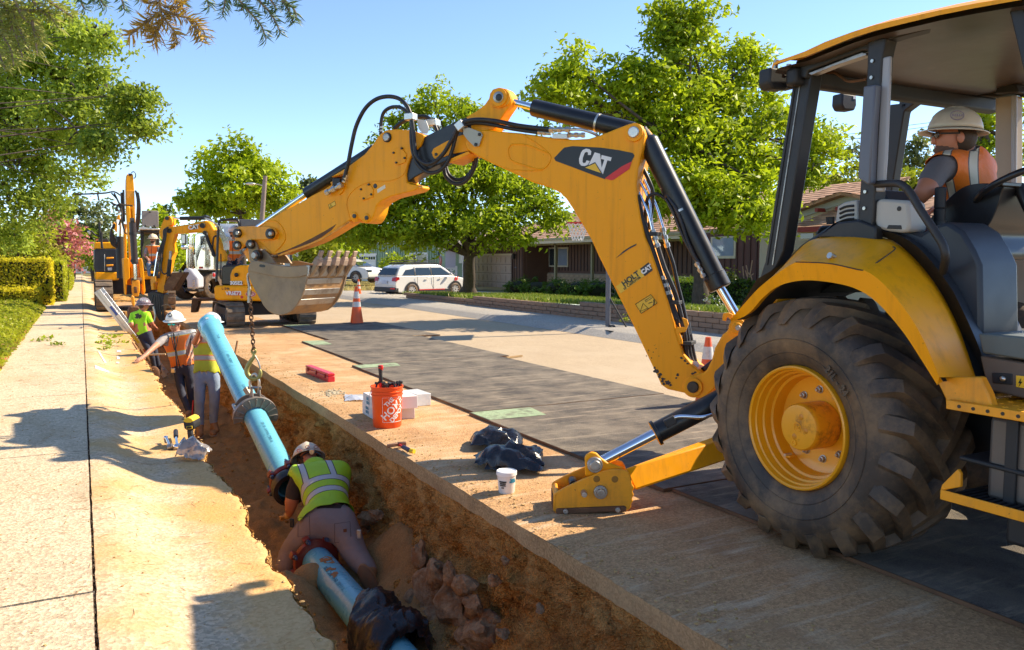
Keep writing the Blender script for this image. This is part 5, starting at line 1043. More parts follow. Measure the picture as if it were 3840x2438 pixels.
for i in range(4):
 for j in range(8):
  w_=(gy0-gy1)/8;h_=(gz1-gz0)/4;y=gy1+w_*(j+.5);z=gz0+h_*(i+.5)
  if i==0 and j==0:o=MB().box((0,0,0),(.03,w_*.66,h_*.6)).build('door_panel',DOORP,gd,bevel=.01,local=True);me=o.data
  else:o=bpy.data.objects.new('door_panel',me);COL.objects.link(o);o.parent=gd
  o.matrix_parent_inverse=world_of(gd).inverted();o.location=(HX-.038,y,z)
for i in range(1,4):hb_((HX-.034,gy1,gz0+(gz1-gz0)*i/4-.01),(HX-.028,gy0,gz0+(gz1-gz0)*i/4+.01),'panel_gap',BLKM,gd)
hb_((HX-.06,gy1-.05,gz1),(HX,gy0+.05,gz1+.09),'door_header',CREAM,bhs)
for y in(gy0+.02,gy1-.1):hb_((HX-.05,y,hz),(HX,y+.09,gz1),'door_jamb',CREAM if y>gy1 else BRN2,bhs)
p=xp('Y1',1590,245,HX-.15);MB().bb(p-V((.07,.07,.12)),p+V((.07,.07,.1))).cyl(p+V((0,0,.1)),p+V((0,0,.16)),.09,.02,seg=8).beam(p+V((0,0,.12)),p+V((.15,0,.12)),.03,.03).build('wall_lantern',BLKM,bhs,bevel=.005)
p=xp('Y1',1605,335,HX-.02);hb_(p-V((.0,.12,.03)),p+V((.02,.12,.03)),'house_sign',flat('slate',(.12,.13,.16)),bhs)
RX=22.3;yn=12.0
hb_((RX,18.9,hz),(RX+.2,pe+.2,2.75),'wall',BRN,bhs);hb_((HX+.2,pe-.02,hz),(RX,pe+.18,2.75),'wall',BRN,bhs)
battens(19.2,pe-.1,1.0,2.7,RX,bhs,BRN2)
wy0,wy1,wz1,wz0=rx('Y1',1883,172,2038,332,RX-.03)
wn=hb_((RX-.06,wy1,wz0),(RX-.02,wy0,wz1),'window',CREAM,bhs)
hb_((RX-.075,wy1+.08,wz0+.08),(RX-.06,(wy0+wy1)/2-.03,wz1-.08),'pane',mat('sky_glass',(.25,.30,.38),.04,var=.1,bmp=0,spec=1),wn);hb_((RX-.075,(wy0+wy1)/2+.03,wz0+.08),(RX-.06,wy0-.08,wz1-.08),'pane',GLASS,wn)
ven=hb_((RX-.10,19.2,hz),(RX-.02,rx('Y1',1815,345,1815,450,RX)[0],.88),'veneer_bed',mat('mortar',(.34,.28,.2),.9),bhs)
vb=mat('pale_brick',(.46,.33,.21),.85,var=.22,vs=1.7);yb_=rx('Y1',1815,345,1815,450,RX)[0]
for row in range(7):
 y=19.2+(row%2)*.24
 while y<yb_-.4:
  o=bpy.data.objects.new('brick',brick_mesh('brick',.46,.05,.12,vb,'vb%d'%rb.randrange(3),.006,rb.random()));COL.objects.link(o);o.parent=ven;o.matrix_parent_inverse=world_of(ven).inverted();o.location=(RX-.115+rb.uniform(-.006,.006),y+.23,hz+.07+.14*row);y+=.48
for x in(1927,2227):p=xp('Y1',x,300,HX+.15);hb_((p.x,p.y-.06,hz),(p.x+.12,p.y+.06,2.55),'porch_post',OLIVE,bhs)
e1=xp('Y1',1620,160,HX-.6)
def roofplane(par,P0,P1,P2,P3,mt,rows=16,name='roof',course='shingle_course'):
 """eave P0-P1, ridge P3-P2"""
 P0,P1,P2,P3=map(V,(P0,P1,P2,P3));n=(P1-P0).cross(P3-P0).normalized();n=n if n.z>0 else-n
 r=MB().prism([P0,P1,P2,P3],-n*.08).build(name,mt,par)
 for i in range(rows):
  a,b=i/rows,(i+1.12)/rows;b=min(b,1);q=[P0.lerp(P3,a)+n*.028,P1.lerp(P2,a)+n*.028,P1.lerp(P2,b)+n*.006,P0.lerp(P3,b)+n*.006];q2=[P0.lerp(P3,a)+n*.001,P1.lerp(P2,a)+n*.001]
  MB().add(q+q2,[(0,1,2,3),(4,5,1,0)]).build(course,mt,r)
 return r
ex=HX-.65;ez=2.52
roofplane(bhs,(ex,far+.6,ez+.02),(ex,18.9,ez+.14),(26,18.9,4.5),(26,far-3,4.4),SHG,18)
hb_((ex-.03,18.9,ez-.16),(ex,far+.65,ez+.09),'fascia',CREAM,bhs);hb_((ex,18.9,ez-.02),(RX,far+.5,ez+.0),'soffit',CREAM,bhs)
hb_((ex-.10,18.9,ez-.02),(ex-.03,pe+.6,ez+.08),'gutter',OLIVE,bhs,bevel=.01)
hb_((HX+.15,19,2.30),(HX+.3,pe,2.5),'porch_beam',OLIVE,bhs)
MB().cyl((23,30,3.3),(23,30,3.9),.06,seg=10).build('vent_pipe',ZINC,bhs);MB().cyl((22.5,36,3.1),(22.5,36,3.6),.06,seg=10).build('vent_pipe',ZINC,bhs)
WX2=19.4;wa=xp('Y4',880,900,WX2).y
hb_((WX2,wa,hz),(WX2+.2,22.5,2.5),'wall',mat('red_brown_siding',(.10,.035,.025),.7,var=.1),bhs);battens(wa+.1,22.4,hz,2.4,WX2,bhs,mat('red_brown_batten',(.07,.025,.018),.7))
a0,a1,b1,b0=rx('Y4',480,620,648,800,WX2-.04);w2_=hb_((WX2-.05,a1-.05,b0-.05),(WX2-.01,a0+.3,b1+.05),'window',CREAM,bhs);hb_((WX2-.06,a1+.04,b0+.04),(WX2-.05,a0+.2,b1),'pane',_M['sky_glass'],w2_)
STU=mat('tan_stucco',(.50,.42,.30),.9,var=.06,bmp=.3,bs=25);TGR=mat('grey_green_trim',(.38,.42,.36),.6,var=.06);REDF=mat('dark_red_fascia',(.28,.03,.02),.6)
th=thing('stucco_house','tan stucco house with a grey-trimmed gable and red porch fascia','house',(18.5,14,hz))
SX=18.5
g=['Y4',(885,1150),(895,520),(1200,395),(1745,215),(1784,260)]
pk=xp('Y4',1745,190,SX);lf=xp('Y4',830,512,SX);wl_=xp('Y4',886,800,SX)
MB().prism([(SX,wl_.y,hz),(SX,wl_.y,lf.z-.02),(SX,pk.y,pk.z-.12),(SX,2*pk.y-wl_.y,lf.z-.02),(SX,2*pk.y-wl_.y,hz)],(.2,0,0)).build('gable_wall',STU,th)
m=MB();m.prism([lf,pk,pk-V((0,0,.24)),lf-V((0,0,.22))],(-.05,0,0));m.build('rake_board',TGR,th)
rf_=V((SX-.3,2*pk.y-lf.y,lf.z));m=MB();m.prism([rf_+V((.3,0,0)),pk,pk-V((0,0,.24)),rf_+V((.3,0,-.22))],(-.05,0,0));m.build('rake_board',TGR,th)
q=V((-.35,0,.02));roofplane(th,lf+q,lf+V((7,0,0)),pk+V((7,0,.02)),pk+q,SHG,14);roofplane(th,rf_,rf_+V((7,0,0)),pk+V((7,0,.02)),pk+q,SHG,10)
for x0,x1 in((1482,1530),(1585,1628)):
 a0,a1,b1,b0=rx('Y4',x0,278 if x0<1500 else 288,x1,368 if x0<1500 else 338,SX-.02);v_=hb_((SX-.03,a1,b0),(SX,a0,b1),'gable_vent',CREAM,th)
 for i in range(5):hb_((SX-.045,a1+.02,b0+(b1-b0)*(i+.3)/5),(SX-.03,a0-.02,b0+(b1-b0)*(i+.65)/5),'vent_slat',BRN,v_)
for y_ in(pk.y+.8,pk.y+.1):MB().beam((SX+.1,y_,pk.z-.42),(SX-.35,y_,pk.z-.42),.1,.1).build('rafter_tail',REDF,th)
PX=17.0;pa=xp('Y4',1140,560,PX);pc=xp('Y4',1150,522,PX)
roofplane(th,(PX,pa.y,pc.z-.02),(PX,pa.y-5,pc.z-.02),(SX+.2,pa.y-5,pc.z+.78),tuple(xp('Y4',1640,335,SX+.1)),SHG,10,name='porch_roof')
hb_((PX-.04,pa.y-5,pa.z-.03),(PX,pa.y+.02,pc.z+.0),'fascia',REDF,th);hb_((PX+.35,pa.y-5,hz),(PX+.5,pa.y-.35,pa.z-.05),'porch_wall',STU,th)
a0,a1,b1,b0=rx('Y4',1275,560,1430,640,PX+.34);wq=hb_((PX+.3,a1,b0),(PX+.35,a0,b1),'window',CREAM,th);hb_((PX+.29,a1+.06,b0+.05),(PX+.3,a0-.06,b1-.05),'pane',GLASS,wq)
p=xp('Y4',1255,740,16.6);MB().bb(p-V((.2,.25,.04)),p+V((.2,.25,.02))).bb(p-V((.15,.2,.45)),p+V((-.1,.2,-.02))).build('planter_shelf',mat('old_wood',(.42,.27,.12),.8,var=.2),th)
GRN=mat('sage_green_siding',(.28,.38,.26),.75,var=.06,vs=1);GRNB=mat('sage_green_batten',(.20,.29,.19),.75)
gh=thing('green_house','sage green board-and-batten house with white garage door','house',tuple(dp('Y1',545,450,58)*1))
gzb=-.2
def P2(k,x,y,d):p=dp(k,x,y,d);return V((p.x,p.y,0))
A0,A1,A2=P2('Y1',288,440,62),P2('Y1',545,440,57),P2('Y1',1060,440,50)
ztop=dp('Y1',545,145,57).z
def wallseg(a,b,z0,z1,name,mt,par,th=.2):
 d=(b-a).normalized();n=V((-d.y,d.x,0));n=n if n.dot(a)>0 else-n
 return MB().prism([a+V((0,0,z0)),b+V((0,0,z0)),b+V((0,0,z1)),a+V((0,0,z1))],n*th).build(name,mt,par)
def onseg(a,b,k,x0,y0,x1,y1,out,name,mt,par,th=.03):
 d=(b-a).normalized();n=V((-d.y,d.x,0));n=-n if n.dot(a)>0 else n;pl_=Plane(a+n*out,n)
 q=[pl_(k,x0,y0),pl_(k,x1,y0),pl_(k,x1,y1),pl_(k,x0,y1)];z1=max(q[0].z,q[1].z);z0=min(q[2].z,q[3].z);q[0].z=q[1].z=z1;q[2].z=q[3].z=z0
 return MB().prism(q,-n*th).build(name,mt,par),q,n
wallseg(A0,A1,gzb,ztop,'wall',GRN,gh);wallseg(A1,A2,gzb,ztop,'wall',GRN,gh)
for(a,b,n_)in((A0,A1,14),(A1,A2,26)):
 d=b-a;dn=d.normalized();nn=V((-dn.y,dn.x,0));nn=-nn if nn.dot(a)>0 else nn
 for i in range(n_):
  p=a+d*((i+.5)/n_)+nn*.02;MB().box(p+V((0,0,(gzb+ztop)/2)),(.07,.04,ztop-gzb),basis(dn)).build('batten',GRNB,gh)
dr,q,nn=onseg(A0,A1,'Y1',315,232,458,442,.06,'garage_door',flat('white_door',(.75,.74,.72),.5),gh)
onseg(A0,A1,'Y1',306,222,464,234,.08,'door_trim',flat('white_trim',(.75,.74,.72),.5),gh)
for i in range(7):onseg(A0,A1,'Y1',320+i*19.3,246,334+i*19.3,270,.075,'pane',GLASS,dr)
for i in range(4):onseg(A0,A1,'Y1',316,282+i*39,457,284+i*39,.07,'panel_gap',flat('grey_gap',(.35,.35,.36)),dr)
wn,q,nn=onseg(A1,A2,'Y1',692,215,884,318,.05,'window',flat('white_trim',(.75,.74,.72),.5),gh)
onseg(A1,A2,'Y1',704,227,785,318,.065,'pane',GLASS,wn);onseg(A1,A2,'Y1',792,227,873,318,.065,'pane',mat('curtain_glass',(.10,.12,.10),.1),wn)
rz1=dp('Y1',545,118,57).z
q0,q1,q2,q3=dp('Y1',190,150,64),dp('Y1',1100,148,49),dp('Y1',1150,60,55),dp('Y1',640,45,66)
q0.z=q1.z=rz1;roofplane(gh,q0,q1,q2,q3,SHG2,12)
wallseg(V((q0.x,q0.y,0)),V((q1.x,q1.y,0)),rz1-.32,rz1-.02,'fascia',flat('white_trim',(.75,.74,.72),.5),gh,.06)
r0,r1=dp('Y1',965,175,47),dp('Y1',1200,170,42);r0.z=r1.z=2.35
roofplane(gh,r0,r1,r1+V((2.5,1.5,.9)),r0+V((2.5,1.5,.9)),SHG2,6,name='porch_roof');wallseg(V((r0.x,r0.y,0)),V((r1.x,r1.y,0)),2.1,2.33,'fascia',CREAM,gh,.05)
sh_=[dp('Y1',x,y,46)for x,y in((1030,195),(1115,195),(1112,342),(1028,340))];MB().prism(sh_,FH*.02).build('porch_shade',flat('lilac_white_cloth',(.55,.52,.60),.8),gh)
MB().beam(dp('Y1',1118,322,45),dp('Y1',1118,430,45),.12,.12).build('porch_post',flat('white_trim',(.75,.74,.72),.5),gh);MB().beam(dp('Y1',1175,190,44),dp('Y1',1175,420,44),.1,.1).build('porch_post',flat('white_trim',(.75,.74,.72),.5),gh)
for(x0,y0,x1,y1)in((1030,345,1110,392),(1030,392,1112,345),(1028,342,1118,342),(1075,342,1070,395)):MB().beam(dp('Y1',x0,y0,45.2),dp('Y1',x1,y1,45.2),.08,.08).build('lattice_rail',flat('white_trim',(.75,.74,.72),.5),gh)
wd_,q,nn=onseg(P2('Y1',1130,300,46.5),P2('Y1',1240,300,45),'Y1',1140,205,1175,300,.05,'window',flat('white_trim',(.75,.74,.72)),gh)
wallseg(P2('Y1',1000,300,48),P2('Y1',1240,300,45.5),gzb,2.3,'porch_back_wall',GRN,gh)
fl=thing('flag','small striped flag hanging furled from the green house porch','flag',tuple(dp('Y1',988,300,44)))
m=MB();m2=MB();m3=MB()
def flp(u,v):return dp('Y1',985+20*(u-.5)*(1+v*.3)+6*math.sin(v*5),245+115*v,44)+FH*.07*math.sin(u*9+v*4)
for i in range(7):(m if i%2==0 else m2).surf(lambda a_,b_,i=i:flp((i+a_)/7,b_),2,10)
m.build('red_stripe',REDP,fl,smooth=60);m2.build('white_stripe',WHT,fl,smooth=60)
MB().surf(lambda a_,b_:flp(a_*.6,-.38+b_*.38),4,4).build('blue_field',flat('navy_cloth',(.03,.05,.18)),fl,smooth=60)
MB().cyl(dp('Y1',995,195,44.1),dp('Y1',990,260,44.1),.02,seg=8).build('flag_staff',WHT,fl)
fh=thing('far_white_house','pale far house seen between the stick and the bucket','house',tuple(dp('Z1',1750,820,80)))
a,b=P2('Z1',1560,800,82),P2('Z1',1900,800,76);wallseg(a,b,-.3,3.0,'wall',flat('warm_white_wall',(.62,.55,.45),.8),fh)
for x in(1730,1790,1830):onseg(a,b,'Z1',x,770,x+36,825,.06,'door',flat('white_door2',(.7,.68,.64)),fh)
roofplane(fh,a+V((0,-.6,3.0)),b+V((0,-.6,3.0)),b+V((4,4,4.6)),a+V((4,4,4.6)),SHG2,6)
fh2=thing('tan_far_house','tan house partly hidden by the bamboo far behind the bucket','house',tuple(dp('Z1',2060,720,75)))
a,b=P2('Z1',1700,800,95),P2('Z1',2120,800,80);wallseg(a,b,-.3,4.2,'wall',STU,fh2);roofplane(fh2,a+V((0,-.6,4.2)),b+V((0,-.6,4.2)),b+V((4,4,6)),a+V((4,4,6)),SHG2,6)
for i,(x,w_)in enumerate(((1645,62),(1785,78),(1955,90),(2130,78),(2290,78))):
 a=gp('Y1',x-w_,545,-.02);X_=18.3;c=xp('Y1',x,560,X_);yw=abs(xp('Y1',x-w_,500,X_).y-xp('Y1',x+w_,500,X_).y)/2
 z0=lawnz(X_,c.y)-.03;zt=xp('Y1',x,440+(i>0)*6,X_).z
 lab=['box shrub nearest the garage door, first of the clipped row','second box shrub from the garage in the clipped row','middle box shrub of the five in the clipped row','fourth box shrub, left of the basketball pole','last box shrub of the row, behind the basketball pole'][i]
 t=thing('box_shrub',lab,'shrub',(X_,c.y,z0),'clipped box shrubs before the brown house')
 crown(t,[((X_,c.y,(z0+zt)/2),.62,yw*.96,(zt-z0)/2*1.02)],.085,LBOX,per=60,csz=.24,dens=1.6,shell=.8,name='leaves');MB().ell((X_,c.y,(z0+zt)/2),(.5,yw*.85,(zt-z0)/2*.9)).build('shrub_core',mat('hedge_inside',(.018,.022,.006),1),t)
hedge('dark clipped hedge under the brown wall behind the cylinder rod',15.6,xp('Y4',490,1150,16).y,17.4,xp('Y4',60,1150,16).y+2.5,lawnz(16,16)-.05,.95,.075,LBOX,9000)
bs_=thing('bare_shrub','leafless pale-stemmed shrub against the red-brown wall','shrub',tuple(xp('Y4',720,1230,17.5)))
for P in(((760,1100),(790,1000),(820,830)),((770,1060),(775,950),(760,880)),((745,1080),(735,980),(728,890)),((800,1110),(815,1010),(780,950)),((690,1220),(680,1120),(655,1060)),((685,1140),(710,1060)),((790,990),(830,960)),((775,1000),(755,930))):MB().tube(smooth_path([xp('Y4',x,y,17.5)for x,y in P],4),.018,6).build('stem',mat('dead_stem',(.45,.27,.17),.8),bs_,smooth=60)
crown(bs_,[pb('Y4',770,1140,60,50,21)],.09,LDARK,per=40,csz=.3,dens=1.5,name='leaves')
crown(bs_,[pb('Y4',610,980,40,60,22)],.09,LDARK,per=40,csz=.3,dens=1.5,name='leaves')
wf=thing('flowering_plant','low plant with small white flowers beside the chrome rod','plant',tuple(xp('Y4',440,1210,13.5)));crown(wf,[pb('Y4',440,1205,80,28,16)],.05,LBOX,per=40,csz=.15,dens=1.4,name='leaves');crown(wf,[pb('Y4',440,1200,70,26,15.9)],.035,flat('white_petal',(.7,.7,.6)),per=14,csz=.15,dens=.8,name='flowers')
bb_=thing('basketball_hoop','portable basketball hoop whose pole stands behind the boom','basketball hoop',tuple(gp('Z3',390,1178,.0)))
pb0=gp('Z3',388,1176,.0);dpl=FH.dot(pb0);GP_=mat('pole_grey',(.11,.11,.125),.5)
MB().cyl(pb0,V((pb0.x,pb0.y,2.9)),.055,seg=16).build('pole',GP_,bb_,smooth=40)
hp=hit('Z3',232,606,FH,dpl-.15)
MB().tube([hp+V((.22*math.cos(2*PI*k/24),.22*math.sin(2*PI*k/24),0))for k in range(24)],.012,8,closed=True).build('rim',REDP,bb_,smooth=60)
m=MB()
for k in range(12):
 for s_ in(1,-1):
  P=[]
  for j in range(6):a_=2*PI*(k+s_*j*.5)/12;r_=.22-.022*j;P.append(hp+V((r_*math.cos(a_),r_*math.sin(a_),-.075*j)))
  m.tube(P,.006,4,cap=False)
m.build('net',WHT,bb_,smooth=60)
MB().box(hp+RT*.25+V((0,0,.25)),(.04,1.1,.75),basis(RT,(0,0,1))).build('backboard',flat('clear_board',(.6,.65,.7),.2),bb_,bevel=.01)
MB().beam(hp+RT*.22+V((0,0,0)),V((pb0.x,pb0.y,hp.z-.2)),.05,.05).build('arm',GP_,bb_)
MB().add([gp('Z3',x,y,z)for x,y,z in((352,1170,.0),(400,1188,.0),(525,1172,.0),(480,1140,.0))]+[gp('Z3',x,y,z)for x,y,z in((356,1160,.12),(402,1172,.12),(518,1160,.12),(478,1132,.12))],[(0,1,2,3),(4,5,6,7),(0,1,5,4),(1,2,6,5),(2,3,7,6),(3,0,4,7)]).build('base',BLKM,bb_,bevel=.03)
MB().beam(gp('Z3',485,1150,.12),V((pb0.x,pb0.y,.8)),.03,.03).build('brace',BLKM,bb_)
MB().cyl(pb0+V((-.05,-.15,.09)),pb0+V((.05,-.15,.09)),.08,seg=18).build('caster',BLKM,bb_,smooth=30)
crown(thing('weed','small yellow-flowering weed by the basketball pole base','plant',tuple(gp('Z3',470,1130,.1))),[pb('Z3',470,1115,18,22,17.5)],.05,LYEL,per=24,csz=.1,dens=1,name='leaves')
up_=thing('utility_pole','weathered wooden utility pole with a lamp arm','utility pole',tuple(dp('Z1',1492,480,52)))
t0=dp('Z1',1517,130,52);t1=dp('Z1',1488,520,52);MB().cyl(t1+(t1-t0)*.8,t0,.17,.13,seg=14).build('pole',mat('pole_wood',(.26,.19,.15),.9,var=.2),up_,smooth=40)
MB().tube(smooth_path([dp('Z1',x,y,52)for x,y in((1510,215),(1460,200),(1410,195))],4),.04,6).build('lamp_arm',ZINC,up_,smooth=60);MB().ell(dp('Z1',1400,196,52),(.35,.2,.09)).build('lamp_head',ZINC,up_,smooth=60)
wr=thing('overhead_wires','thin overhead wires crossing the sky by the cab','wires',(12,40,5))
for(k,P)in(('Z4',((560,772),(650,762),(900,722),(1080,700))),('Z4',((565,802),(650,792),(900,745),(1080,722))),('Z1',((1520,180),(1700,220),(1860,260))),('Z1',((180,450),(480,445),(860,430)))):MB().tube([dp(k,x,y,50)for x,y in P],.016,5).build('wire',BLKM,wr)
GSP=ground_mat('green_spray_paint',(.26,.36,.20),(.36,.44,.28),(.10,.11,.08),160,patch=(.16,.15,.11),ps=4,pa=.5,pb=.6,pstr=.8,patch2=(.10,.09,.07))
PED=mat('plate_edge_rust',(.17,.085,.04),.8,.2,var=.3,vs=5,bmp=.3)
PL=[(4.15,15.29,2.3,4.0,'farthest road plate, beside the small excavator tracks'),(3.62,11.42,2.4,3.85,'black road plate between the red case and the far plate'),(3.43,7.29,2.42,4.11,'black road plate behind the orange bucket and boxes'),(3.38,4.20,2.44,3.07,'dusty black road plate with a green sprayed corner beside the black bags'),(3.44,1.12,2.45,3.06,'nearest road plate, shaded under the backhoe wheel'),(3.44,-2.0,2.45,3.1,'road plate at the front of the backhoe, under the steps'),(6.0,2.0,2.4,4.0,'road plate on the far side under the backhoe')]
for i,(x,y,w_,l_,lab)in enumerate(PL):
 t=thing('road_plate',lab,'steel plate',(x+w_/2,y+l_/2,0),'steel plates covering the dug street')
 t.rotation_euler=(0,0,R((.5,-.15,.15,0,0,0,0)[i]))
 MB().box((0,0,.0145),(w_,l_,.021)).build('plate_body',PED,t,local=True)
 MB().add([(-w_/2+.004,-l_/2+.004,.027),(w_/2-.004,-l_/2+.004,.027),(w_/2-.004,l_/2-.004,.027),(-w_/2+.004,l_/2-.004,.027)],[(0,1,2,3)]).build('plate_coating',PLATE,t,local=True)
 if i<4:
  u=(.55,.35,.6,.62)[i];v=(.5,.8,.35,.42)[i]
  MB().add([(-w_/2+.01,l_/2-.02-v,.030),(-w_/2+u,l_/2-.05-v,.030),(-w_/2+u*1.1,l_/2-.03,.030),(-w_/2+.01,l_/2-.012,.030)],[(0,1,2,3)]).build('green_paint_patch',GSP,t,local=True)
for x,y in((5.95,11.25),(5.93,15.3)):
 t=thing('timber_lath','short thin lath lying at the far corner of a road plate'if y>12 else 'short lath beside the near plate corner on the pale asphalt','wood strip',(x,y,0));MB().box((x+.1,y+.05,.015),(.35,.04,.025),rot('Z',.3)).build('lath',mat('old_wood',(.42,.27,.12),.8,var=.2),t)
TRK=mat('muddy_track',(.11,.085,.065),.8,.2,var=.3,vs=6,dirt=(.30,.21,.13),da=.4,db=.65,ds=5,bmp=.4)
TRKD=mat('track_dark',(.04,.032,.028),.7,.2,var=.3)
def track(par,x0,x1,y0,y1,h,lugs=30,z=0):
 r=h/2;loop=[]
 L_=y1-y0-2*r;tot=2*L_+2*PI*r;n=60
 def pt(d,rr=r):
  d%=tot
  if d<L_:return V((0,y0+r+d,z+h/2-rr)),V((0,0,-1))
  d-=L_
  if d<PI*r:a_=-PI/2+d/r;return V((0,y1-r+math.cos(a_)*rr,z+h/2+math.sin(a_)*rr)),V((0,math.cos(a_),math.sin(a_)))
  d-=PI*r
  if d<L_:return V((0,y1-r-d,z+h/2+rr)),V((0,0,1))
  d-=L_;a_=PI/2+d/r;return V((0,y0+r+math.cos(a_)*rr,z+h/2+math.sin(a_)*rr)),V((0,math.cos(a_),math.sin(a_)))
 m=MB();ring_o=[pt(tot*i/n)[0]for i in range(n)];ring_i=[pt(tot*i/n,r-.035)[0]for i in range(n)]
 vs=[]
 for i in range(n):vs+=[ring_o[i]+V((x0,0,0)),ring_o[i]+V((x1,0,0)),ring_i[i]+V((x1,0,0)),ring_i[i]+V((x0,0,0))]
 m.add(vs,[(4*i+j,4*i+(j+1)%4,4*((i+1)%n)+(j+1)%4,4*((i+1)%n)+j)for i in range(n)for j in range(4)])
 b=m.build('track',TRK,par,smooth=40)
 for i in range(lugs):
  p,nr=pt(tot*(i+.5)/lugs);t_=V((0,-nr.z,nr.y))
  MB().box(p+nr*.012+V(((x0+x1)/2,0,0)),((x1-x0)*.98,tot/lugs*.55,.035),Matrix((V((1,0,0)),t_,nr)).transposed()).build('track_pad',TRK,b,bevel=.006,segs=1)
 for i in range(5):
  yy=y0+r+(y1-y0-2*r)*i/4;rr=r-.05 if i in(0,4)else r*.42;zz=z+h/2 if i in(0,4)else z+h/2-r+.04+rr
  MB().lathe((x0+.02,yy,zz),(1,0,0),[(0,0),(rr*.4,-.01),(rr*.9,.02),(rr,.05),(rr,x1-x0-.05),(0,x1-x0)],22).build('roller',TRKD if i in(1,2,3)else TRK,b,smooth=30)
 MB().bb((x0+.06,y0+r*.9,z+h*.32),(x1-.06,y1-r*.9,z+h*.78)).build('track_frame',TRKD,b,bevel=.02)
 return b
ex3=thing('mini_excavator','small yellow excavator with canopy, tail toward the camera, beyond the digging bucket','excavator',tuple(gp('E2',1100,1400)))
pn=gp('E2',800,1442);pf=gp('Z1',1850,1350)
yA=(pn.y+pf.y)/2;track(ex3,pn.x-.2,pn.x+.2,yA-.05,yA+2.3,.55,34);track(ex3,pf.x-.2,pf.x+.2,yA-.05,yA+2.3,.55,34)
MB().bb((pn.x+.2,yA+.5,.25),(pf.x-.2,yA+1.8,.55)).build('undercarriage',TRKD,ex3,bevel=.02)
D3_=18.7
def zd(key,pts,d,th,name,mt,par=ex3,bevel=.01,**k):return MB().prism([dp(key,x,y,d)for x,y in pts],FH*th).build(name,mt,par,bevel=bevel,**k)
zd('E2',[(512,960),(525,930),(560,925),(1450,940),(1480,970),(1480,1090),(1450,1120),(560,1105),(520,1085)],D3_,1.5,'counterweight',YEL,bevel=.06)
zd('E2',[(600,720),(620,685),(700,680),(1450,690),(1450,935),(600,925)],D3_+.12,1.3,'engine_hood',mat('hood_black',(.035,.028,.02),.3),bevel=.04)
zd('E2',[(710,928),(708,800),(730,740),(770,700),(830,682),(1200,690),(1200,932)],D3_+.06,.1,'hood_cover',YEL,bevel=.03)
p=dp('E2',785,800,D3_+.02);MB().ell(p,.05).build('hood_latch',BLK,ex3,smooth=60);
mp=zd('E2',[(722,875),(850,878),(862,898),(848,920),(722,916)],D3_+.045,.01,'model_plate',BLACKSTK,bevel=0)
build_text('305E2','model_number',WHT,mp,dp('E2',782,898,D3_+.03),RT,(0,0,1),.115,.002,.005)
build_text('L-546','fleet_number',BLACKSTK,ex3,dp('E2',657,965,D3_-.006),RT,(0,0,1),.08,.001,.001)
rp_=zd('E2',[(680,995),(822,997),(822,1045),(680,1042)],D3_-.008,.01,'rental_plate',REDP,bevel=0)
build_text('VR6E73','plate_number',WHT,rp_,dp('E2',751,1020,D3_-.02),RT,(0,0,1),.125,.002,.004,sx=.9)
p=dp('E2',850,1065,D3_-.006);MB().cyl(p,p+FH*.01,.033,seg=24).build('red_dot',REDP,ex3)
c=dp('E2',955,1030,D3_-.012)
MB().add([c+RT*.115*math.cos(a_)+V((0,0,.062*math.sin(a_)))for a_ in[2*PI*k/28 for k in range(28)]],[tuple(range(28))]).build('oval_badge',WHT,ex3)
MB().tube([c-FH*.004+RT*.098*math.cos(a_)+V((0,0,.047*math.sin(a_)))for a_ in[2*PI*k/28 for k in range(28)]],.01,6,closed=True).build('oval_badge_ring',REDP,ex3)
build_text('ARNZ','badge_lettering',REDP,ex3,c-FH*.02,RT,(0,0,1),.055,.001,.001)
CB=flat('canopy_black_tube',(.02,.02,.022),.35)
def tubed(key,P,d,r,name,mt,par=ex3,n=5):return MB().tube(smooth_path([dp(key,q[0],q[1],d+(q[2]if len(q)>2 else 0))for q in P],n),r*.55,10).build(name,mt,par,smooth=60)
tubed('E2',[(545,880),(552,700),(560,450),(570,250),(578,175),(600,148),(700,138),(780,135),(810,160),(822,225)],D3_+.1,.05,'canopy_frame',CB)
tubed('E2',[(822,225),(825,400),(828,660)],D3_+1.2,.045,'canopy_post',CB);tubed('E2',[(1430,200),(1440,690)],D3_+.1,.05,'canopy_post',CB)
zd('E2',[(600,150),(780,135),(1090,140),(1440,160),(1450,205),(1020,212),(830,225),(815,170),(770,150)],D3_+.12,1.4,'canopy_roof',mat('canopy_grey',(.16,.15,.15),.35,var=.1),bevel=.04)
tubed('E2',[(560,335),(520,345),(508,400),(500,500),(498,560),(530,580)],D3_+.3,.035,'grab_rail',CB)
tubed('E2',[(600,550),(600,700),(590,800),(600,850)],D3_+.3,.025,'hose',HOSE)
BD3=19.0
zd('E2',[(-20,232),(-5,300),(170,300),(300,290),(360,288),(400,310),(430,345),(465,410),(500,500),(530,570),(560,640),(640,640),(640,560),(600,480),(570,400),(540,320),(520,260),(480,190),(450,160),(410,150),(330,165),(200,195),(80,215)],BD3,.25,'boom',YEL,bevel=.03)
zd('E1',[(820,600),(845,580),(900,590),(1040,570),(1040,645),(905,655),(880,750),(900,830),(870,900),(850,1010),(820,1080),(800,1210),(780,1240),(740,1240),(735,1160),(760,1000),(790,850),(800,730),(770,690),(755,640),(790,540),(810,495),(835,485),(860,490),(880,520),(880,570),(840,580)],BD3-.02,.22,'stick',YEL,bevel=.03)
zd('E2',[(245,235),(262,212),(312,200),(325,225),(305,252),(252,258)],BD3-.012,.01,'logo_plate',BLACKSTK,bevel=0)
build_text('CAT','logo_lettering',WHT,ex3,dp('E2',275,230,BD3-.02),RT*.98+V((0,0,.12)),(0,0,1),.13,.002,.006)
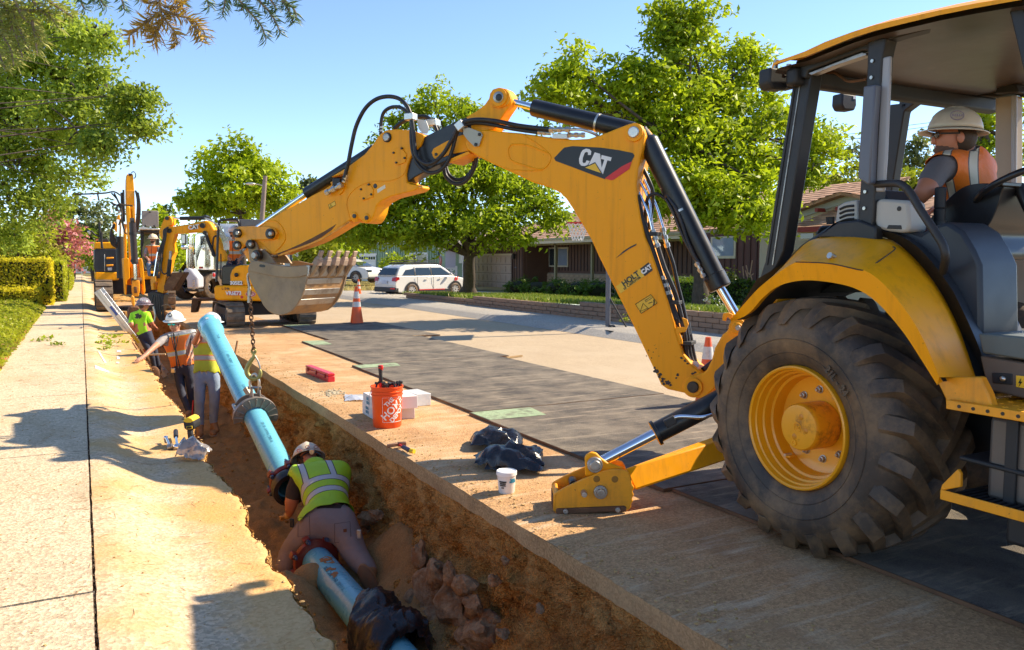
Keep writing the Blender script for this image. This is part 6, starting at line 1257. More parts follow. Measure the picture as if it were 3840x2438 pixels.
MB().cyl(dp('E2',395,120,BD3+.1),dp('E2',115,125,BD3+.1),.045,seg=18).build('stick_cylinder',BLKM,ex3,smooth=30);MB().cyl(dp('E2',115,125,BD3+.1),dp('E1',860,505,BD3+.1),.022,seg=14).build('cylinder_rod',CHR,ex3,smooth=30)
for(k,x,y,r_)in(('E2',375,210,.06),('E2',405,298,.05),('E1',848,625,.055),('E1',828,505,.045),('E2',405,110,.05)):c=dp(k,x,y,BD3-.06);MB().cyl(c,c+FH*.2,r_,seg=18).build('pivot_pin',BLKM if r_>.05 else GREASE,ex3,smooth=30)
tubed('E2',[(420,300),(450,400),(490,490),(525,580)],BD3-.05,.07,'boom_cylinder',BLKM)
for i in range(5):tubed('E2',[(405,120),(470,140+i*4),(540+i*6,200),(580+i*14,300),(625+i*16,400),(640+i*14,500)],BD3-.15-.03*i,.02,'steel_pipe',ZINC)
for i in range(4):tubed('E1',[(845,590),(800+i*9,620),(795+i*8,700),(760+i*12,800),(730+i*14,950),(715+i*14,1080)],BD3-.1,.025,'hydraulic_hose',HOSE)
MB().cyl(dp('E1',860,900,BD3-.1),dp('E1',845,1060,BD3-.1),.045,seg=16).build('bucket_cylinder',BLKM,ex3,smooth=30);MB().cyl(dp('E1',868,820,BD3-.1),dp('E1',862,900,BD3-.1),.03,seg=12).build('cylinder_eye',STL,ex3,smooth=30)
MB().cyl(dp('E1',745,830,BD3-.08),dp('E1',705,1090,BD3-.08),.022,seg=12).build('cylinder_rod',CHR,ex3,smooth=30)
tubed('E1',[(790,880),(775,960),(790,1030),(830,1030),(840,960)],BD3-.2,.03,'hydraulic_hose',HOSE)
zd('E2',[(250,1080),(560,1075),(560,1110),(330,1115),(330,1150),(300,1250),(235,1250)],19.6,.2,'dozer_blade',RUST,bevel=.02)
zd('E1',[(880,1025),(985,1020),(990,1035),(900,1180),(880,1200),(800,1195),(800,1150),(840,1080)],BD3-.1,.35,'compactor_plate',RUST,bevel=.02)
zd('E1',[(680,1060),(725,1060),(725,1110),(700,1130),(705,1190),(680,1190),(670,1100)],BD3-.15,.2,'coupler',YEL2,bevel=.01)
zd('E1',[(640,1230),(700,1200),(800,1230),(790,1330),(770,1400),(700,1400),(660,1300)],BD3-.1,.3,'breaker_head',GREASE,bevel=.02)
for i in range(5):tubed('E1',[(700+i*18,1240),(690+i*26,1320),(730+i*10,1420),(770+i*8,1480),(790,1400-i*20)],BD3-.3-.04*i,.025,'compactor_hose',HOSE)
tubed('E1',[(700,1350),(720,1450),(690,1540)],BD3-.4,.04,'compactor_leg',ZINC)
tubed('E1',[(780,1345),(830,1330),(870,1360),(885,1420),(850,1490),(800,1500)],BD3-.5,.02,'compactor_hose',mat('tan_hose',(.30,.2,.12),.6))
ex4=thing('large_excavator','large yellow excavator straddling the far trench, arm raised upright','excavator',(1.7,29.5,0))
Yb=27.5
def zy(pts,Y,th,name,mt,par=ex4,bevel=.02,key='E1',**k):return MB().prism([yp(key,x,y,Y)for x,y in pts],(0,th,0)).build(name,mt,par,bevel=bevel,**k)
gl=yp('E1',235,1350,27);gr=yp('E1',850,1325,27)
track(ex4,yp('E1',155,1350,27).x,yp('E1',322,1350,27).x,27,30.8,.95,34,-.02);track(ex4,yp('E1',785,1330,27).x,yp('E1',918,1330,27).x,27,30.8,.95,34,-.02)
MB().bb((gl.x+.2,27.8,.5),(gr.x-.2,30,1.0)).build('undercarriage',TRKD,ex4,bevel=.03)
bx=zy([(135,815),(150,798),(350,800),(365,830),(368,1015),(360,1022),(145,1020),(135,980)],Yb,1.8,'side_box',mat('navy_black_paint',(.018,.02,.028),.35),bevel=.05)
for y in(885,955):zy([(250,y-6),(322,y-8),(322,y+8),(250,y+12)],Yb-.03,.05,'box_handle',YEL2,bx)
zy([(262,978),(308,976),(306,1005),(265,1006)],Yb-.02,.03,'box_label',GREYP,bx)
zy([(230,850),(238,850),(240,1015),(232,1015)],Yb-.02,.03,'door_edge',STL,bx)
zy([(145,1022),(368,1022),(374,1095),(330,1100),(150,1100)],Yb-.03,2.2,'deck_front',YEL,bevel=.03)
zy([(590,1015),(760,1015),(760,1090),(590,1090)],Yb-.03,2.2,'deck_front',YEL,bevel=.03)
zy([(135,745),(150,735),(350,735),(355,798),(135,800)],Yb+.6,2.4,'engine_hood',YEL,bevel=.04)
zy([(180,705),(270,700),(275,735),(178,735)],Yb+1.6,.8,'exhaust_box',BLKM)
for P in(((185,545),(200,700),(215,795)),((205,640),(208,790)),):MB().tube([yp('E1',x,y,Yb)for x,y in P],.03,8).build('grab_rail',BLKM,ex4,smooth=60)
MB().tube(smooth_path([yp('E1',x,y,Yb)for x,y in((190,680),(150,670),(120,640),(100,625))],4),.025,8).build('mirror_arm',BLKM,ex4,smooth=60);zy([(65,628),(95,620),(110,640),(100,668),(80,660)],Yb,.04,'mirror',ZINC)
zy([(360,440),(370,420),(390,425),(390,455),(362,458)],Yb,.05,'mirror',ZINC);
MB().tube(smooth_path([yp('E1',x,y,Yb)for x,y in((350,440),(358,385),(385,380),(392,440))],4),.03,8).build('mirror_guard',BLKM,ex4,smooth=60)
CABY=Yb+.2
zy([(575,600),(600,590),(612,650),(600,900),(625,985),(690,1012),(590,1012),(580,800)],CABY,.1,'cab_frame',BLKM);zy([(735,650),(760,650),(760,1012),(690,1012),(720,960)],CABY,.1,'cab_frame',BLKM)
zy([(575,615),(765,615),(765,650),(575,640)],CABY-.1,1.6,'cab_roof',BLKM);zy([(575,585),(610,588),(690,600),(755,598),(765,618),(575,618)],CABY-.2,.5,'roof_deck',ZINC)
zy([(590,650),(762,650),(762,1010),(590,1010)],CABY+1.5,.08,'cab_back',mat('cab_back_glass',(.10,.14,.06),.2))
zy([(612,870),(735,870),(725,960),(690,990),(640,985),(618,950)],CABY+.02,.03,'front_glass',mat('door_glass_tint',(.12,.15,.13),.08,trans=.6,bmp=0))
lid=zy([(590,440),(596,432),(742,434),(750,442),(752,590),(590,585)],CABY-.1,.05,'roof_hatch',mat('hatch_tan_grey',(.26,.23,.20),.5,var=.06),bevel=.02)
for x in(628,712):zy([(x-9,570),(x+9,570),(x+9,588),(x-9,588)],CABY-.13,.04,'hatch_hinge',BLKM,lid)
zy([(655,438),(682,438),(678,452),(660,452)],CABY-.13,.03,'hatch_latch',BLKM,lid)
zy([(662,1038),(728,1036),(726,1062),(664,1060)],Yb-.06,.02,'model_badge',BLACKSTK,bevel=0)
AY=25.0
zy([(440,140),(445,95),(455,78),(465,100),(492,100),(500,78),(508,95),(512,135),(520,240),(525,380),(530,540),(480,560),(455,540),(440,380),(438,220)],AY,.45,'stick_top',YEL,bevel=.03)
MB().cyl(yp('E1',462,95,AY+.2),yp('E1',500,95,AY+.2),.05,seg=14).build('stick_pin',GREASE,ex4)
zy([(441,238),(517,238),(518,300),(445,320)],AY-.01,.02,'stick_shadow_plate',YEL2)
for x0,x1 in((438,482),(498,522)):
 zy([(x0,400),(x0+12,388),(x1-8,388),(x1,410),(x1+14,700),(x1+32,1100),(x0+46,1100),(x0+18,700)],AY-.35,.25,'boom_tube',YEL,bevel=.03)
zy([(412,890),(445,880),(470,895),(478,1080),(450,1100),(445,1240),(434,1240)],AY-.5,.8,'boom_fork',YEL,bevel=.03);zy([(560,900),(590,885),(602,930),(625,1200),(612,1240),(600,1235),(575,1050)],AY-.5,.8,'boom_fork',YEL,bevel=.03)
zy([(420,1000),(495,1020),(500,1150),(432,1140)],AY-.2,.4,'boom_web',YEL,bevel=.02)
zy([(495,1100),(570,1100),(572,1200),(560,1255),(510,1255),(498,1200)],AY-.7,.35,'dipper_end',YEL2,bevel=.02)
zy([(515,1160),(545,1160),(548,1220),(518,1220)],AY-.72,.05,'dipper_slot',RUST,bevel=.01)
MB().cyl(yp('E1',490,1105,AY-.6),yp('E1',590,1105,AY-.6),.09,seg=16).build('dipper_pin',RUST,ex4,smooth=30)
c1_,c2_,c3_=yp('E1',500,545,AY-.7),yp('E1',524,945,AY-.7),yp('E1',532,1090,AY-.7)
MB().cyl(c1_,c2_,.085,seg=20).build('arm_cylinder',mat('brown_black_paint',(.035,.022,.02),.4),ex4,smooth=30);MB().cyl(c2_,c3_,.05,seg=16).build('cylinder_rod',CHR,ex4,smooth=30)
for y in(640,900):MB().cyl(yp('E1',505+(y-640)*.05,y,AY-.7),yp('E1',507+(y-640)*.05,y+25,AY-.7),.10,seg=20).build('cylinder_band',BLKM,ex4,smooth=30)
MB().cyl(yp('E1',480,535,AY-.7),yp('E1',520,535,AY-.7),.09,seg=16).build('cylinder_head',BLKM,ex4,smooth=30)
for P,r_ in((((395,260),(400,400),(410,560),(425,620)),.05),(((415,235),(418,360),(424,540)),.05),(((530,240),(548,330),(545,480),(530,600)),.045),(((555,260),(572,380),(568,520),(545,640)),.045),(((540,250),(560,350),(556,500),(538,620)),.04),(((405,510),(405,560),(430,640),(460,660)),.035),(((370,520),(375,600),(372,680)),.09)):
 MB().tube(smooth_path([yp('E1',x,y,AY)for x,y in P],5),r_*.55,8).build('hydraulic_hose'if r_<.08 else 'boom_cylinder',HOSE if r_<.08 else CHR,ex4,smooth=60)
MB().cyl(yp('E1',378,680,AY+1),yp('E1',392,1080,AY+1),.11,seg=16).build('boom_cylinder',BLKM,ex4,smooth=30)
for i in range(5):MB().tube(smooth_path([yp('E1',x,y,AY+.5)for x,y in((330,560+i*8),(300,620),(290+i*10,700),(310+i*8,760),(360,790-i*14))],5),.025,8).build('looped_hose',HOSE,ex4,smooth=60)
zy([(310,560),(325,535),(345,560),(355,480),(380,470),(400,600),(380,620),(350,640),(320,600)],AY+1.4,.3,'boom_side',YEL,bevel=.02)
zy([(418,560),(445,560),(450,880),(425,880)],AY+.3,.5,'boom_rear',YEL,bevel=.02)
MB().tube(smooth_path([yp('E1',x,y,AY)for x,y in((490,70),(515,62),(532,85),(528,115),(515,125))],5),.015,6).build('loose_hose',HOSE,ex4,smooth=60)
zy([(488,1255),(500,1240),(520,1260),(525,1330),(510,1360),(495,1320)],AY-1.2,.2,'bucket_ear',YEL2);zy([(460,1400),(480,1350),(560,1350),(600,1400),(600,1500),(470,1520)],AY-1.4,.6,'digging_bucket',RUST,bevel=.03)
m=MB();cc=gp('E1',400,1290);m.surf(lambda a_,b_:(cc.x-1.2+2.6*a_,cc.y-1.5+5*b_,max(-.02,.55*math.exp(-((a_-.5)/.28)**2-((b_-.5)/.3)**2)+.05*nz(a_*3,b_*6,0,2)-.03)),30,40);o=m.build('spoil_heap',SOIL,None,smooth=60);o['kind']='stuff'
tk=thing('dump_truck','dump truck with chrome stack and polished bed behind the small excavator','truck',tuple(gp('Z1',900,1140)))
TD=31.0;CHP=mat('polished_metal',(.75,.72,.66),.12,1,var=.1,bmp=.02,bs=4);WTK=flat('truck_white',(.72,.71,.69),.35)
zd('E2',[(185,745),(270,760),(280,700),(290,330),(330,300),(420,300),(520,330),(520,740),(340,745)],TD+1,2.2,'truck_bed',CHP,tk,bevel=.08)
zd('E2',[(340,748),(520,745),(520,1080),(340,1080)],TD+1.5,1.2,'chassis',GREASE,tk)
zd('E2',[(150,760),(160,725),(200,712),(250,735),(290,790),(330,830),(330,960),(190,965),(190,880),(170,820)],TD,.6,'front_fender',flat('silver_fender',(.50,.50,.54),.25),tk,bevel=.1)
def wheel(par,c,ax,r,w_,name='wheel',rimc=CHR,spokes=0,tyre=RUB):
 ax=V(ax).normalized();c=V(c)
 t_=MB().lathe(c-ax*w_/2,ax,[(r*.58,.02),(r*.62,0),(r*.80,-.005),(r*.96,.02),(r,.06),(r,w_-.06),(r*.96,w_-.02),(r*.6,w_)],32).build(name,tyre,par,smooth=40)
 MB().lathe(c-ax*w_/2,ax,[(0,.05),(r*.14,.04),(r*.18,.07),(r*.45,.09),(r*.56,.05),(r*.6,.015),(r*.60,.08)],28).build('rim',rimc,t_,smooth=30)
 if spokes:
  u=ax.cross(V((0,0,1))).normalized();w2=ax.cross(u)
  for k in range(spokes):a_=2*PI*k/spokes;d_=u*math.cos(a_)+w2*math.sin(a_);MB().beam(c-ax*(w_/2-.02)+d_*r*.1,c-ax*(w_/2-.012)+d_*r*.56,r*.10,.02,up=ax).build('spoke',GREYP,t_)
 return t_
axd=RT*.9-FH*.43
cw=gp('Z1',868,1140);wheel(tk,V((cw.x,cw.y,.52)),-(-axd),.52,.35)
for x in(1010,1068):cw=dp('Z1',x,1040,TD+1.2);wheel(tk,V((cw.x,cw.y,.52)),axd,.5,.4)
tb=dp('E2',200,700,TD-.1);MB().cyl(dp('E2',205,715,TD),dp('E2',205,490,TD),.055,seg=18).build('exhaust_stack',CHP,tk,smooth=30);MB().cyl(dp('E2',300,700,TD+.3),dp('E2',295,560,TD+.3),.055,seg=16).build('exhaust_stack',CHR,tk,smooth=30)
for x,y0,y1 in((225,360,720),(250,340,740),(200,330,500),(270,330,740),(235,340,700)):MB().cyl(dp('E2',x,y0,TD+.2),dp('E2',x,y1,TD+.2),.018,seg=8).build('stay_rod',CHR,tk,smooth=30)
zd('E2',[(122,315),(178,312),(180,430),(128,435)],TD,.12,'mirror',BLKM,tk);zd('E2',[(130,325),(170,322),(172,420),(134,424)],TD-.01,.02,'mirror_glass',ZINC,tk,bevel=0)
MB().ell(dp('E2',155,468,TD),.10).build('convex_mirror',CHR,tk,smooth=60)
MB().cyl(dp('E2',265,960,TD+.3),dp('E2',340,940,TD+1),.2,seg=20).build('fuel_tank',CHR,tk,smooth=30)
for i in range(6):zd('E2',[(258,862+i*20),(290,860+i*20),(290,872+i*20),(258,874+i*20)],TD-.02,.05,'step_grille',CHR,tk,bevel=.005)
zd('E2',[(150,970),(335,975),(335,1000),(200,1000)],TD+.1,.5,'step',BLKM,tk)
zd('E2',[(560,190),(1050,190),(1050,230),(720,280),(700,400),(620,250)],TD+3,2.5,'bed_side',WTK,tk,bevel=.05);zd('E2',[(620,220),(720,220),(740,400),(700,430),(640,300)],TD+2.8,.2,'bed_panel',flat('panel_grey_white',(.55,.56,.58)),tk)
zd('E2',[(498,770),(535,772),(535,842),(500,838)],TD+.8,.05,'tail_bracket',WTK,tk);p=dp('E2',516,800,TD+.78);MB().ell(p,(.05,.04,.08)).build('tail_lamp',REDP,tk,smooth=60)
p=dp('E2',352,712,TD+.9);MB().ell(p,.045).build('round_reflector',REDP,tk,smooth=60)
zd('E2',[(60,0),(95,0),(95,1),(60,1)],TD+30,.1,'antenna',GREYP,tk)if 0 else None
CARW=mat('car_white_paint',(.68,.66,.62),.22,var=.02,bmp=0,rvar=.03,coat=.8);CARG=mat('car_glass',(.02,.03,.03),.05,bmp=0,spec=.9,rvar=.02);CLAD=flat('black_cladding',(.025,.025,.027),.5)
def car(name,label,loc,rz,body,L_=4.6,W_=1.8,H_=1.72,rack=True,detail=True,group=None,cat='car',sc=1,red=True):
 t=thing(name,label,cat,loc,group,rz);t.scale=(sc,sc,sc);hw=W_/2
 side=[(-L_/2,.45),(-L_/2-.02,.62),(-L_/2+.02,.85),(-L_/2+.10,1.05),(-L_/2+.3,1.08),(L_*.18,1.06),(L_*.30,1.02),(L_/2-.25,.90),(L_/2-.05,.72),(L_/2,.5),(L_/2-.05,.28),(L_/2-.45,.25),(-L_/2+.4,.25),(-L_/2+.05,.3)]
 def B(nm,mb,mt,par=t,**k):return mb.build(nm,mt,par,local=True,**k)
 b=B('body',MB().loft([V((x,-hw+(0.10 if z>.95 else.02),z))for x,z in side],[V((x,hw-(0.10 if z>.95 else.02),z))for x,z in side]),body,bevel=.05,segs=3)
 gh_=[(-L_/2+.10,1.05),(-L_/2+.38,H_-.14),(-L_/2+.75,H_-.03),(0,H_),(L_*.12,H_-.04),(L_*.20,H_-.22),(L_*.32,1.02)]
 inn=[.10,.20,.24,.24,.24,.20,.12]
 B('cabin',MB().loft([V((x,-hw+i_,z))for(x,z),i_ in zip(gh_,inn)],[V((x,hw-i_,z))for(x,z),i_ in zip(gh_,inn)]),body,bevel=.04,segs=3)
 zt=H_-.17
 def wq(x0,x1,x2,x3,s):return[V((x0,s*(hw-.095),1.09)),V((x1,s*(hw-.095),1.09)),V((x2,s*(hw-.205),zt)),V((x3,s*(hw-.205),zt))]
 for s in(1,-1):
  for q in((-L_*.40,-L_*.24,-L_*.24,-L_*.33),(-L_*.22,-L_*.02,-L_*.03,-L_*.22),(0,L_*.26,L_*.13,-.02)):B('window',MB().prism(wq(*q,s),(0,-s*.03,0)),CARG)
  for xx in(-L_*.02+.02,-L_*.235):B('pillar',MB().prism([V((xx,s*(hw-.085),1.07)),V((xx+.04,s*(hw-.085),1.07)),V((xx+.03,s*(hw-.195),zt+.02)),V((xx-.01,s*(hw-.195),zt+.02))],(0,-s*.02,0)),CLAD)
  if detail:
   B('sill_cladding',MB().bb((-L_*.32,s*(hw-.02),.24),(L_*.30,s*(hw+.015),.40)),CLAD,bevel=.01);B('sill_stripe',MB().bb((-L_*.2,s*(hw+.012),.36),(L_*.15,s*(hw+.022),.40)),REDP if red else CLAD)
   for xx in(-L_*.10,L_*.08):B('door_handle',MB().bb((xx,s*(hw-.02),.93),(xx+.16,s*(hw+.02),.97)),body,bevel=.01)
   B('side_mirror',MB().ell((L_*.22,s*(hw+.08),1.12),(.07,.11,.08)),body,smooth=60)
   B('door_seam',MB().bb((-.02,s*(hw-.02),.42),(-.005,s*(hw-.008),1.04)),CLAD);B('door_seam',MB().bb((-L_*.22,s*(hw-.02),.42),(-L_*.217,s*(hw-.008),1.04)),CLAD)
   if red:
    for k in(0,.12):B('fender_stripe',MB().prism([V((L_*.29+k,s*(hw-.014),.80)),V((L_*.29+k+.07,s*(hw-.014),.80)),V((L_*.29+k+.16,s*(hw-.034),1.0)),V((L_*.29+k+.09,s*(hw-.034),1.0))],(0,s*.006,0)),REDP)
  for xx in(-L_*.29,L_*.30):
   ar_=[V((xx+.44*math.cos(a_),s*(hw-.02),.34+.44*math.sin(a_)))for a_ in[PI*k/12 for k in range(13)]]+[V((xx+.36*math.cos(a_),s*(hw-.02),.34+.36*math.sin(a_)))for a_ in[PI-PI*k/12 for k in range(13)]]
   B('wheel_arch',MB().prism(ar_,(0,s*.035,0)),CLAD)
   c=V((xx,s*(hw-.10),.345));ax=V((0,-s,0));w_=MB().lathe(c-ax*.12,ax,[(.22,.02),(.23,0),(.30,-.005),(.335,.02),(.345,.06),(.345,.2),(.2,.22)],30);tw=B('wheel',w_,RUB,smooth=40)
   B('rim',MB().lathe(c-ax*.12,ax,[(0,.03),(.05,.02),(.06,.05),(.20,.07),(.215,.02)],24),BLKM,tw,smooth=30)
   for k in range(10):a_=2*PI*k/10+.2;d_=V((math.cos(a_),0,math.sin(a_)));B('spoke',MB().beam(c-ax*.105+d_*.04,c-ax*.11+d_*.21,.03,.02,up=(0,1,0)),GREYP,tw)
 B('rear_window',MB().prism([V((-L_/2+.08,-hw+.2,1.1)),V((-L_/2+.08,hw-.2,1.1)),V((-L_/2+.33,hw-.3,H_-.2)),V((-L_/2+.33,-hw+.3,H_-.2))],(-.025,0,.01)),CARG)
 B('windscreen',MB().prism([V((L_*.33,-hw+.18,1.05)),V((L_*.33,hw-.18,1.05)),V((L_*.205,hw-.26,H_-.2)),V((L_*.205,-hw+.26,H_-.2))],(.02,0,.012)),CARG)
 if detail:
  for s in(1,-1):B('tail_light',MB().prism([V((-L_/2-.01,s*(hw-.32),.82)),V((-L_/2-.01,s*(hw-.005),.80)),V((-L_/2+.22,s*(hw+.004),.9)),V((-L_/2+.20,s*(hw-.0),1.0)),V((-L_/2+.05,s*(hw-.02),1.02)),V((-L_/2+.03,s*(hw-.32),.98))],(-.015,s*.008,0)),mat('tail_lens',(.45,.02,.02),.15,var=.1));B('headlight',MB().bb((L_/2-.30,s*(hw-.45),.68),(L_/2-.03,s*(hw-.03),.82)),CARG,bevel=.03)
  B('rear_bumper',MB().bb((-L_/2-.05,-hw+.02,.28),(-L_/2+.2,hw-.02,.52)),CLAD,bevel=.04);B('bumper_reflector',MB().bb((-L_/2-.06,-hw+.05,.42),(-L_/2-.04,-hw+.4,.49)),REDP)
  B('licence_plate',MB().bb((-L_/2-.035,-.22,.68),(-L_/2-.02,.22,.84)),flat('plate_blue_white',(.5,.55,.65)));B('front_bumper',MB().bb((L_/2-.2,-hw+.05,.25),(L_/2+.03,hw-.05,.42)),CLAD,bevel=.04)
 if rack:
  rk=B('roof_rack',MB().tube([V((x,y,H_+.18))for x,y in((-L_*.34,-.55),(L_*.10,-.55),(L_*.10,.55),(-L_*.34,.55))],.022,8,closed=True).tube([V((x,y,H_+.09))for x,y in((-L_*.34,-.55),(L_*.10,-.55),(L_*.10,.55),(-L_*.34,.55))],.018,8,closed=True),CLAD,smooth=40)
  for k in range(11):x=-L_*.34+L_*.44*k/10;B('rack_slat',MB().bb((x-.015,-.55,H_+.08),(x+.015,.55,H_+.10)),CLAD,rk)
  for s in(1,-1):B('roof_rail',MB().bb((-L_*.36,s*.6-.02,H_+.01),(L_*.13,s*.6+.02,H_+.06)),CLAD)
 return t
sv=dp('Y1',845,560,38.0);svz=1.55-(dp('Y1',845,560,38.0)-dp('Y1',845,560,38.0)).z
gz_=dp('Y1',720,580,37).z
suv=car('suv','white suv with roof basket and red stripes in the driveway',(sv.x,sv.y,gz_),math.atan2((RT*.72+FH*.69).y,(RT*.72+FH*.69).x),CARW,sc=.93,H_=1.62)
c=dp('Y1',215,450,45);car('parked_car','white car nosing out by the white garage door of the green house',(c.x,c.y,dp('Y1',280,462,45).z),math.atan2((RT*.9-FH*.43).y,(RT*.9-FH*.43).x),CARW,H_=1.5,rack=False,sc=.9,red=False)
SILV=mat('car_silver_paint',(.30,.36,.42),.25,.3,var=.03,bmp=0,coat=.6)
c=gp('Z1',835,925);car('parked_car','silver-blue car parked beyond the dump truck mirror',(c.x+1,c.y+1,-.05),PI/2+.1,SILV,H_=1.55,rack=False,sc=1,red=False)
c=gp('G3',1165,250,0);car('parked_car','white car at the far end of the street beside the left excavator',(c.x,c.y,-.0),PI/2,CARW,H_=1.55,rack=False,red=False);c=gp('G3',1070,232,.1)
fb=thing('road_barricade','low red and white barricade at the far end of the sidewalk','barricade',tuple(c))
c1=dp('G3',1030,195,85);MB().box(c1,(3.4,.4,1.0),basis(RT)).build('barrier',flat('barrier_white',(.75,.7,.66)),fb,bevel=.05)
for k in(-1.2,0,1.2):MB().box(c1+RT*k-FH*.21,(.6,.04,.7),basis(RT)).build('barrier_panel',flat('barrier_pink',(.75,.3,.25)),fb)
sg=thing('road_sign','tiny orange sign at the far end of the sidewalk','sign',tuple(dp('G3',1035,200,80)));c=dp('G3',1036,140,80);MB().prism([c+V((0,0,.45)),c+RT*.45,c-V((0,0,.45)),c-RT*.45],FH*.02).build('panel',flat('sign_orange',(.8,.22,.02)),sg);MB().cyl(c+FH*.05-V((0,0,.45)),c+FH*.05-V((0,0,1.4)),.03,seg=8).build('post',ZINC,sg)
SKIN=mat('skin',(.46,.23,.14),.5,var=.06,bmp=.03,sss=.1);SKINR=mat('sunburnt_skin',(.50,.19,.10),.5,var=.06,bmp=.03,sss=.1);HAIR=mat('brown_hair',(.06,.035,.02),.7,var=.3,bmp=.8,bs=120)
def cloth(n,c,r=.85,v=.12,b=.5):return mat(n,c,r,var=v,vs=5,bmp=b,bs=9,bd=.03)
HHW=mat('hard_hat_white',(.78,.77,.73),.35,var=.03,bmp=0);HHT=mat('hard_hat_cream',(.62,.52,.38),.4,var=.12,dirt=(.35,.24,.13),ds=8,dstr=.5)
def person(name,label,J,cols,region,loc=None,R_=None,group=None,cat='person',hands=True,scale=1.0):
 """J: joint -> Vector; cols: region -> material; region: edge -> region"""
 t=thing(name,label,cat,tuple(loc or J['pelvis']),group)
 rad=dict(pelvis=.135,waist=.125,chest=.155,neckb=.075,neck=.056,head=.086,crown=.082,shl=.070,shr=.070,ell=.047,elr=.047,wrl=.031,wrr=.031,hpl=.105,hpr=.105,knl=.066,knr=.066,anl=.045,anr=.045,tol=.038,tor=.038,hel=.042,her=.042,pal=.036,par=.036,chin=.055)
 if R_:rad.update(R_)
 E=[('pelvis','waist'),('waist','chest'),('chest','neckb'),('neckb','neck'),('neck','head'),('head','crown'),('chest','shl'),('chest','shr'),('shl','ell'),('ell','wrl'),('shr','elr'),('elr','wrr'),('wrl','pal'),('wrr','par'),('pelvis','hpl'),('pelvis','hpr'),('hpl','knl'),('knl','anl'),('anl','tol'),('hpr','knr'),('knr','anr'),('anr','tor')]
 J={k:V(v)for k,v in J.items()}
 for s in 'lr':
  if 'pa'+s not in J and 'wr'+s in J:J['pa'+s]=J['wr'+s]+(J['wr'+s]-J['el'+s]).normalized()*.085*scale
 E=[e for e in E if e[0]in J and e[1]in J];extra=[]
 fing={}
 if hands:
  for s in 'lr':
   if 'pa'+s not in J:continue
   d=(J['pa'+s]-J['wr'+s]).normalized();up=V((0,0,1))if abs(d.z)<.8 else V((0,1,0));sd=d.cross(up).normalized();nn=sd.cross(d);bend=J.get('bend'+s,-nn)
   for f,(o,L_)in enumerate(((-.027,.062),(-.009,.074),(.009,.07),(.027,.055))):
    a=J['pa'+s]+sd*o*scale+d*.005;b=a+(d*.8+bend*.25).normalized()*L_*.55*scale;c=b+(d*.6+bend*.8).normalized()*L_*.5*scale
    for q,P in enumerate((a,b,c)):J['f%s%d%d'%(s,f,q)]=P;rad['f%s%d%d'%(s,f,q)]=(.011,.0095,.008)[q]
    E+=[('pa'+s,'f%s%d0'%(s,f)),('f%s%d0'%(s,f),'f%s%d1'%(s,f)),('f%s%d1'%(s,f),'f%s%d2'%(s,f))]
   a=J['wr'+s]+d*.035-sd*.03*scale;b=a-sd*.028*scale+d*.03;J['t%s0'%s]=a;J['t%s1'%s]=b;J['t%s2'%s]=b+d*.028;rad['t%s0'%s]=.013;rad['t%s1'%s]=.011;rad['t%s2'%s]=.009
   E+=[('pa'+s,'t%s0'%s),('t%s0'%s,'t%s1'%s),('t%s1'%s,'t%s2'%s)]
 names=[k for k in J if any(k in e for e in E)];idx={k:i for i,k in enumerate(names)}
 me=bpy.data.meshes.new('body');me.from_pydata([tuple(J[k])for k in names],[(idx[a],idx[b])for a,b in E],[])
 o=bpy.data.objects.new('body',me);COL.objects.link(o);sk=o.modifiers.new('s','SKIN');sk.use_smooth_shade=True
 for k in names:v=me.skin_vertices[0].data[idx[k]];r=rad.get(k,.04)*scale;v.radius=(r,r);v.use_root=(k=='pelvis')
 sb=o.modifiers.new('b','SUBSURF');sb.levels=2
 dg=bpy.context.evaluated_depsgraph_get();nm=bpy.data.meshes.new_from_object(o.evaluated_get(dg));bpy.data.objects.remove(o);nm.name='body'
 for v in nm.vertices:
  n=noise.noise(v.co*11)*.008+noise.noise(v.co*26)*.004;v.co+=v.normal*n*(.4 if(v.co-J['head']).length<.16 else 1)
 ks=list(cols);nm.materials.clear()
 for k in ks:nm.materials.append(cols[k])
 segs=[(J[a],J[b],region(a,b))for a,b in E]
 def near(c):
  best=9;rg=None
  for a,b,r_ in segs:
   ab=b-a;t_=max(0,min(1,(c-a).dot(ab)/max(1e-9,ab.length_squared)));d=(c-(a+ab*t_)).length
   if callable(r_):rr=r_(t_)
   else:rr=r_
   if d<best:best=d;rg=rr
  return rg
 for p in nm.polygons:p.material_index=ks.index(near(p.center));p.use_smooth=True
 bo=bpy.data.objects.new('body',nm);COL.objects.link(bo);bo.parent=t;bo.matrix_parent_inverse=world_of(t).inverted()
 J['_E']=E
 return t,bo,J,near
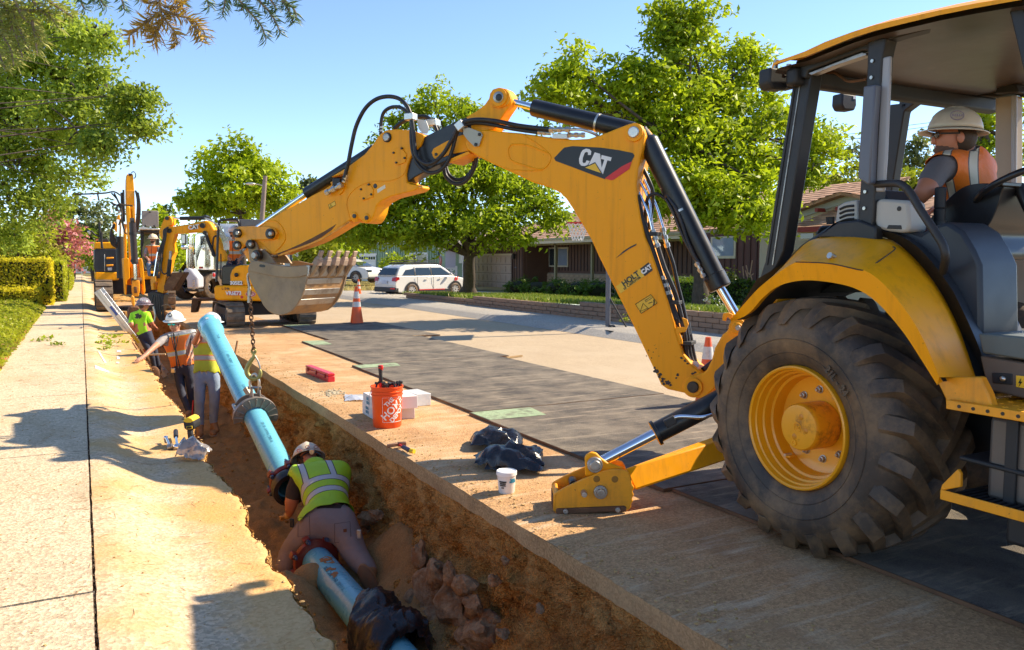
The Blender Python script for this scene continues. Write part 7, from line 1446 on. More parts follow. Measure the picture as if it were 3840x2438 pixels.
def shellpart(t,bo,name,mt,keep,off=.014,frame=None):
 """clothing grown from the body surface: faces kept by predicate, pushed outwards"""
 bm=bmesh.new();bm.from_mesh(bo.data);bmesh.ops.delete(bm,geom=[f for f in bm.faces if not keep(f.calc_center_median())],context='FACES')
 isl=[];seen=set()
 for f0 in bm.faces:
  if f0 in seen:continue
  st=[f0];seen.add(f0);g_=[]
  while st:
   f=st.pop();g_.append(f)
   for e in f.edges:
    for f2 in e.link_faces:
     if f2 not in seen:seen.add(f2);st.append(f2)
  isl.append(g_)
 isl.sort(key=len);bmesh.ops.delete(bm,geom=[f for g_ in isl[:-1]for f in g_],context='FACES');bmesh.ops.delete(bm,geom=[v for v in bm.verts if not v.link_faces],context='VERTS')
 bmesh.ops.smooth_vert(bm,verts=bm.verts,factor=.5,use_axis_x=True,use_axis_y=True,use_axis_z=True);bm.normal_update()
 for v in bm.verts:v.co+=v.normal*(off+.006*noise.noise(v.co*15))
 me=bpy.data.meshes.new(name);bm.to_mesh(me);bm.free();me.materials.clear();me.materials.append(mt)
 o=bpy.data.objects.new(name,me);COL.objects.link(o)
 if frame is not None:me.transform(frame.inverted());o.matrix_world=frame
 o.parent=t;o.matrix_parent_inverse=world_of(t).inverted()
 if frame is not None:o.matrix_world=frame;o.matrix_basis=frame
 md=o.modifiers.new('t','SOLIDIFY');md.thickness=.006;sb=o.modifiers.new('s','SUBSURF');sb.levels=1;sb.render_levels=1
 for p in me.polygons:p.material_index=0;p.use_smooth=True
 return o
def vest_mat(name,base,band,edge,hb,vb=None,wd=.028,ew=.006,dirt=None,zip_=False):
 """safety vest cloth: reflective bands printed across (local z = spine, local x = across)"""
 if name in _M:return _M[name]
 m,t,p=NT(name);L=t.links.new;tc=t.nodes.new('ShaderNodeTexCoord');sp=t.nodes.new('ShaderNodeSeparateXYZ');L(tc.outputs['Object'],sp.inputs[0])
 b=mix(t,ramp(t,noise_n(t,6,5),.3,.7),tuple(x*.85 for x in base),base)
 def strip(sock,c,w_):d=math_n(t,'ABSOLUTE',math_n(t,'SUBTRACT',sock,c));return math_n(t,'LESS_THAN',d,w_)
 for c in hb:
  b=mix(t,strip(sp.outputs[2],c,wd+ew),b,edge)
  b=mix(t,strip(sp.outputs[2],c,wd),b,band)
 for c in(vb or()):
  msk=math_n(t,'MULTIPLY',strip(math_n(t,'ABSOLUTE',sp.outputs[0]),c,wd*.8+ew),math_n(t,'GREATER_THAN',sp.outputs[2],max(hb)+wd));b=mix(t,msk,b,edge)
  msk=math_n(t,'MULTIPLY',strip(math_n(t,'ABSOLUTE',sp.outputs[0]),c,wd*.8),math_n(t,'GREATER_THAN',sp.outputs[2],max(hb)+wd));b=mix(t,msk,b,band)
 if zip_:b=mix(t,strip(sp.outputs[0],0,.008),b,(.02,.02,.02))
 if dirt:b=mix(t,math_n(t,'MULTIPLY',ramp(t,noise_n(t,5,8,.7),.55,.75),.6),b,dirt)
 L(b,p.inputs['Base Color']);p.inputs['Roughness'].default_value=.6;L(bump(t,noise_n(t,9,4),.4,.03),p.inputs['Normal']);_M[name]=m;return m
def frame_of(o,z,x):
 z=V(z).normalized();x=V(x);x=(x-z*z.dot(x)).normalized();y=z.cross(x);M=Matrix((x,y,z)).transposed().to_4x4();M.translation=V(o);return M
def hardhat(t,c,up,fwd,mt,r=.125,brim='full',logo=None,tilt=0):
 up=V(up).normalized();f=V(fwd);f=(f-up*up.dot(f)).normalized();s=f.cross(up);c=V(c)
 prof=[(math.cos(a_)*r*1.0,math.sin(a_)*r*.98)for a_ in[PI/2*k/9 for k in range(10)]];m=MB();n=32;vs=[]
 for k in range(n):
  a_=2*PI*k/n
  for i,(rr,h)in enumerate(prof):
   e=1+.14*math.cos(a_)**2;vs.append(c+f*math.cos(a_)*rr*e+s*math.sin(a_)*rr+up*(h+.010*math.exp(-(math.sin(a_)/.22)**2)*(i>2)))
 m.add(vs,[(k*10+i,((k+1)%n)*10+i,((k+1)%n)*10+i+1,k*10+i+1)for k in range(n)for i in range(9)])
 h=m.build('hard_hat',mt,t,smooth=60,solid=.004)
 m=MB();vs=[]
 for k in range(n):
  a_=2*PI*k/n;e=1+.14*math.cos(a_)**2;bw=(.034+.018*max(0,math.cos(a_)))if brim=='full'else.008+.05*max(0,math.cos(a_))**1.5
  for q in(0,1):rr=r*.985+bw*q;vs.append(c+f*math.cos(a_)*(r*e+bw*q)+s*math.sin(a_)*rr-up*(.004+.016*q))
 m.add(vs,[(2*k,2*k+1,2*((k+1)%n)+1,2*((k+1)%n))for k in range(n)]);m.build('brim',mt,h,smooth=60,solid=.005)
 return h,f,s,up
def face(t,J,fwd,up,skin,glasses=True,lens=None,ears=True,beard=None):
 up=V(up).normalized();f=V(fwd);f=(f-up*up.dot(f)).normalized();s=f.cross(up);c=J['head'];M=Matrix((f,s,up)).transposed()
 MB().ell(c+f*.030+up*.0,(.075,.072,.105),M).build('face',skin,t,smooth=60)
 MB().ell(c+f*.108-up*.008,(.016,.013,.024),M).ell(c+f*.098+up*.015,(.01,.009,.02),M).build('nose',skin,t,smooth=60)
 MB().ell(c+f*.092-up*.048,(.012,.024,.007),M).build('mouth',flat('lips',(.32,.10,.08),.5),t,smooth=60)
 if beard:MB().ell(c+f*.040-up*.060,(.066,.062,.050),M).build('beard',beard,t,smooth=60)
 for q in(1,-1):
  if ears:MB().ell(c+s*q*.078-f*.005-up*.005,(.02,.009,.03),M).build('ear',skin,t,smooth=60)
  MB().ell(c+f*.097+s*q*.03+up*.02,(.008,.014,.009),M).build('eye',WHT,t,smooth=60)
  if glasses:MB().ell(c+f*.103+s*q*.034+up*.018,(.010,.033,.020),M).build('glasses_lens',lens or GLASS,t,smooth=60);MB().beam(c+f*.095+s*q*.064+up*.022,c+s*q*.084+up*.018,.005,.008).build('glasses_arm',BLKM,t)
 return f,s
def boots(t,J,mt,sole=None,fwd=None,which='lr'):
 for q in which:
  a=J['an'+q];b=J['to'+q];d=(b-a);d=(d-V((0,0,d.z)))if fwd is None else V(fwd);d.normalize();M=basis(d)
  z0=min(a.z,b.z)-.035;c=V((a.x,a.y,z0))
  m=MB();m.ell(c+d*.09+V((0,0,.03)),(.155,.055,.05),M).ell(c+V((0,0,.07)),(.07,.055,.075),M);bt=m.build('boot',mt,t,smooth=60)
  MB().ell(c+d*.085,(.165,.060,.018),M).build('sole',sole or BLKM,bt,smooth=60)
def std_region(pants='pants',shirt='shirt',skin='skin',sleeve=.85,boot='boot',glove=None):
 def rg(a,b):
  if a in('neckb','neck','head'):return skin if a!='neckb'else(lambda t:shirt if t<.3 else skin)
  if a in('waist','chest'):return shirt
  if a=='pelvis'and b=='waist':return lambda t:pants if t<.35 else shirt
  if a in('shl','shr'):return lambda t:shirt if t<sleeve else skin
  if a in('ell','elr'):return skin
  if a[:2]in('wr','pa')or a[0]in 'ft':return glove or skin
  if a in('pelvis','hpl','hpr','knl','knr'):return pants
  if a in('anl','anr'):return boot
  return skin
 return rg
BOOT=mat('tan_leather_boot',(.34,.17,.065),.7,var=.15,bmp=.2)
LIME=(.42,.68,.02);ORNG=(.95,.20,.012);SILVB=(.50,.50,.48)
k='W2'
J=dict(pelvis=dp(k,612,685,6.84),waist=dp(k,604,590,6.97),chest=dp(k,572,405,7.30),neckb=dp(k,500,270,7.5),neck=dp(k,485,235,7.58),head=dp(k,468,205,7.68),crown=dp(k,466,170,7.70),shl=dp(k,402,330,7.38),shr=dp(k,690,310,7.42),ell=dp(k,352,510,7.30),wrl=dp(k,338,605,7.36),pal=dp(k,308,612,7.44),elr=dp(k,700,450,7.75),wrr=dp(k,560,520,7.95),hpl=dp(k,478,690,6.82),hpr=dp(k,722,695,6.82),knl=dp(k,352,850,6.84),anl=dp(k,312,975,6.78),knr=dp(k,790,880,6.66),anr=dp(k,872,980,6.40),tor=dp(k,885,1090,6.32),tol=dp(k,312,1015,6.80))
GPANT=cloth('grey_work_trousers',(.27,.205,.18),.85,.1);DKS=cloth('dark_brown_tshirt',(.045,.028,.02))
kn,kb,J,nr_=person('person','man in lime vest kneeling astride the blue pipe, back to the camera',J,dict(pants=GPANT,shirt=DKS,skin=SKINR,boot=BOOT,glove=cloth('tan_glove',(.55,.33,.13))),std_region(glove='glove',sleeve=.95),loc=(1.6,6.9,-1.1),R_=dict(pelvis=.145,waist=.18,chest=.188,hpl=.135,hpr=.14,knl=.112,knr=.112,anl=.105,anr=.085,shl=.095,shr=.088,ell=.072,head=.09,crown=.085,tor=.045,tol=.06,neckb=.09))
sp_=(J['neckb']-J['waist']);VL=vest_mat('lime_vest',LIME,SILVB,(.05,.035,.03),(.115,.27),(.125,),wd=.029,ew=.008,dirt=(.32,.42,.03))
acr=dp(k,700,420,7.3)-dp(k,450,400,7.3)
def torso(lo,hi,J=J,wid=.24,arm=.10):
 z=(J['neckb']-J['waist']).normalized();L_=(J['neckb']-J['waist']).length;E=J['_E']
 def keep(c):
  h=(c-J['waist']).dot(z)
  if not(lo<h<L_+hi):return False
  best=9
  for a,b in E:
   A_,ab=J[a],J[b]-J[a];t_=max(0,min(1,(c-A_).dot(ab)/max(1e-9,ab.length_squared)));d=(c-(A_+ab*t_)).length
   if d<best:best=d;q=(a,b,t_)
  a,b,t_=q
  if a in('pelvis','waist','chest')and b[:2]!='kn':return True
  if a=='neckb':return t_<.1
  if a[:2]=='hp':return False
  return a[:2]=='sh'and t_<arm
 return keep
vs_=shellpart(kn,kb,'vest',VL,torso(-.11,-.0),.032,frame_of(J['waist'],sp_,acr))
def belt(t,J,up,mt,r=.17,h=.035,off=.02,sy=.8):
 up=V(up).normalized();M=basis(V(acr),up);c=J['pelvis'].lerp(J['waist'],.62)+up*off
 MB().tube([c+M@V((math.cos(a_)*r,math.sin(a_)*r*sy,0))for a_ in[2*PI*i/36 for i in range(36)]],h*.5,8,closed=True,flat=.35).build('belt',mt,t,smooth=60)
belt(kn,J,sp_,mat('brown_belt_leather',(.17,.065,.025),.5),r=.20)
for(x,y,w_)in((693,760,75),(430,720,55)):
 a,b,c,d=[dp(k,x+dx,y+dy-35,6.655)for dx,dy in((-w_*.6,-60),(w_*.8,-75),(w_*.9,60),(-w_*.6,70))]
 MB().tube([a,b,c,d],.003,5,closed=True).build('pocket_stitching',cloth('stitch_dark',(.10,.075,.065)),kn)
q=[dp(k,x,y-25,6.64)for x,y in((706,728),(730,724),(731,745),(708,749))];MB().prism(q,FH*.004).build('pocket_label',flat('leather_label',(.16,.05,.015)),kn)
hdir=(J['head']-J['neck']).normalized();fw_=(FH*.8-RT*.25-V((0,0,.55))).normalized();hup=V((0,0,1))*.75+FH*.55-RT*.25
hc=dp(k,462,205,7.70);hh,f_,s_,u_=hardhat(kn,hc,hup,fw_,HHT,.135)
MB().ell(J['head']-UP*.035+FH*-.0,(.095,.095,.09)).build('hair',HAIR,kn,smooth=60)
m=MB()
for i in range(260):
 a_=rnd.uniform(0,2*PI);c=J['head']+V((math.cos(a_)*.088,math.sin(a_)*.088,rnd.uniform(-.09,.03)));m.tube([c,c+V((rnd.gauss(0,.012),rnd.gauss(0,.012),-.02)),c+V((rnd.gauss(0,.018),rnd.gauss(0,.018),-.035))],.0035,4,cap=False)
m.build('curls',HAIR,kn,smooth=60,kind='stuff')
kc=dp(k,493,172,7.54);MB().lathe(kc,-FH,[(0,.012),(.022,.012),(.026,.006),(.026,0)],20).build('hat_ratchet',ZINC,kn,smooth=30);MB().tube(smooth_path([dp(k,x,y,7.57)for x,y in((430,195),(460,178),(495,170),(530,178),(552,195))],5),.016,8,flat=.5).build('hat_band',BLKM,kn,smooth=60)
for x,y in((405,165),(462,140),(520,140)):p=dp(k,x,y,7.58);MB().tube([p+RT*.02*math.cos(a_)+UP*.014*math.sin(a_)for a_ in[2*PI*i/16 for i in range(16)]],.003,5,closed=True).build('hat_sticker',flat('red_brown_print',(.35,.06,.03)),hh)
c=dp(k,890,1060,6.30);M=basis(RT*.45-UP*.85,-FH);MB().ell(c,(.165,.062,.05),M).build('boot',BOOT,kn,smooth=60,label='boot sole turned to the camera');MB().ell(c-FH*.03,(.162,.062,.026),M).build('sole',mat('worn_rubber_sole',(.20,.10,.045),.8,bmp=.8,bs=40),kn,smooth=60)
for x,y in((815,735),(355,660)):p=dp(k,x,y,6.62 if x>500 else 6.8);MB().box(p,(.035,.02,.075),basis(RT)).build('pocket_tool',ZINC if x>500 else BLKM,kn,bevel=.005)
k='W3';d0=13.4
J=dict(pelvis=dp(k,590,680,d0),waist=dp(k,572,600,d0),chest=dp(k,560,470,d0),neckb=dp(k,532,400,d0),neck=dp(k,528,385,d0),head=dp(k,522,345,d0-.02),crown=dp(k,520,315,d0),shl=dp(k,445,440,d0-.1),shr=dp(k,655,405,d0+.05),ell=dp(k,362,515,d0-.5),wrl=dp(k,268,600,12.5),elr=dp(k,690,500,d0),wrr=dp(k,650,590,d0-.2),hpl=dp(k,550,700,d0),hpr=dp(k,632,690,d0),knl=dp(k,570,850,d0-.1),anl=dp(k,630,1015,d0-.3),tol=dp(k,610,1040,d0-.5),knr=dp(k,645,850,d0),anr=dp(k,650,1010,d0),tor=dp(k,640,1035,d0-.2))
J['pal']=gp(k,232,615,.04)
DJ=cloth('dark_jeans',(.035,.04,.065));GS=cloth('grey_tshirt',(.30,.27,.26))
om,ob_,J,_=person('person','man in orange safety vest and white hard hat with one hand on the kerb',J,dict(pants=DJ,shirt=GS,skin=SKIN,boot=BOOT),std_region(sleeve=.75),R_=dict(chest=.165,waist=.14,shl=.082,shr=.082,pelvis=.145,elr=.045))
fwd=(-FH-RT*.12);sp_=J['neckb']-J['waist'];OV=vest_mat('orange_vest',ORNG,SILVB,(.75,.65,.05),(.10,.42),(.11,),wd=.032,ew=.008,dirt=(.55,.13,.02),zip_=True)
shellpart(om,ob_,'vest',OV,torso(-.12,-.01,J),.02,frame_of(J['waist'],sp_,RT))
MB().tube([J['waist']+V((0,0,-.12))-FH*.19,J['chest']-FH*.20,J['neckb']-FH*.10],.012,6).build('vest_zip',BLKM,om);
for q in(-1,1):MB().tube(smooth_path([J['neckb']+RT*q*.06-FH*.05,J['chest']+RT*q*.05-FH*.20+V((0,0,.08)),J['chest']+RT*q*.01-FH*.205-V((0,0,.12))],5),.007,6).build('lanyard',BLKM,om,smooth=60)
face(om,J,fwd,(0,0,1),SKIN,lens=mat('mirror_lens',(.03,.45,.42),.08,.6,bmp=0));hh,f_,s_,u_=hardhat(om,dp(k,520,300,d0),V((0,0,1))-FH*.12,fwd,HHW,.140)
p=dp(k,484,268,d0-.15);MB().tube([p+RT*.03*math.cos(a_)+UP*.03*math.sin(a_)for a_ in[2*PI*i/16 for i in range(16)]],.008,6,closed=True).build('hat_logo',BLACKSTK,hh);
p=dp(k,508,692,d0-.22);MB().box(p,(.07,.03,.08),basis(RT)).build('tape_measure',ZINC,om,bevel=.01)
for i in range(5):p=J['ell'].lerp(J['wrl'],.28+i*.05);MB().ell(p-FH*.035+V((0,0,.012)),(.02,.008,.012)).build('tattoo',flat('tattoo_ink',(.12,.07,.06)),om)if i in(0,2,4)else None
d1=12.2
J=dict(pelvis=dp(k,765,730,d1),waist=dp(k,765,650,d1),chest=dp(k,765,510,d1+.05),neckb=dp(k,775,410,d1+.1),neck=dp(k,785,385,d1+.12),head=dp(k,800,345,d1+.15),crown=dp(k,800,312,d1+.15),shl=dp(k,690,440,d1),shr=dp(k,855,425,d1+.1),ell=dp(k,668,485,d1-.22),wrl=dp(k,705,405,d1-.42),elr=dp(k,900,455,d1-.1),wrr=dp(k,850,370,d1-.35),pal=dp(k,715,375,d1-.42),par=dp(k,825,350,d1-.38),hpl=dp(k,715,745,d1),hpr=dp(k,820,745,d1),knl=dp(k,708,920,d1-.05),anl=dp(k,712,1120,d1),tol=dp(k,718,1190,d1-.2),knr=dp(k,825,910,d1),anr=dp(k,815,1095,d1+.1),tor=dp(k,850,1165,d1))
BJ=cloth('faded_blue_jeans',(.26,.34,.46));YV=vest_mat('yellow_vest',(.50,.50,.015),(.38,.34,.30),(.70,.18,.03),(.10,.36),(.10,),wd=.030,ew=.014,dirt=(.30,.28,.03))
ym,yb2,J,_=person('person','man in dirty yellow vest and faded jeans, head hidden behind the raised pipe',J,dict(pants=BJ,shirt=cloth('cream_tank',(.5,.45,.38)),skin=SKINR,boot=BOOT),std_region(sleeve=.12),R_=dict(pelvis=.145,chest=.165,waist=.14,hpl=.115,hpr=.115,knl=.08,knr=.08,anl=.065,anr=.065,ell=.052,elr=.052))
shellpart(ym,yb2,'vest',YV,torso(-.13,-.03,J),.018,frame_of(J['waist'],J['neckb']-J['waist'],RT));boots(ym,J,BOOT,flat('light_sole',(.4,.33,.25)),fwd=(-FH+RT*.35));hardhat(ym,dp(k,803,312,d1+.15),(0,0,1),-FH*.6+RT,HHW,.132);face(ym,J,-FH+RT*.2,(0,0,1),SKINR,glasses=False)
d2=17.2
J=dict(pelvis=dp(k,300,430,d2),waist=dp(k,275,370,d2),chest=dp(k,258,290,d2),neckb=dp(k,272,235,d2),neck=dp(k,280,222,d2),head=dp(k,283,195,d2),crown=dp(k,283,175,d2),shl=dp(k,195,275,d2),shr=dp(k,315,268,d2),ell=dp(k,188,345,d2-.2),wrl=dp(k,240,420,d2+.2),elr=dp(k,345,335,d2),wrr=dp(k,370,360,d2+.25),hpl=dp(k,272,440,d2),hpr=dp(k,325,440,d2),knl=dp(k,340,560,d2-.1),anl=dp(k,370,690,d2),tol=dp(k,375,710,d2-.2),knr=dp(k,375,570,d2),anr=dp(k,400,690,d2+.1),tor=dp(k,410,715,d2))
LS=cloth('lime_tshirt',(.42,.90,.02),.7);gm,gb2,J,_=person('person','man in lime T-shirt with back turned, standing in the trench by the ladder',J,dict(pants=DJ,shirt=LS,skin=SKINR,boot=BOOT),std_region(sleeve=.8),R_=dict(chest=.19,waist=.165,pelvis=.155,shl=.085,shr=.085))
f_,s_=face(gm,J,RT*.7+FH*.7,(0,0,1),SKINR,glasses=False);MB().ell(J['head']-RT*.02,(.085,.085,.09)).build('hair',HAIR,gm,smooth=60);hh,*_=hardhat(gm,dp(k,283,182,d2),(0,0,1),RT*.7+FH*.7,mat('purple_grey_hat',(.22,.17,.20),.3,var=.4,vs=30),.128)
for i in range(5):p=dp(k,255+i*13,158+4*(i%2),d2-.12);MB().prism([p,p+RT*.025,p+RT*.03+UP*.05,p+RT*.005+UP*.05],-FH*.004).build('hat_sticker',WHT,hh)
for P in(((205,262),(225,255),(240,270),(228,290),(210,280)),((225,275),(248,262),(252,285),(236,298)),((200,285),(222,282),(226,296),(206,294))):MB().prism([dp(k,x+12,y,d2-.21)for x,y in P],FH*.03).build('shirt_print',BLACKSTK,gm)
k='Z4';d3=4.62
J=dict(pelvis=dp(k,1260,1290,4.65),waist=dp(k,1270,1170,4.62),chest=dp(k,1255,1020,4.60),neckb=dp(k,1250,880,4.60),neck=dp(k,1235,850,4.60),head=dp(k,1195,795,4.58),crown=dp(k,1200,740,4.58),shl=dp(k,1110,950,4.45),shr=dp(k,1350,950,4.85),ell=dp(k,1010,1110,4.30),wrl=dp(k,935,1180,4.55),elr=dp(k,1300,1140,5.0),wrr=dp(k,1150,1180,5.0),hpl=dp(k,1200,1320,4.5),hpr=dp(k,1300,1320,4.8),knl=dp(k,1020,1330,4.7),knr=dp(k,1100,1330,5.0),anl=dp(k,980,1600,4.9),anr=dp(k,1080,1600,5.2))
op,opb,J,_=person('person','backhoe operator in orange vest, cream hard hat and sunglasses looking left',J,dict(pants=DJ,shirt=cloth('grey_brown_tshirt',(.17,.145,.14)),skin=SKINR,boot=BOOT),std_region(sleeve=.72),R_=dict(chest=.150,waist=.135,shl=.080,shr=.076,ell=.050,wrl=.034,head=.086))
ofw=V((-.72,.69,0));OV2=vest_mat('operator_vest',ORNG,(.62,.55,.42),(.12,.1,.08),(-.5,),(.055,),wd=.020,ew=.005)
shellpart(op,opb,'vest',OV2,torso(-.05,.02,J,arm=.02),.018,frame_of(J['waist'],J['neckb']-J['waist'],RT*.8-FH*.55))
face(op,J,-RT*.97+FH*.2-V((0,0,.05)),V((0,0,1)),SKINR,beard=mat('stubble',(.13,.065,.04),.8,var=.2));MB().ell(J['head']+RT*.03+V((0,0,-.0)),(.085,.085,.085)).build('hair',HAIR,op,smooth=60)
hh,f_,s_,u_=hardhat(op,dp(k,1195,745,4.58),V((0,0,1))+RT*.06,-RT*.97+FH*.2,HHT,.122)
c=dp(k,1205,662,4.44);MB().tube([c+RT*.036*math.cos(a_)+UP*.024*math.sin(a_)-FH*.004 for a_ in[2*PI*i/24 for i in range(24)]],.0035,6,closed=True).build('hat_badge',flat('grey_print',(.25,.2,.22)),hh)
for i in range(5):p=c+RT*(-.024+i*.012)-FH*.006;MB().box(p,(.007,.004,.012),basis(RT)).build('hat_lettering',flat('grey_print',(.25,.2,.22)),hh)
def seated(label,k,hx,hy,d,s,fwd,vest,shirt,pants,hat):
 sc=F/d*ZM[k][2]
 def q(dx,dz,dy=0):return dp(k,hx+dx*sc,hy-dz*sc,d+dy)
 J=dict(pelvis=q(0,-.72),waist=q(0,-.58),chest=q(0,-.38),neckb=q(0,-.17),neck=q(0,-.13),head=q(0,0),crown=q(0,.07),shl=q(-.18,-.24),shr=q(.18,-.24),ell=q(-.26,-.50,-.1),elr=q(.26,-.50,-.1),wrl=q(-.16,-.60,-.3),wrr=q(.16,-.60,-.3),hpl=q(-.1,-.75),hpr=q(.1,-.75),knl=q(-.14,-.78,-.42),knr=q(.14,-.78,-.42),anl=q(-.12,-1.15,-.5),anr=q(.12,-1.15,-.5))
 t,b,J,_=person('person',label,J,dict(pants=pants,shirt=shirt,skin=SKIN,boot=BOOT),std_region(sleeve=.8));shellpart(t,b,'vest',vest,torso(-.1,-.01,J),.02,frame_of(J['waist'],(0,0,1),RT))
 face(t,J,fwd,(0,0,1),SKIN,beard=HAIR);hardhat(t,J['head']+V((0,0,.045)),(0,0,1),fwd,hat,.135);return t
seated('operator with beard and straw-coloured hat in the left excavator cab','E1',698,710,25.2,1,-FH,OV,GS,cloth('mid_jeans',(.10,.17,.26)),HHT)
LT=cloth('pale_blue_long_sleeve',(.42,.48,.47));seated('operator in pale shirt under the small excavator canopy, half hidden by the bucket','E2',762,300,19.75,1,-RT,OV,LT,DJ,HHW)
PIPE=mat('blue_pvc',(.15,.48,.60),.28,var=.04,vs=2,dirt=(.35,.30,.22),da=.68,db=.85,ds=5,dstr=.4,bmp=.02,coat=.3)
INK=flat('pipe_ink',(.04,.16,.24),.5);COLR=mat('red_brown_casting',(.22,.025,.012),.4,var=.2,dirt=(.3,.14,.07),da=.5,db=.75,ds=8,bmp=.2)
pr=.126
a=dp('D',672,1125,7.75);b=dp('D',492,764,11.75);ax=(b-a).normalized();a=a-ax*.15;L_=(b-a).length
tp=thing('water_pipe','long light blue pipe hanging in the clamp, bell end raised','pipe',tuple(a))
MB().lathe(a,ax,[(pr-.02,0),(pr,.0),(pr,L_-.42),(pr+.012,L_-.40),(pr+.030,L_-.33),(pr+.034,L_-.27),(pr+.026,L_-.22),(pr+.026,L_-.06),(pr+.034,L_-.05),(pr+.034,L_-.0),(pr+.012,L_),(pr+.005,L_-.15)],48).build('pipe_wall',PIPE,tp,smooth=35)
for t_ in(1.55,1.62,2.1,2.9,3.4):MB().lathe(a+ax*t_,ax,[(pr+.0005,0),(pr+.0018,.002),(pr+.0005,.004)],40).build('scribe_line',INK,tp,smooth=60)if t_>2 else None
def pipetext(par,o,axd,toward,body,size,rr=pr):
 n=V(toward);n=(n-axd*n.dot(axd)).normalized();return build_text(body,'pipe_print',INK,par,V(o)+n*(rr+.001),-axd,n.cross(-axd),size,.0005,.0)
cd=(C0-(a+b)/2).normalized()*.8+V((0,0,.9))
for t_,tx in((.95,'DR 18 - AWWA C900-16'),(2.05,'12 IN  PC 235 PSI  PVC'),(3.15,'NSF-61  05/20/17'),(4.0,'T-11-B3')):pipetext(tp,a+ax*t_,ax,cd,tx,.045)
p=a+ax*(L_-.13);n=(cd-ax*cd.dot(ax)).normalized();sd=ax.cross(n);MB().add([p+(n*math.cos(q)+sd*math.sin(q))*(pr+.030)+ax*w_ for q,w_ in((-.35,-.03),(-.08,-.03),(-.08,.04),(-.35,.04))],[(0,1,2,3)]).build('bell_label',flat('silver_label',(.6,.62,.62),.3),tp)
def ringthing(t,c,axd,r0,r1,w_,mt,name,nb=8,bolt=.16,bl=.11):
 c=V(c);axd=V(axd).normalized();o=MB().lathe(c-axd*w_/2,axd,[(r0,0),(r1,0),(r1+.008,w_*.3),(r1+.008,w_*.7),(r1,w_),(r0,w_)],32,close=True).build(name,mt,t,smooth=35)
 u=axd.cross(V((0,0,1))).normalized();v_=axd.cross(u)
 for i in range(nb):
  a_=2*PI*(i+.5)/nb;d_=u*math.cos(a_)+v_*math.sin(a_);q=c+d_*(r1+.02);MB().box(q,(.055,.05,w_*1.1),Matrix((axd.cross(d_),d_,axd)).transposed()).build('lug',mt,o,bevel=.006)
  MB().cyl(q-axd*bl*.6,q+axd*bl*.9,.010,seg=8).cyl(q+axd*bl*.35,q+axd*bl*.6,.020,seg=6).cyl(q-axd*bl*.6,q-axd*bl*.35,.020,seg=6).build('tee_bolt',mat('blue_steel_bolt',(.10,.14,.22),.4,.6),o,smooth=25)
 return o
t=thing('pipe_restraint','dark red bolted collar on the lower end of the hanging pipe','pipe fitting',tuple(a));ringthing(t,a+ax*.10,ax,pr+.001,pr+.035,.06,COLR,'collar',6);ringthing(t,a-ax*.03,ax,pr+.001,pr+.045,.12,BLK,'gland',0)
PX0,PZ0=1.70,-.86;q0=V((PX0+.02,6.85,PZ0+.0));q1=V((PX0-.03,3.0,PZ0-.03));q0=dp('W2',492,915,6.72);q0.x+=.03;q1=q0+(dp('D',945,1560,5.0)-q0).normalized()*4.2;ax2=(q1-q0).normalized()
lp=thing('water_pipe','blue pipe bedded in the trench floor, wrapped in black plastic','pipe',tuple(q0))
MB().cyl(q0,q1,pr,seg=48).build('pipe_wall',PIPE,lp,smooth=35)
up2=V((0,0,1));pipetext(lp,q0+ax2*.72,ax2,C0-q0+V((.3,0,.6)),'T-11-B3  09:41  PVC C900',.045)
MUDP=mat('drying_mud',(.34,.16,.06),.9,var=.2,bmp=.6)
for(tt_,an,s_)in((.33,.25,.055),(.36,.1,.04),(.40,.3,.05),(.55,-.05,.03),(.58,.12,.025),(.66,.0,.03),(.70,-.1,.02)):
 sd=ax2.cross(V((0,0,1))).normalized();n=sd.cross(ax2);n=n if n.z>0 else-n;P=[]
 for i in range(12):aa=2*PI*i/12;rr=s_*rnd.uniform(.5,1.3);th_=an-.25+math.sin(aa)*rr/pr;P.append(q0+ax2*(tt_+math.cos(aa)*rr)+(n*math.cos(th_)+sd*math.sin(th_)*-1)*(pr+.0025))
 MB().add(P,[tuple(range(12))]).build('mud_smear',MUDP,lp)
t=thing('pipe_restraint','dark red bolted ring around the end of the bedded pipe, under the kneeling man','pipe fitting',tuple(q0));ringthing(t,q0+ax2*.02,ax2,pr+.001,pr+.06,.07,COLR,'collar',8)
m=MB();cc=gp('W2',490,1075,-1.06);m.ell(cc+V((-.02,0,.02)),(.15,.13,.15),nu=20,nv=12);m.v=[(x+.02*nz(x,y,z,9),y+.02*nz(y,x,z,9),z)for x,y,z in m.v];o=m.build('sand_bank',SAND,None,smooth=60);o['kind']='stuff'
BAG=mat('black_plastic_film',(.012,.012,.015),.22,var=.3,dirt=(.10,.075,.055),da=.52,db=.8,ds=5,dstr=.55,bmp=.35,bs=14,bd=.02,spec=.5)
def crumple(name,fn,nu,nv,amp,parent,seed=0,mt=BAG,fr=2.9):
 vs=[]
 for i in range(nu+1):
  for j in range(nv+1):
   p=V(fn(i/nu,j/nv));q=p*fr+V((seed,seed*2.1,0));w_=V((noise.noise(q*1.2),noise.noise(q*1.2+V((9,0,0))),noise.noise(q*1.2+V((0,9,0)))))
   rdg=1-abs(noise.noise(q*1.6+w_*1.5))*2;rd2=1-abs(noise.noise(q*4+w_*2+V((3,3,3))))*2
   vs.append(p+w_*amp*1.4+V((0,0,1))*amp*(rdg*.8+rd2*.6)+V((1,.4,0))*amp*rd2*.6)
 m=MB();q=nv+1;m.add(vs,[(i*q+j,(i+1)*q+j,(i+1)*q+j+1,i*q+j+1)for i in range(nu)for j in range(nv)]);return m.build(name,mt,parent,smooth=50)
wrp=thing('plastic_wrap','crumpled black plastic sleeve gathered around the bedded pipe','plastic sheet',tuple(q0+ax2*1.2))
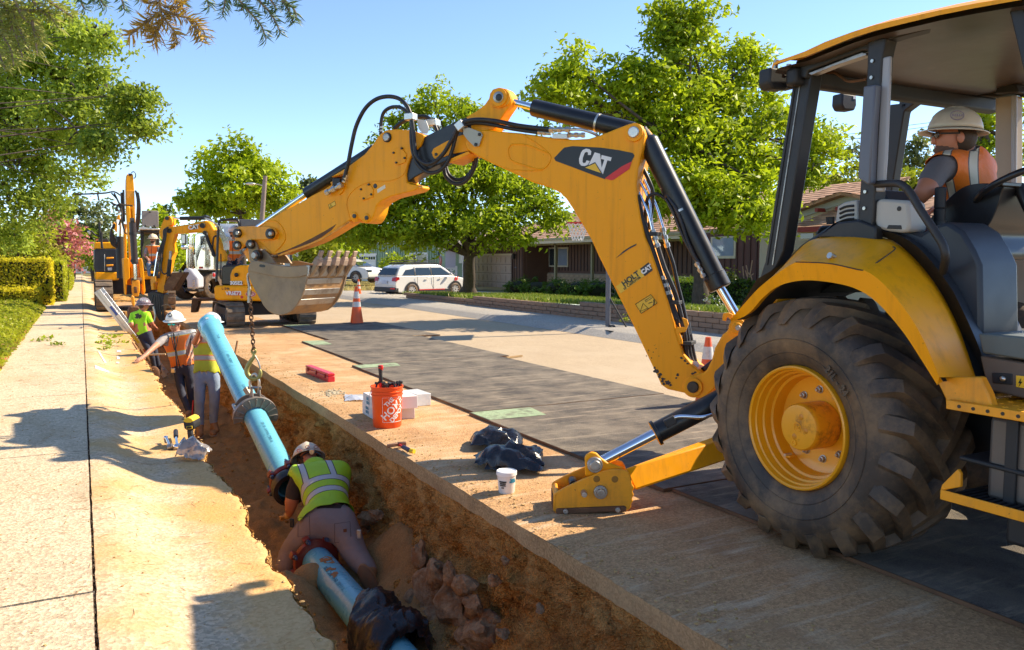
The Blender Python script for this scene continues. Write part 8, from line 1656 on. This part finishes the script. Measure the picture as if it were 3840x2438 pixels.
sd=ax2.cross(V((0,0,1))).normalized();nn=sd.cross(ax2);nn=nn if nn.z>0 else-nn
def sleeve(t0,t1,r0,r1,sk=0):
 def fn(u,v):
  a_=2*PI*v;r_=r0+(r1-r0)*math.sin(PI*u)**.6;return q0+ax2*(t0+(t1-t0)*u+.10*math.sin(a_+sk)*(1-u)-.06*math.cos(a_*2))+(nn*math.cos(a_)+sd*math.sin(a_))*(pr+r_)
 return fn
crumple('plastic_sleeve',sleeve(1.26,1.70,.01,.10),60,110,.035,wrp,1);crumple('plastic_sleeve',sleeve(1.52,2.0,.015,.11,1.5),60,110,.038,wrp,5)
fl0=q0+ax2*1.42;sgn=1 if sd.x>0 else-1
crumple('loose_flap',lambda u,v:q0+ax2*(1.38+.5*v)+sd*sgn*(pr+.02+.42*u)+V((0,0,.12-.30*u-.10*abs(v-.5))),44,44,.03,wrp,8)
def mound(name,pts,hgt,parent,seed,nu=70,nv=44):
 x0,y0,x1,y1=pts;A_=gp('W4',x0,y1);B_=gp('W4',x1,y1);d_=B_-A_;
 dep=FH*hgt[1]
 def fn(u,v):
  e=math.sin(PI*u)**.55*math.sin(PI*v)**.6;return A_+d_*u+dep*v+V((0,0,.012+hgt[0]*e*(1+.35*noise.noise(V((u*4+seed,v*3,0))))))
 return crumple(name,fn,nu,nv,.034,parent,seed)
t=thing('black_plastic_bag','rear heap of crumpled black plastic on the road beside the green-cornered plate','plastic bag',tuple(gp('W4',1640,980)));mound('film',(1440,900,1850,975),(.13,.40),t,3)
t=thing('black_plastic_bag','front heap of crumpled black plastic sagging toward the white tub','plastic bag',tuple(gp('W4',1800,1150)));mound('film',(1560,1000,2050,1140),(.16,.42),t,11)
crumple('film_tail',lambda u,v:gp('W4',1470+560*u,1130+50*u)+FH*(.30*v)+V((0,0,.02+.14*math.sin(PI*min(1,u*.9+.1))*math.sin(PI*v)**.5)),60,24,.03,t,15)
CST=mat('cast_grey_steel',(.30,.25,.20),.5,.5,var=.2,dirt=(.18,.10,.05),ds=9,dstr=.6,bmp=.3)
tcl=(dp('D',597,935,9.0)-a).dot(ax);cc=a+ax*tcl
cl=thing('pipe_clamp','ribbed grey lifting clamp gripping the hanging blue pipe','lifting clamp',tuple(cc))
u=ax.cross(V((0,0,1))).normalized();v_=u.cross(ax);v_=v_ if v_.z>0 else-v_
def cring(t0,r0,r1,w_,a0,a1,n=36):
 m=MB();vs=[];
 for i in range(n+1):
  an=a0+(a1-a0)*i/n;d_=u*math.cos(an)+v_*math.sin(an);c=cc+ax*t0
  vs+=[c+d_*r0,c+d_*r1,c+d_*r1+ax*w_,c+d_*r0+ax*w_]
 m.add(vs,[(4*i+j,4*i+(j+1)%4,4*i+4+(j+1)%4,4*i+4+j)for i in range(n)for j in range(4)]+[(0,1,2,3),(4*n+3,4*n+2,4*n+1,4*n)]);return m
cring(-.10,pr+.002,pr+.022,.22,-PI*.15,PI*1.12).build('clamp_jaw',CST,cl,smooth=30);cring(-.11,pr+.01,pr+.115,.018,-PI*.08,PI*1.06).build('clamp_flange',CST,cl,smooth=30);cring(.10,pr+.01,pr+.085,.016,-PI*.1,PI*1.1).build('clamp_flange',CST,cl,smooth=30);cring(-.112,pr+.10,pr+.122,.05,-PI*.05,PI*1.0).build('flange_rim',CST,cl,smooth=30)
for i in range(9):an=PI*(i+.3)/8.6;d_=u*math.cos(an)+v_*math.sin(an);MB().beam(cc+d_*(pr+.015)-ax*.10,cc+d_*(pr+.11)-ax*.10,.014,.06,up=ax).build('rib',CST,cl,bevel=.003)
for q in(-1,1):MB().prism([cc+v_*(pr+.01)+ax*.11+u*.04*q,cc+v_*(pr+.20)+ax*.02+u*.04*q,cc+v_*(pr+.22)-ax*.02+u*.04*q,cc+v_*(pr+.09)-ax*.10+u*.04*q],u*.018).build('lifting_ear',CST,cl,bevel=.005)
MB().cyl(cc-u*.2+v_*(pr-.05)-ax*.13,cc-u*.2+v_*(pr-.05)+ax*.13,.02,seg=12).cyl(cc+u*(pr+.08)-ax*.13+v_*.0,cc+u*(pr+.08)+ax*.0,.028,seg=14).build('clamp_bolt',STL,cl,smooth=30)
MB().beam(cc+v_*(pr+.05)+ax*.12-u*.02,cc+v_*(pr+.12)+ax*.20-u*.06,.05,.06).build('latch_block',CST,cl,bevel=.008)
hk0=cc+v_*(pr+.20)
sk=thing('shackle','steel shackle joining the hook to the pipe clamp','shackle',tuple(hk0));su=RT
MB().tube(smooth_path([hk0-su*.045-V((0,0,.02)),hk0-su*.05+V((0,0,.08)),hk0+V((0,0,.155)),hk0+su*.05+V((0,0,.08)),hk0+su*.045-V((0,0,.02))],6),.016,10).build('bow',ZINC,sk,smooth=60);MB().cyl(hk0-su*.075,hk0+su*.075,.016,seg=12).build('pin',STL,sk,smooth=30)
top=BP('Z1',1385,1050,-.12);hb0=hk0+V((0,0,.13));ht=hb0+V((0,0,.28))
hk=thing('chain_hook','greenish yellow safety hook at the bottom of the chain','hook',tuple(hb0));HKM=mat('hook_green_steel',(.35,.32,.10),.45,.4,var=.2,dirt=(.15,.1,.05),bmp=.2)
R0=[(0,.28),(0,.22),(-.035,.17),(-.075,.10),(-.082,.04),(-.05,-.012),(0,-.028),(.05,-.01),(.072,.035),(.062,.075)]
P=smooth_path([hb0+RT*x+V((0,0,z))for x,z in R0],5);nP=len(P);MB().tube(P,.02,10,rs=[.014+.014*math.sin(PI*i/nP)for i in range(nP)]).build('hook_body',HKM,hk,smooth=60)
MB().tube(smooth_path([hb0+RT*.01+V((0,0,.235)),hb0+RT*.05+V((0,0,.16)),hb0+RT*.068+V((0,0,.08))],4),.010,8).build('latch',STL,hk,smooth=60);MB().tube([ht+RT*.025*math.cos(q)+V((0,0,.025*math.sin(q)))for q in[2*PI*i/16 for i in range(16)]],.01,8,closed=True).build('hook_eye',HKM,hk,smooth=60)
ch=thing('lifting_chain','rusty lifting chain hanging from the digging bucket','chain',tuple(top));CHM=mat('rusty_chain_steel',(.11,.065,.045),.5,.6,var=.3,dirt=(.25,.12,.05),ds=12,bmp=.3)
bot=ht+V((0,0,.02));Lc=(top-bot).length;nl=int(Lc/.052);cdv=(top-bot).normalized();me0=None
m=MB();P=[(0,-.032),(.017,-.022),(.017,.022),(0,.032),(-.017,.022),(-.017,-.022)];m.tube(smooth_path([V((x,0,z))for x,z in P],4,True),.0068,7,closed=True);lk=m.build('chain_link',CHM,ch,smooth=60,local=True);me0=lk.data
for i in range(nl+1):
 o=lk if i==0 else bpy.data.objects.new('chain_link',me0)
 if i:COL.objects.link(o);o.parent=ch
 o.matrix_parent_inverse=world_of(ch).inverted();o.location=bot.lerp(top,i/nl);q=cdv.to_track_quat('Z','Y');o.rotation_euler=(q.to_matrix()@rot('Z',(PI/2 if i%2 else 0)+.5)).to_euler()
gh_=thing('grab_hook','steel grab hook that holds the chain top on the bucket','hook',tuple(top));MB().tube(smooth_path([BP('Z1',x,y,BW/2-.25)for x,y in((1392,1060),(1384,1020),(1376,980),(1378,940),(1392,925))],5),.013,8).build('hook_loop',STL,gh_,smooth=60)
MB().beam(BP('Z1',1386,1050,.05),BP('Z1',1382,1170,.05),.02,.02).build('hook_tag',STL,gh_)
ALU=mat('aluminium',(.62,.62,.63),.35,.7,var=.06,bmp=.05)
la,lb=dp('W3',445,738,17.6),dp('G3',1245,455,17.0);la=V((1.45,17.9,-1.1));la=xp('W3',445,738,1.62);la=dp('W3',448,740,17.8);lb=dp('G3',1248,470,17.3);ld=(lb-la);LL=ld.length;ld.normalize()
ldr=thing('ladder','aluminium extension ladder leaning out of the trench over the kerb','ladder',tuple(la));wv=FH*1.0-RT*.0;wv=(la-C0).normalized()*1.0+RT*.22;wv=(wv-ld*wv.dot(ld)).normalized();nv_=wv.cross(ld)
for q,(dd,s0,s1)in enumerate(((0,0,1),(.38,0,1))):MB().beam(la+wv*dd+ld*LL*s0,la+wv*dd+ld*LL*s1,.03,.10,up=nv_).build('rail',ALU,ldr,bevel=.004)
for q in(0,.38):MB().beam(la+wv*q+ld*LL*.42-nv_*.06,la+wv*q+ld*LL*1.0-nv_*.06,.03,.07,up=nv_).build('fly_rail',ALU,ldr,bevel=.004)
for i in range(9):p=la+ld*LL*(i+.5)/9;MB().cyl(p,p+wv*.38,.017,seg=10).build('rung',ALU,ldr,smooth=40)
for i,(s0,s1,c_)in enumerate(((.72,.82,(.05,.10,.35)),(.56,.62,(.75,.73,.7)),(.40,.50,(.72,.62,.05)),(.28,.33,(.5,.12,.08)))):p=la+ld*LL*(s0+s1)/2;MB().box(p-wv*.017,(.004,LL*(s1-s0),.05),Matrix((wv,ld,nv_)).transposed()).build('ladder_label',flat('ladder_label_%d'%i,c_),ldr)
def stick_(name,label,cat,P,r_,mt):t=thing(name,label,cat,tuple(P[0]));MB().tube(P,r_,10).build('shaft',mt,t,smooth=60);return t
WOOD=mat('tool_wood',(.36,.18,.07),.7,var=.2)
t=stick_('shovel','shovel whose wooden shaft leans on the kerb behind the orange vest man','shovel',[dp('W3',345,700,13.7),dp('W3',200,478,14.1)],.017,WOOD);MB().ell(dp('W3',360,720,13.7),(.10,.03,.14)).build('blade',RUST,t,smooth=60)
stick_('wood_stake','wooden shaft sticking out of the trench past the raised pipe','stake',[dp('W3',968,640,13.0),dp('W3',1000,465,13.1)],.017,WOOD)
stick_('wooden_pole','pale wooden handle lying level behind the orange vest man','handle',[dp('W3',330,572,13.9),dp('W3',450,568,13.9)],.016,flat('pale_wood',(.55,.38,.2)))
stick_('marking_rod','thin red rod standing between the two men','rod',[dp('W3',652,1050,12.6),dp('W3',662,920,12.7)],.010,REDP)
def lathe_thing(t,c,prof,mt,name,**k):return MB().lathe(c,(0,0,1),prof,40).build(name,mt,t,smooth=35,**k)
ORB=mat('orange_plastic',(.85,.085,.008),.35,var=.04,bmp=0,sss=.05)
c=gp('W4',770,760);
ob=thing('bucket','bright orange five-gallon bucket full of bolts by the trench edge','bucket',tuple(c));Hb=.385
lathe_thing(ob,c,[(0,.004),(.125,.0),(.131,.01),(.142,Hb*.78),(.150,Hb*.785),(.150,Hb*.80),(.1435,Hb*.81),(.144,Hb*.86),(.152,Hb*.865),(.152,Hb*.88),(.145,Hb*.89),(.146,Hb*.96),(.153,Hb*.965),(.153,Hb),(.146,Hb),(.138,Hb*.8),(.125,.02),(0,.02)],ORB,'bucket_wall')
MB().tube(smooth_path([c+RT*(-.150)+V((0,0,Hb*.87)),c+RT*(-.16)-FH*.05+V((0,0,Hb*.72)),c+RT*(-.15)-FH*.08+V((0,0,Hb*.58))],5),.003,6).build('bail',STL,ob,smooth=60)
def wrapped(par,c,r0,tz,body_parts,ang0,mt,name):
 for body,size,du,dz,rotv in body_parts:
  o=build_text(body,name,mt,par,(0,0,0),(1,0,0),(0,1,0),size,.0006,.002)
  cs,sn=math.cos(rotv),math.sin(rotv)
  for v in o.data.vertices:
   x,y=v.co.x*cs-v.co.y*sn+du,v.co.x*sn+v.co.y*cs+dz;rr=r0+.07*.0+.0285*(c.z+tz+y)/1+v.co.z+.0015;th_=ang0+x/r0;v.co=V((c.x+math.cos(th_)*rr,c.y+math.sin(th_)*rr,c.z+tz+y))
  o.matrix_parent_inverse=world_of(par).inverted()
angc=math.atan2(-c.y,-c.x)
wrapped(ob,c,.1312,.185,(('THE',.052,-.035,.062,.78),('HOME',.092,.0,.0,.78),('DEPOT',.060,.045,-.052,.78)),angc+.42,WHT,'bucket_print')
fr=[]
for x,y in([(-.095+.19*i/12,-.125)for i in range(13)]+[(.095,-.125+.23*i/6)for i in range(7)]+[(.095-.19*i/12,.105)for i in range(13)]+[(-.095,.105-.23*i/6)for i in range(7)]):th_=angc+.42+x/.1312;rr=.1312+.0285*(.185+y)+.001;fr.append(c+V((math.cos(th_)*rr,math.sin(th_)*rr,.185+y)))
MB().tube(fr,.0017,5,closed=True).build('print_frame',WHT,ob)
rr_=random.Random(4)
for i in range(9):
 t=thing('tee_bolt',['leftmost','second','tallest','fourth','central','sixth','seventh','upright','rightmost'][i]+' black bolt head poking from the orange bucket, counted from the left','bolt',tuple(c),'black bolts standing in the orange bucket');a_=-.11+.22*i/8;p=c+RT*a_+FH*rr_.uniform(-.05,.06)+V((0,0,Hb-.12));d_=V((rr_.gauss(0,.25),rr_.gauss(0,.25),1)).normalized();MB().cyl(p,p+d_*(.13+.03*rr_.random()),.009,seg=8).build('shank',BLKM,t);q=p+d_*(.13+.025*rr_.random());MB().cyl(q,q+d_*.022,.021,seg=6).build('head',BLKM,t)
t=thing('breaker_bar','red and black ratchet handle standing in the orange bucket','ratchet',tuple(c));p=c-RT*.055+V((0,0,Hb-.1));MB().cyl(p,p+V((-.0,0,.13)),.014,seg=12).build('bar',REDP,t,smooth=30);MB().lathe(p+V((0,0,.12)),(-.02,0,1),[(.012,0),(.019,.02),(.017,.08),(.020,.13),(.022,.15),(.022,.165),(0,.17)],16).build('grip',BLKM,t,smooth=40);MB().lathe(p+V((0,0,.24)),(0,0,1),[(.017,0),(.023,.02),(.026,.03),(.02,.05),(0,.052)],16).build('grip_end',REDP,t,smooth=40)
CBW=mat('white_carton',(.66,.63,.60),.6,var=.05,bmp=.05);TEAL=flat('teal_print',(.02,.22,.33),.6)
def carton(label,pts,z0,z1,txt=True,mt=CBW,group=None):
 L0,L1,R1=[gp('W4',*q,z0)for q in pts];t=thing('carton',label,'box',tuple(L0),group);q=[L0,L1,R1,R1+(L0-L1)];b_=MB().prism([p for p in q],(0,0,z1-z0)).build('carton_body',mt,t,bevel=.004)
 if txt:
  d_=(L1-L0);L_=d_.length;d_.normalize();n=V((d_.y,-d_.x,0));n=n if n.dot(C0-L0)>0 else-n
  build_text('EBAA','carton_print',TEAL,t,L0+d_*L_*.42+n*.002+V((0,0,(z1-z0)*.68)),d_,(0,0,1),.042,.0005,.001);build_text('IRON','carton_print',TEAL,t,L0+d_*L_*.42+n*.002+V((0,0,(z1-z0)*.34)),d_,(0,0,1),.042,.0005,.001)
  d2_=(R1-L1).normalized();n2=V((d2_.y,-d2_.x,0));n2=n2 if n2.dot(C0-L1)>0 else-n2;build_text('EI','carton_print',TEAL,t,L1+d2_*.10+n2*.002+V((0,0,(z1-z0)*.5)),d2_,(0,0,1),.05,.0005,.001)
 return t
g_='white cartons stacked behind the orange bucket'
c1=carton('lower white carton under the orange bucket side of the stack',[(566,655),(665,715),(996,698)],.002,.125,group=g_);c2=carton('upper white carton stacked behind the orange bucket',[(572,582),(672,640),(1018,612)],.13,.25,group=g_)
c3=carton('white plastic-wrapped carton to the right of the bucket',[(905,560),(1010,600),(1128,588)],.002,.13,False,mat('shrink_wrap_white',(.70,.70,.68),.3,var=.1,bmp=.5,bs=20),g_)
t=thing('plastic_sheet','scrap of clear white plastic left of the cartons','plastic sheet',tuple(gp('W4',500,560)));FILM=mat('cloudy_film',(.62,.60,.56),.25,var=.1,bmp=.5,bs=25,trans=.35)
crumple('film',lambda u,v:gp('W4',420+170*u,560-45*v)+V((0,0,.01+.03*math.sin(PI*u)*math.sin(PI*v))),26,14,.012,t,21,FILM)
q=[gp('W4',100,328),gp('W4',285,403),gp('W4',342,398),gp('W4',165,322)];q[3]=q[0]+(q[2]-q[1]);rc_=thing('tool_case','long narrow red plastic case lying on the road left of the bucket','tool case',tuple(q[0]));RC=mat('red_case_plastic',(.60,.02,.03),.3,var=.06,sss=.05,bmp=0)
MB().prism(q,(0,0,.075)).build('case_base',RC,rc_,bevel=.008);MB().prism([p+V((0,0,.078))for p in q],(0,0,.035)).build('case_lid',RC,rc_,bevel=.008)
d_=(q[1]-q[0]);n=V((d_.y,-d_.x,0)).normalized();n=n if n.dot(-q[0])>0 else-n
for s_ in(.12,.5,.88):MB().box(q[0]+d_*s_+n*.006+V((0,0,.07)),(.035,.014,.05),basis(d_)).build('latch',mat('dark_red_latch',(.25,.01,.015),.4),rc_,bevel=.002)
hm=thing('hammer','brick hammer with blue and yellow grip lying near the trench edge','hammer',tuple(gp('W4',900,940)));h0,h1,h2,h3=gp('W4',868,912,.02),gp('W4',900,932,.02),gp('W4',960,962,.025),gp('W4',990,968,.025)
MB().beam(gp('W4',770,925,.02),gp('W4',860,908,.025),.022,.03).beam(gp('W4',855,908,.025),gp('W4',925,905,.025),.03,.035).build('head',mat('hammer_steel',(.22,.12,.08),.5,.5,var=.2),hm,bevel=.005);MB().tube([gp('W4',862,912,.02),h1],.010,8).build('shaft',REDP,hm,smooth=60);MB().tube([h1,h2],.018,10).build('grip',flat('navy_grip',(.015,.02,.06)),hm,smooth=60);MB().tube([h2,h3],.019,10).build('grip_end',flat('yellow_grip',(.8,.5,.02)),hm,smooth=60)
c=gp('W4',1747,1300);tb=thing('plastic_tub','small white lidded tub beside the black plastic bags','tub',tuple(c));TUB=mat('white_tub_plastic',(.70,.67,.63),.4,var=.03,dirt=(.4,.3,.2),da=.6,db=.85,ds=12,bmp=0)
lathe_thing(tb,c,[(0,.003),(.052,0),(.054,.006),(.063,.125),(0,.125)],TUB,'tub_wall');lathe_thing(tb,c+V((0,0,.118)),[(.066,0),(.069,.003),(.069,.026),(.064,.030),(.058,.024),(0,.024)],flat('tub_lid_white',(.78,.76,.73),.35),'lid')
angt=math.atan2(-c.y,-c.x)
wrapped(tb,c,.0585,.085,(('VINYL',.014,0,.01,0),('PIPE LUBE',.011,0,-.004,0)),angt+.75,TEAL,'tub_print');wrapped(tb,c,.0585,.07,(('FOR PVC PIPE',.008,0,.012,0),('KEEP CLEAN',.007,0,0,0),('READ LABEL',.007,0,-.012,0),('1 QT',.007,0,-.028,0)),angt-.45,BLACKSTK,'tub_print')
m=MB()
for i in range(160):p=gp('W4',320+rr_.gauss(0,40),492+rr_.gauss(0,12),0);s_=rr_.uniform(.004,.014);m.ell(p+V((0,0,s_*.4)),(s_*1.4,s_,s_*.6),nu=6,nv=4)
m.build('mortar_crumbs',flat('mortar_crumb',(.42,.36,.24),.9),None,kind='stuff')
dr=thing('impact_drill','yellow and black cordless drill standing on its battery at the kerb','drill',tuple(gp('W3',640,1290,.01)));DY=flat('tool_yellow',(.80,.52,.02),.4);D_=6.62
def w3(x,y,dd=0):return dp('W3',x,y,D_+dd)
MB().prism([w3(*p_)for p_ in((622,1268),(668,1262),(674,1300),(660,1312),(622,1308))],FH*.09).build('battery',DY,dr,bevel=.008);MB().prism([w3(*p_)for p_ in((615,1240),(664,1238),(670,1268),(620,1272))],FH*.08).build('battery_mount',BLKM,dr,bevel=.006)
MB().prism([w3(*p_,.015)for p_ in((610,1150),(645,1145),(652,1180),(658,1240),(618,1245),(616,1200))],FH*.045).build('handle',BLKM,dr,bevel=.01)
MB().prism([w3(*p_)for p_ in((580,1085),(590,1062),(620,1050),(650,1060),(664,1085),(667,1130),(655,1150),(610,1155),(588,1135))],FH*.16).build('motor_housing',BLKM,dr,bevel=.015);MB().prism([w3(*p_,-.004)for p_ in((582,1082),(592,1062),(622,1050),(650,1060),(662,1080),(640,1092),(605,1092))],FH*.15).build('top_shell',DY,dr,bevel=.006)
MB().prism([w3(*p_,-.006)for p_ in((608,1120),(652,1116),(654,1138),(612,1142))],FH*.01).build('name_badge',DY,dr,bevel=.002);MB().prism([w3(*p_,-.009)for p_ in((611,1123),(649,1119),(651,1135),(614,1139))],FH*.01).build('badge_face',BLACKSTK,dr)
w_=thing('ratchet_wrench','chrome ratchet wrench lying nearer the drill, with a black grip','wrench',tuple(gp('W3',530,1230,.02)));MB().tube([gp('W3',528,1155,.06),gp('W3',530,1200,.05)],.020,10).build('grip',BLKM,w_,smooth=60);MB().tube([gp('W3',530,1200,.05),gp('W3',538,1262,.03)],.012,10).build('shaft',CHR,w_,smooth=60);MB().ell(gp('W3',542,1270,.03),(.035,.035,.022)).build('head',CHR,w_,smooth=60)
w_=thing('socket_wrench','short chrome socket wrench lying left of the black-gripped one','wrench',tuple(gp('W3',470,1240,.03)));MB().tube([gp('W3',455,1205,.05),gp('W3',480,1265,.03)],.011,10).build('shaft',CHR,w_,smooth=60);MB().cyl(gp('W3',470,1280,.02),gp('W3',505,1270,.03),.026,seg=14).build('socket',STL,w_,smooth=30);MB().ell(gp('W3',452,1203,.05),(.02,.02,.014)).build('end_knob',CHR,w_,smooth=60)
t=thing('clear_bag','crumpled clear plastic bag on the kerb below the drill','plastic bag',tuple(gp('W3',630,1370)));crumple('film',lambda u,v:gp('W3',538+180*u,1395,.0)+FH*(.20*v)+V((0,0,.01+(.16-.09*u)*math.sin(PI*u)**.4*math.sin(PI*v)**.5)),40,26,.035,t,31,mat('grey_film',(.38,.36,.35),.15,var=.25,bmp=.6,bs=18,trans=.35,dirt=(.1,.09,.1),da=.5,db=.65,ds=9))
m=MB()
for P in(((1490,1205),(1540,1205),(1545,1225),(1485,1225)),((1485,1280),(1520,1282),(1530,1312),(1490,1315)),((1480,1350),(1520,1350),(1515,1368),(1482,1368)),((1210,1468),(1390,1500),(1390,1522),(1215,1515)),((1250,1275),(1275,1278),(1360,1400),(1335,1405))):
 pp=[gp('G3',x,y,.05)for x,y in P];m.add([V((p.x,p.y,kz(p.x)+.008))for p in pp],[(0,1,2,3)])
o=m.build('paint_marks',flat('white_road_paint',(.72,.70,.64),.8),None,kind='stuff')
CONO=mat('cone_orange',(.80,.10,.012),.45,var=.08,dirt=(.35,.10,.04),da=.5,db=.8,ds=6,bmp=0);CONW=mat('cone_white_sleeve',(.62,.58,.54),.4,var=.1,dirt=(.3,.25,.2),ds=9)
def cone(c,Hc,label):
 t=thing('traffic_cone',label,'traffic cone',tuple(c),'orange traffic cones on the street');s_=Hc/.9
 def r_(h):return(.16-.125*h/.9)
 def sec(h0,h1,mt,nm,e=0):MB().lathe(c,(0,0,1),[((r_(h0)+e)*s_,h0*s_),((r_(h1)+e)*s_,h1*s_)]+([(0,h1*s_)]if h1>=.9 else[]),28).build(nm,mt,t,smooth=40)
 sec(.03,.9,CONO,'cone_body');sec(.42,.54,CONW,'lower_sleeve',.003);sec(.62,.78,CONW,'upper_sleeve',.003);M=rot('Z',.3);m=MB().box(V(c)+V((0,0,.02*s_)),(.50*s_,.50*s_,.04*s_),M);m.build('base',BLKM,t,bevel=.02);return t
c=gp('Z1',2268,1347);cone(c,.92,'large traffic cone with two white bands right of the digging bucket');c2_=gp('Y1',318,575);cone(c2_,.74,'farther traffic cone standing at the driveway edge')
cone(dp('Z3',905,1545,8.6)*1,.72,'traffic cone seen behind the foot of the backhoe boom')if 0 else cone(V((dp('Z3',908,1400,8.5).x,dp('Z3',908,1400,8.5).y,0.0)),.74,'traffic cone seen behind the foot of the backhoe boom')
m=MB()
for i in range(420):p=gp('Y1',360+rr_.random()*420,560+rr_.gauss(0,7)-max(0,(rr_.random()-.3)*18),0);s_=rr_.uniform(.03,.09);m.ell(p+V((0,0,s_*.1)),(s_,s_,s_*.6),nu=6,nv=4)
m.build('pebble_strip',mat('pale_pebble',(.48,.42,.33),.9,var=.3),None,smooth=60,kind='stuff')
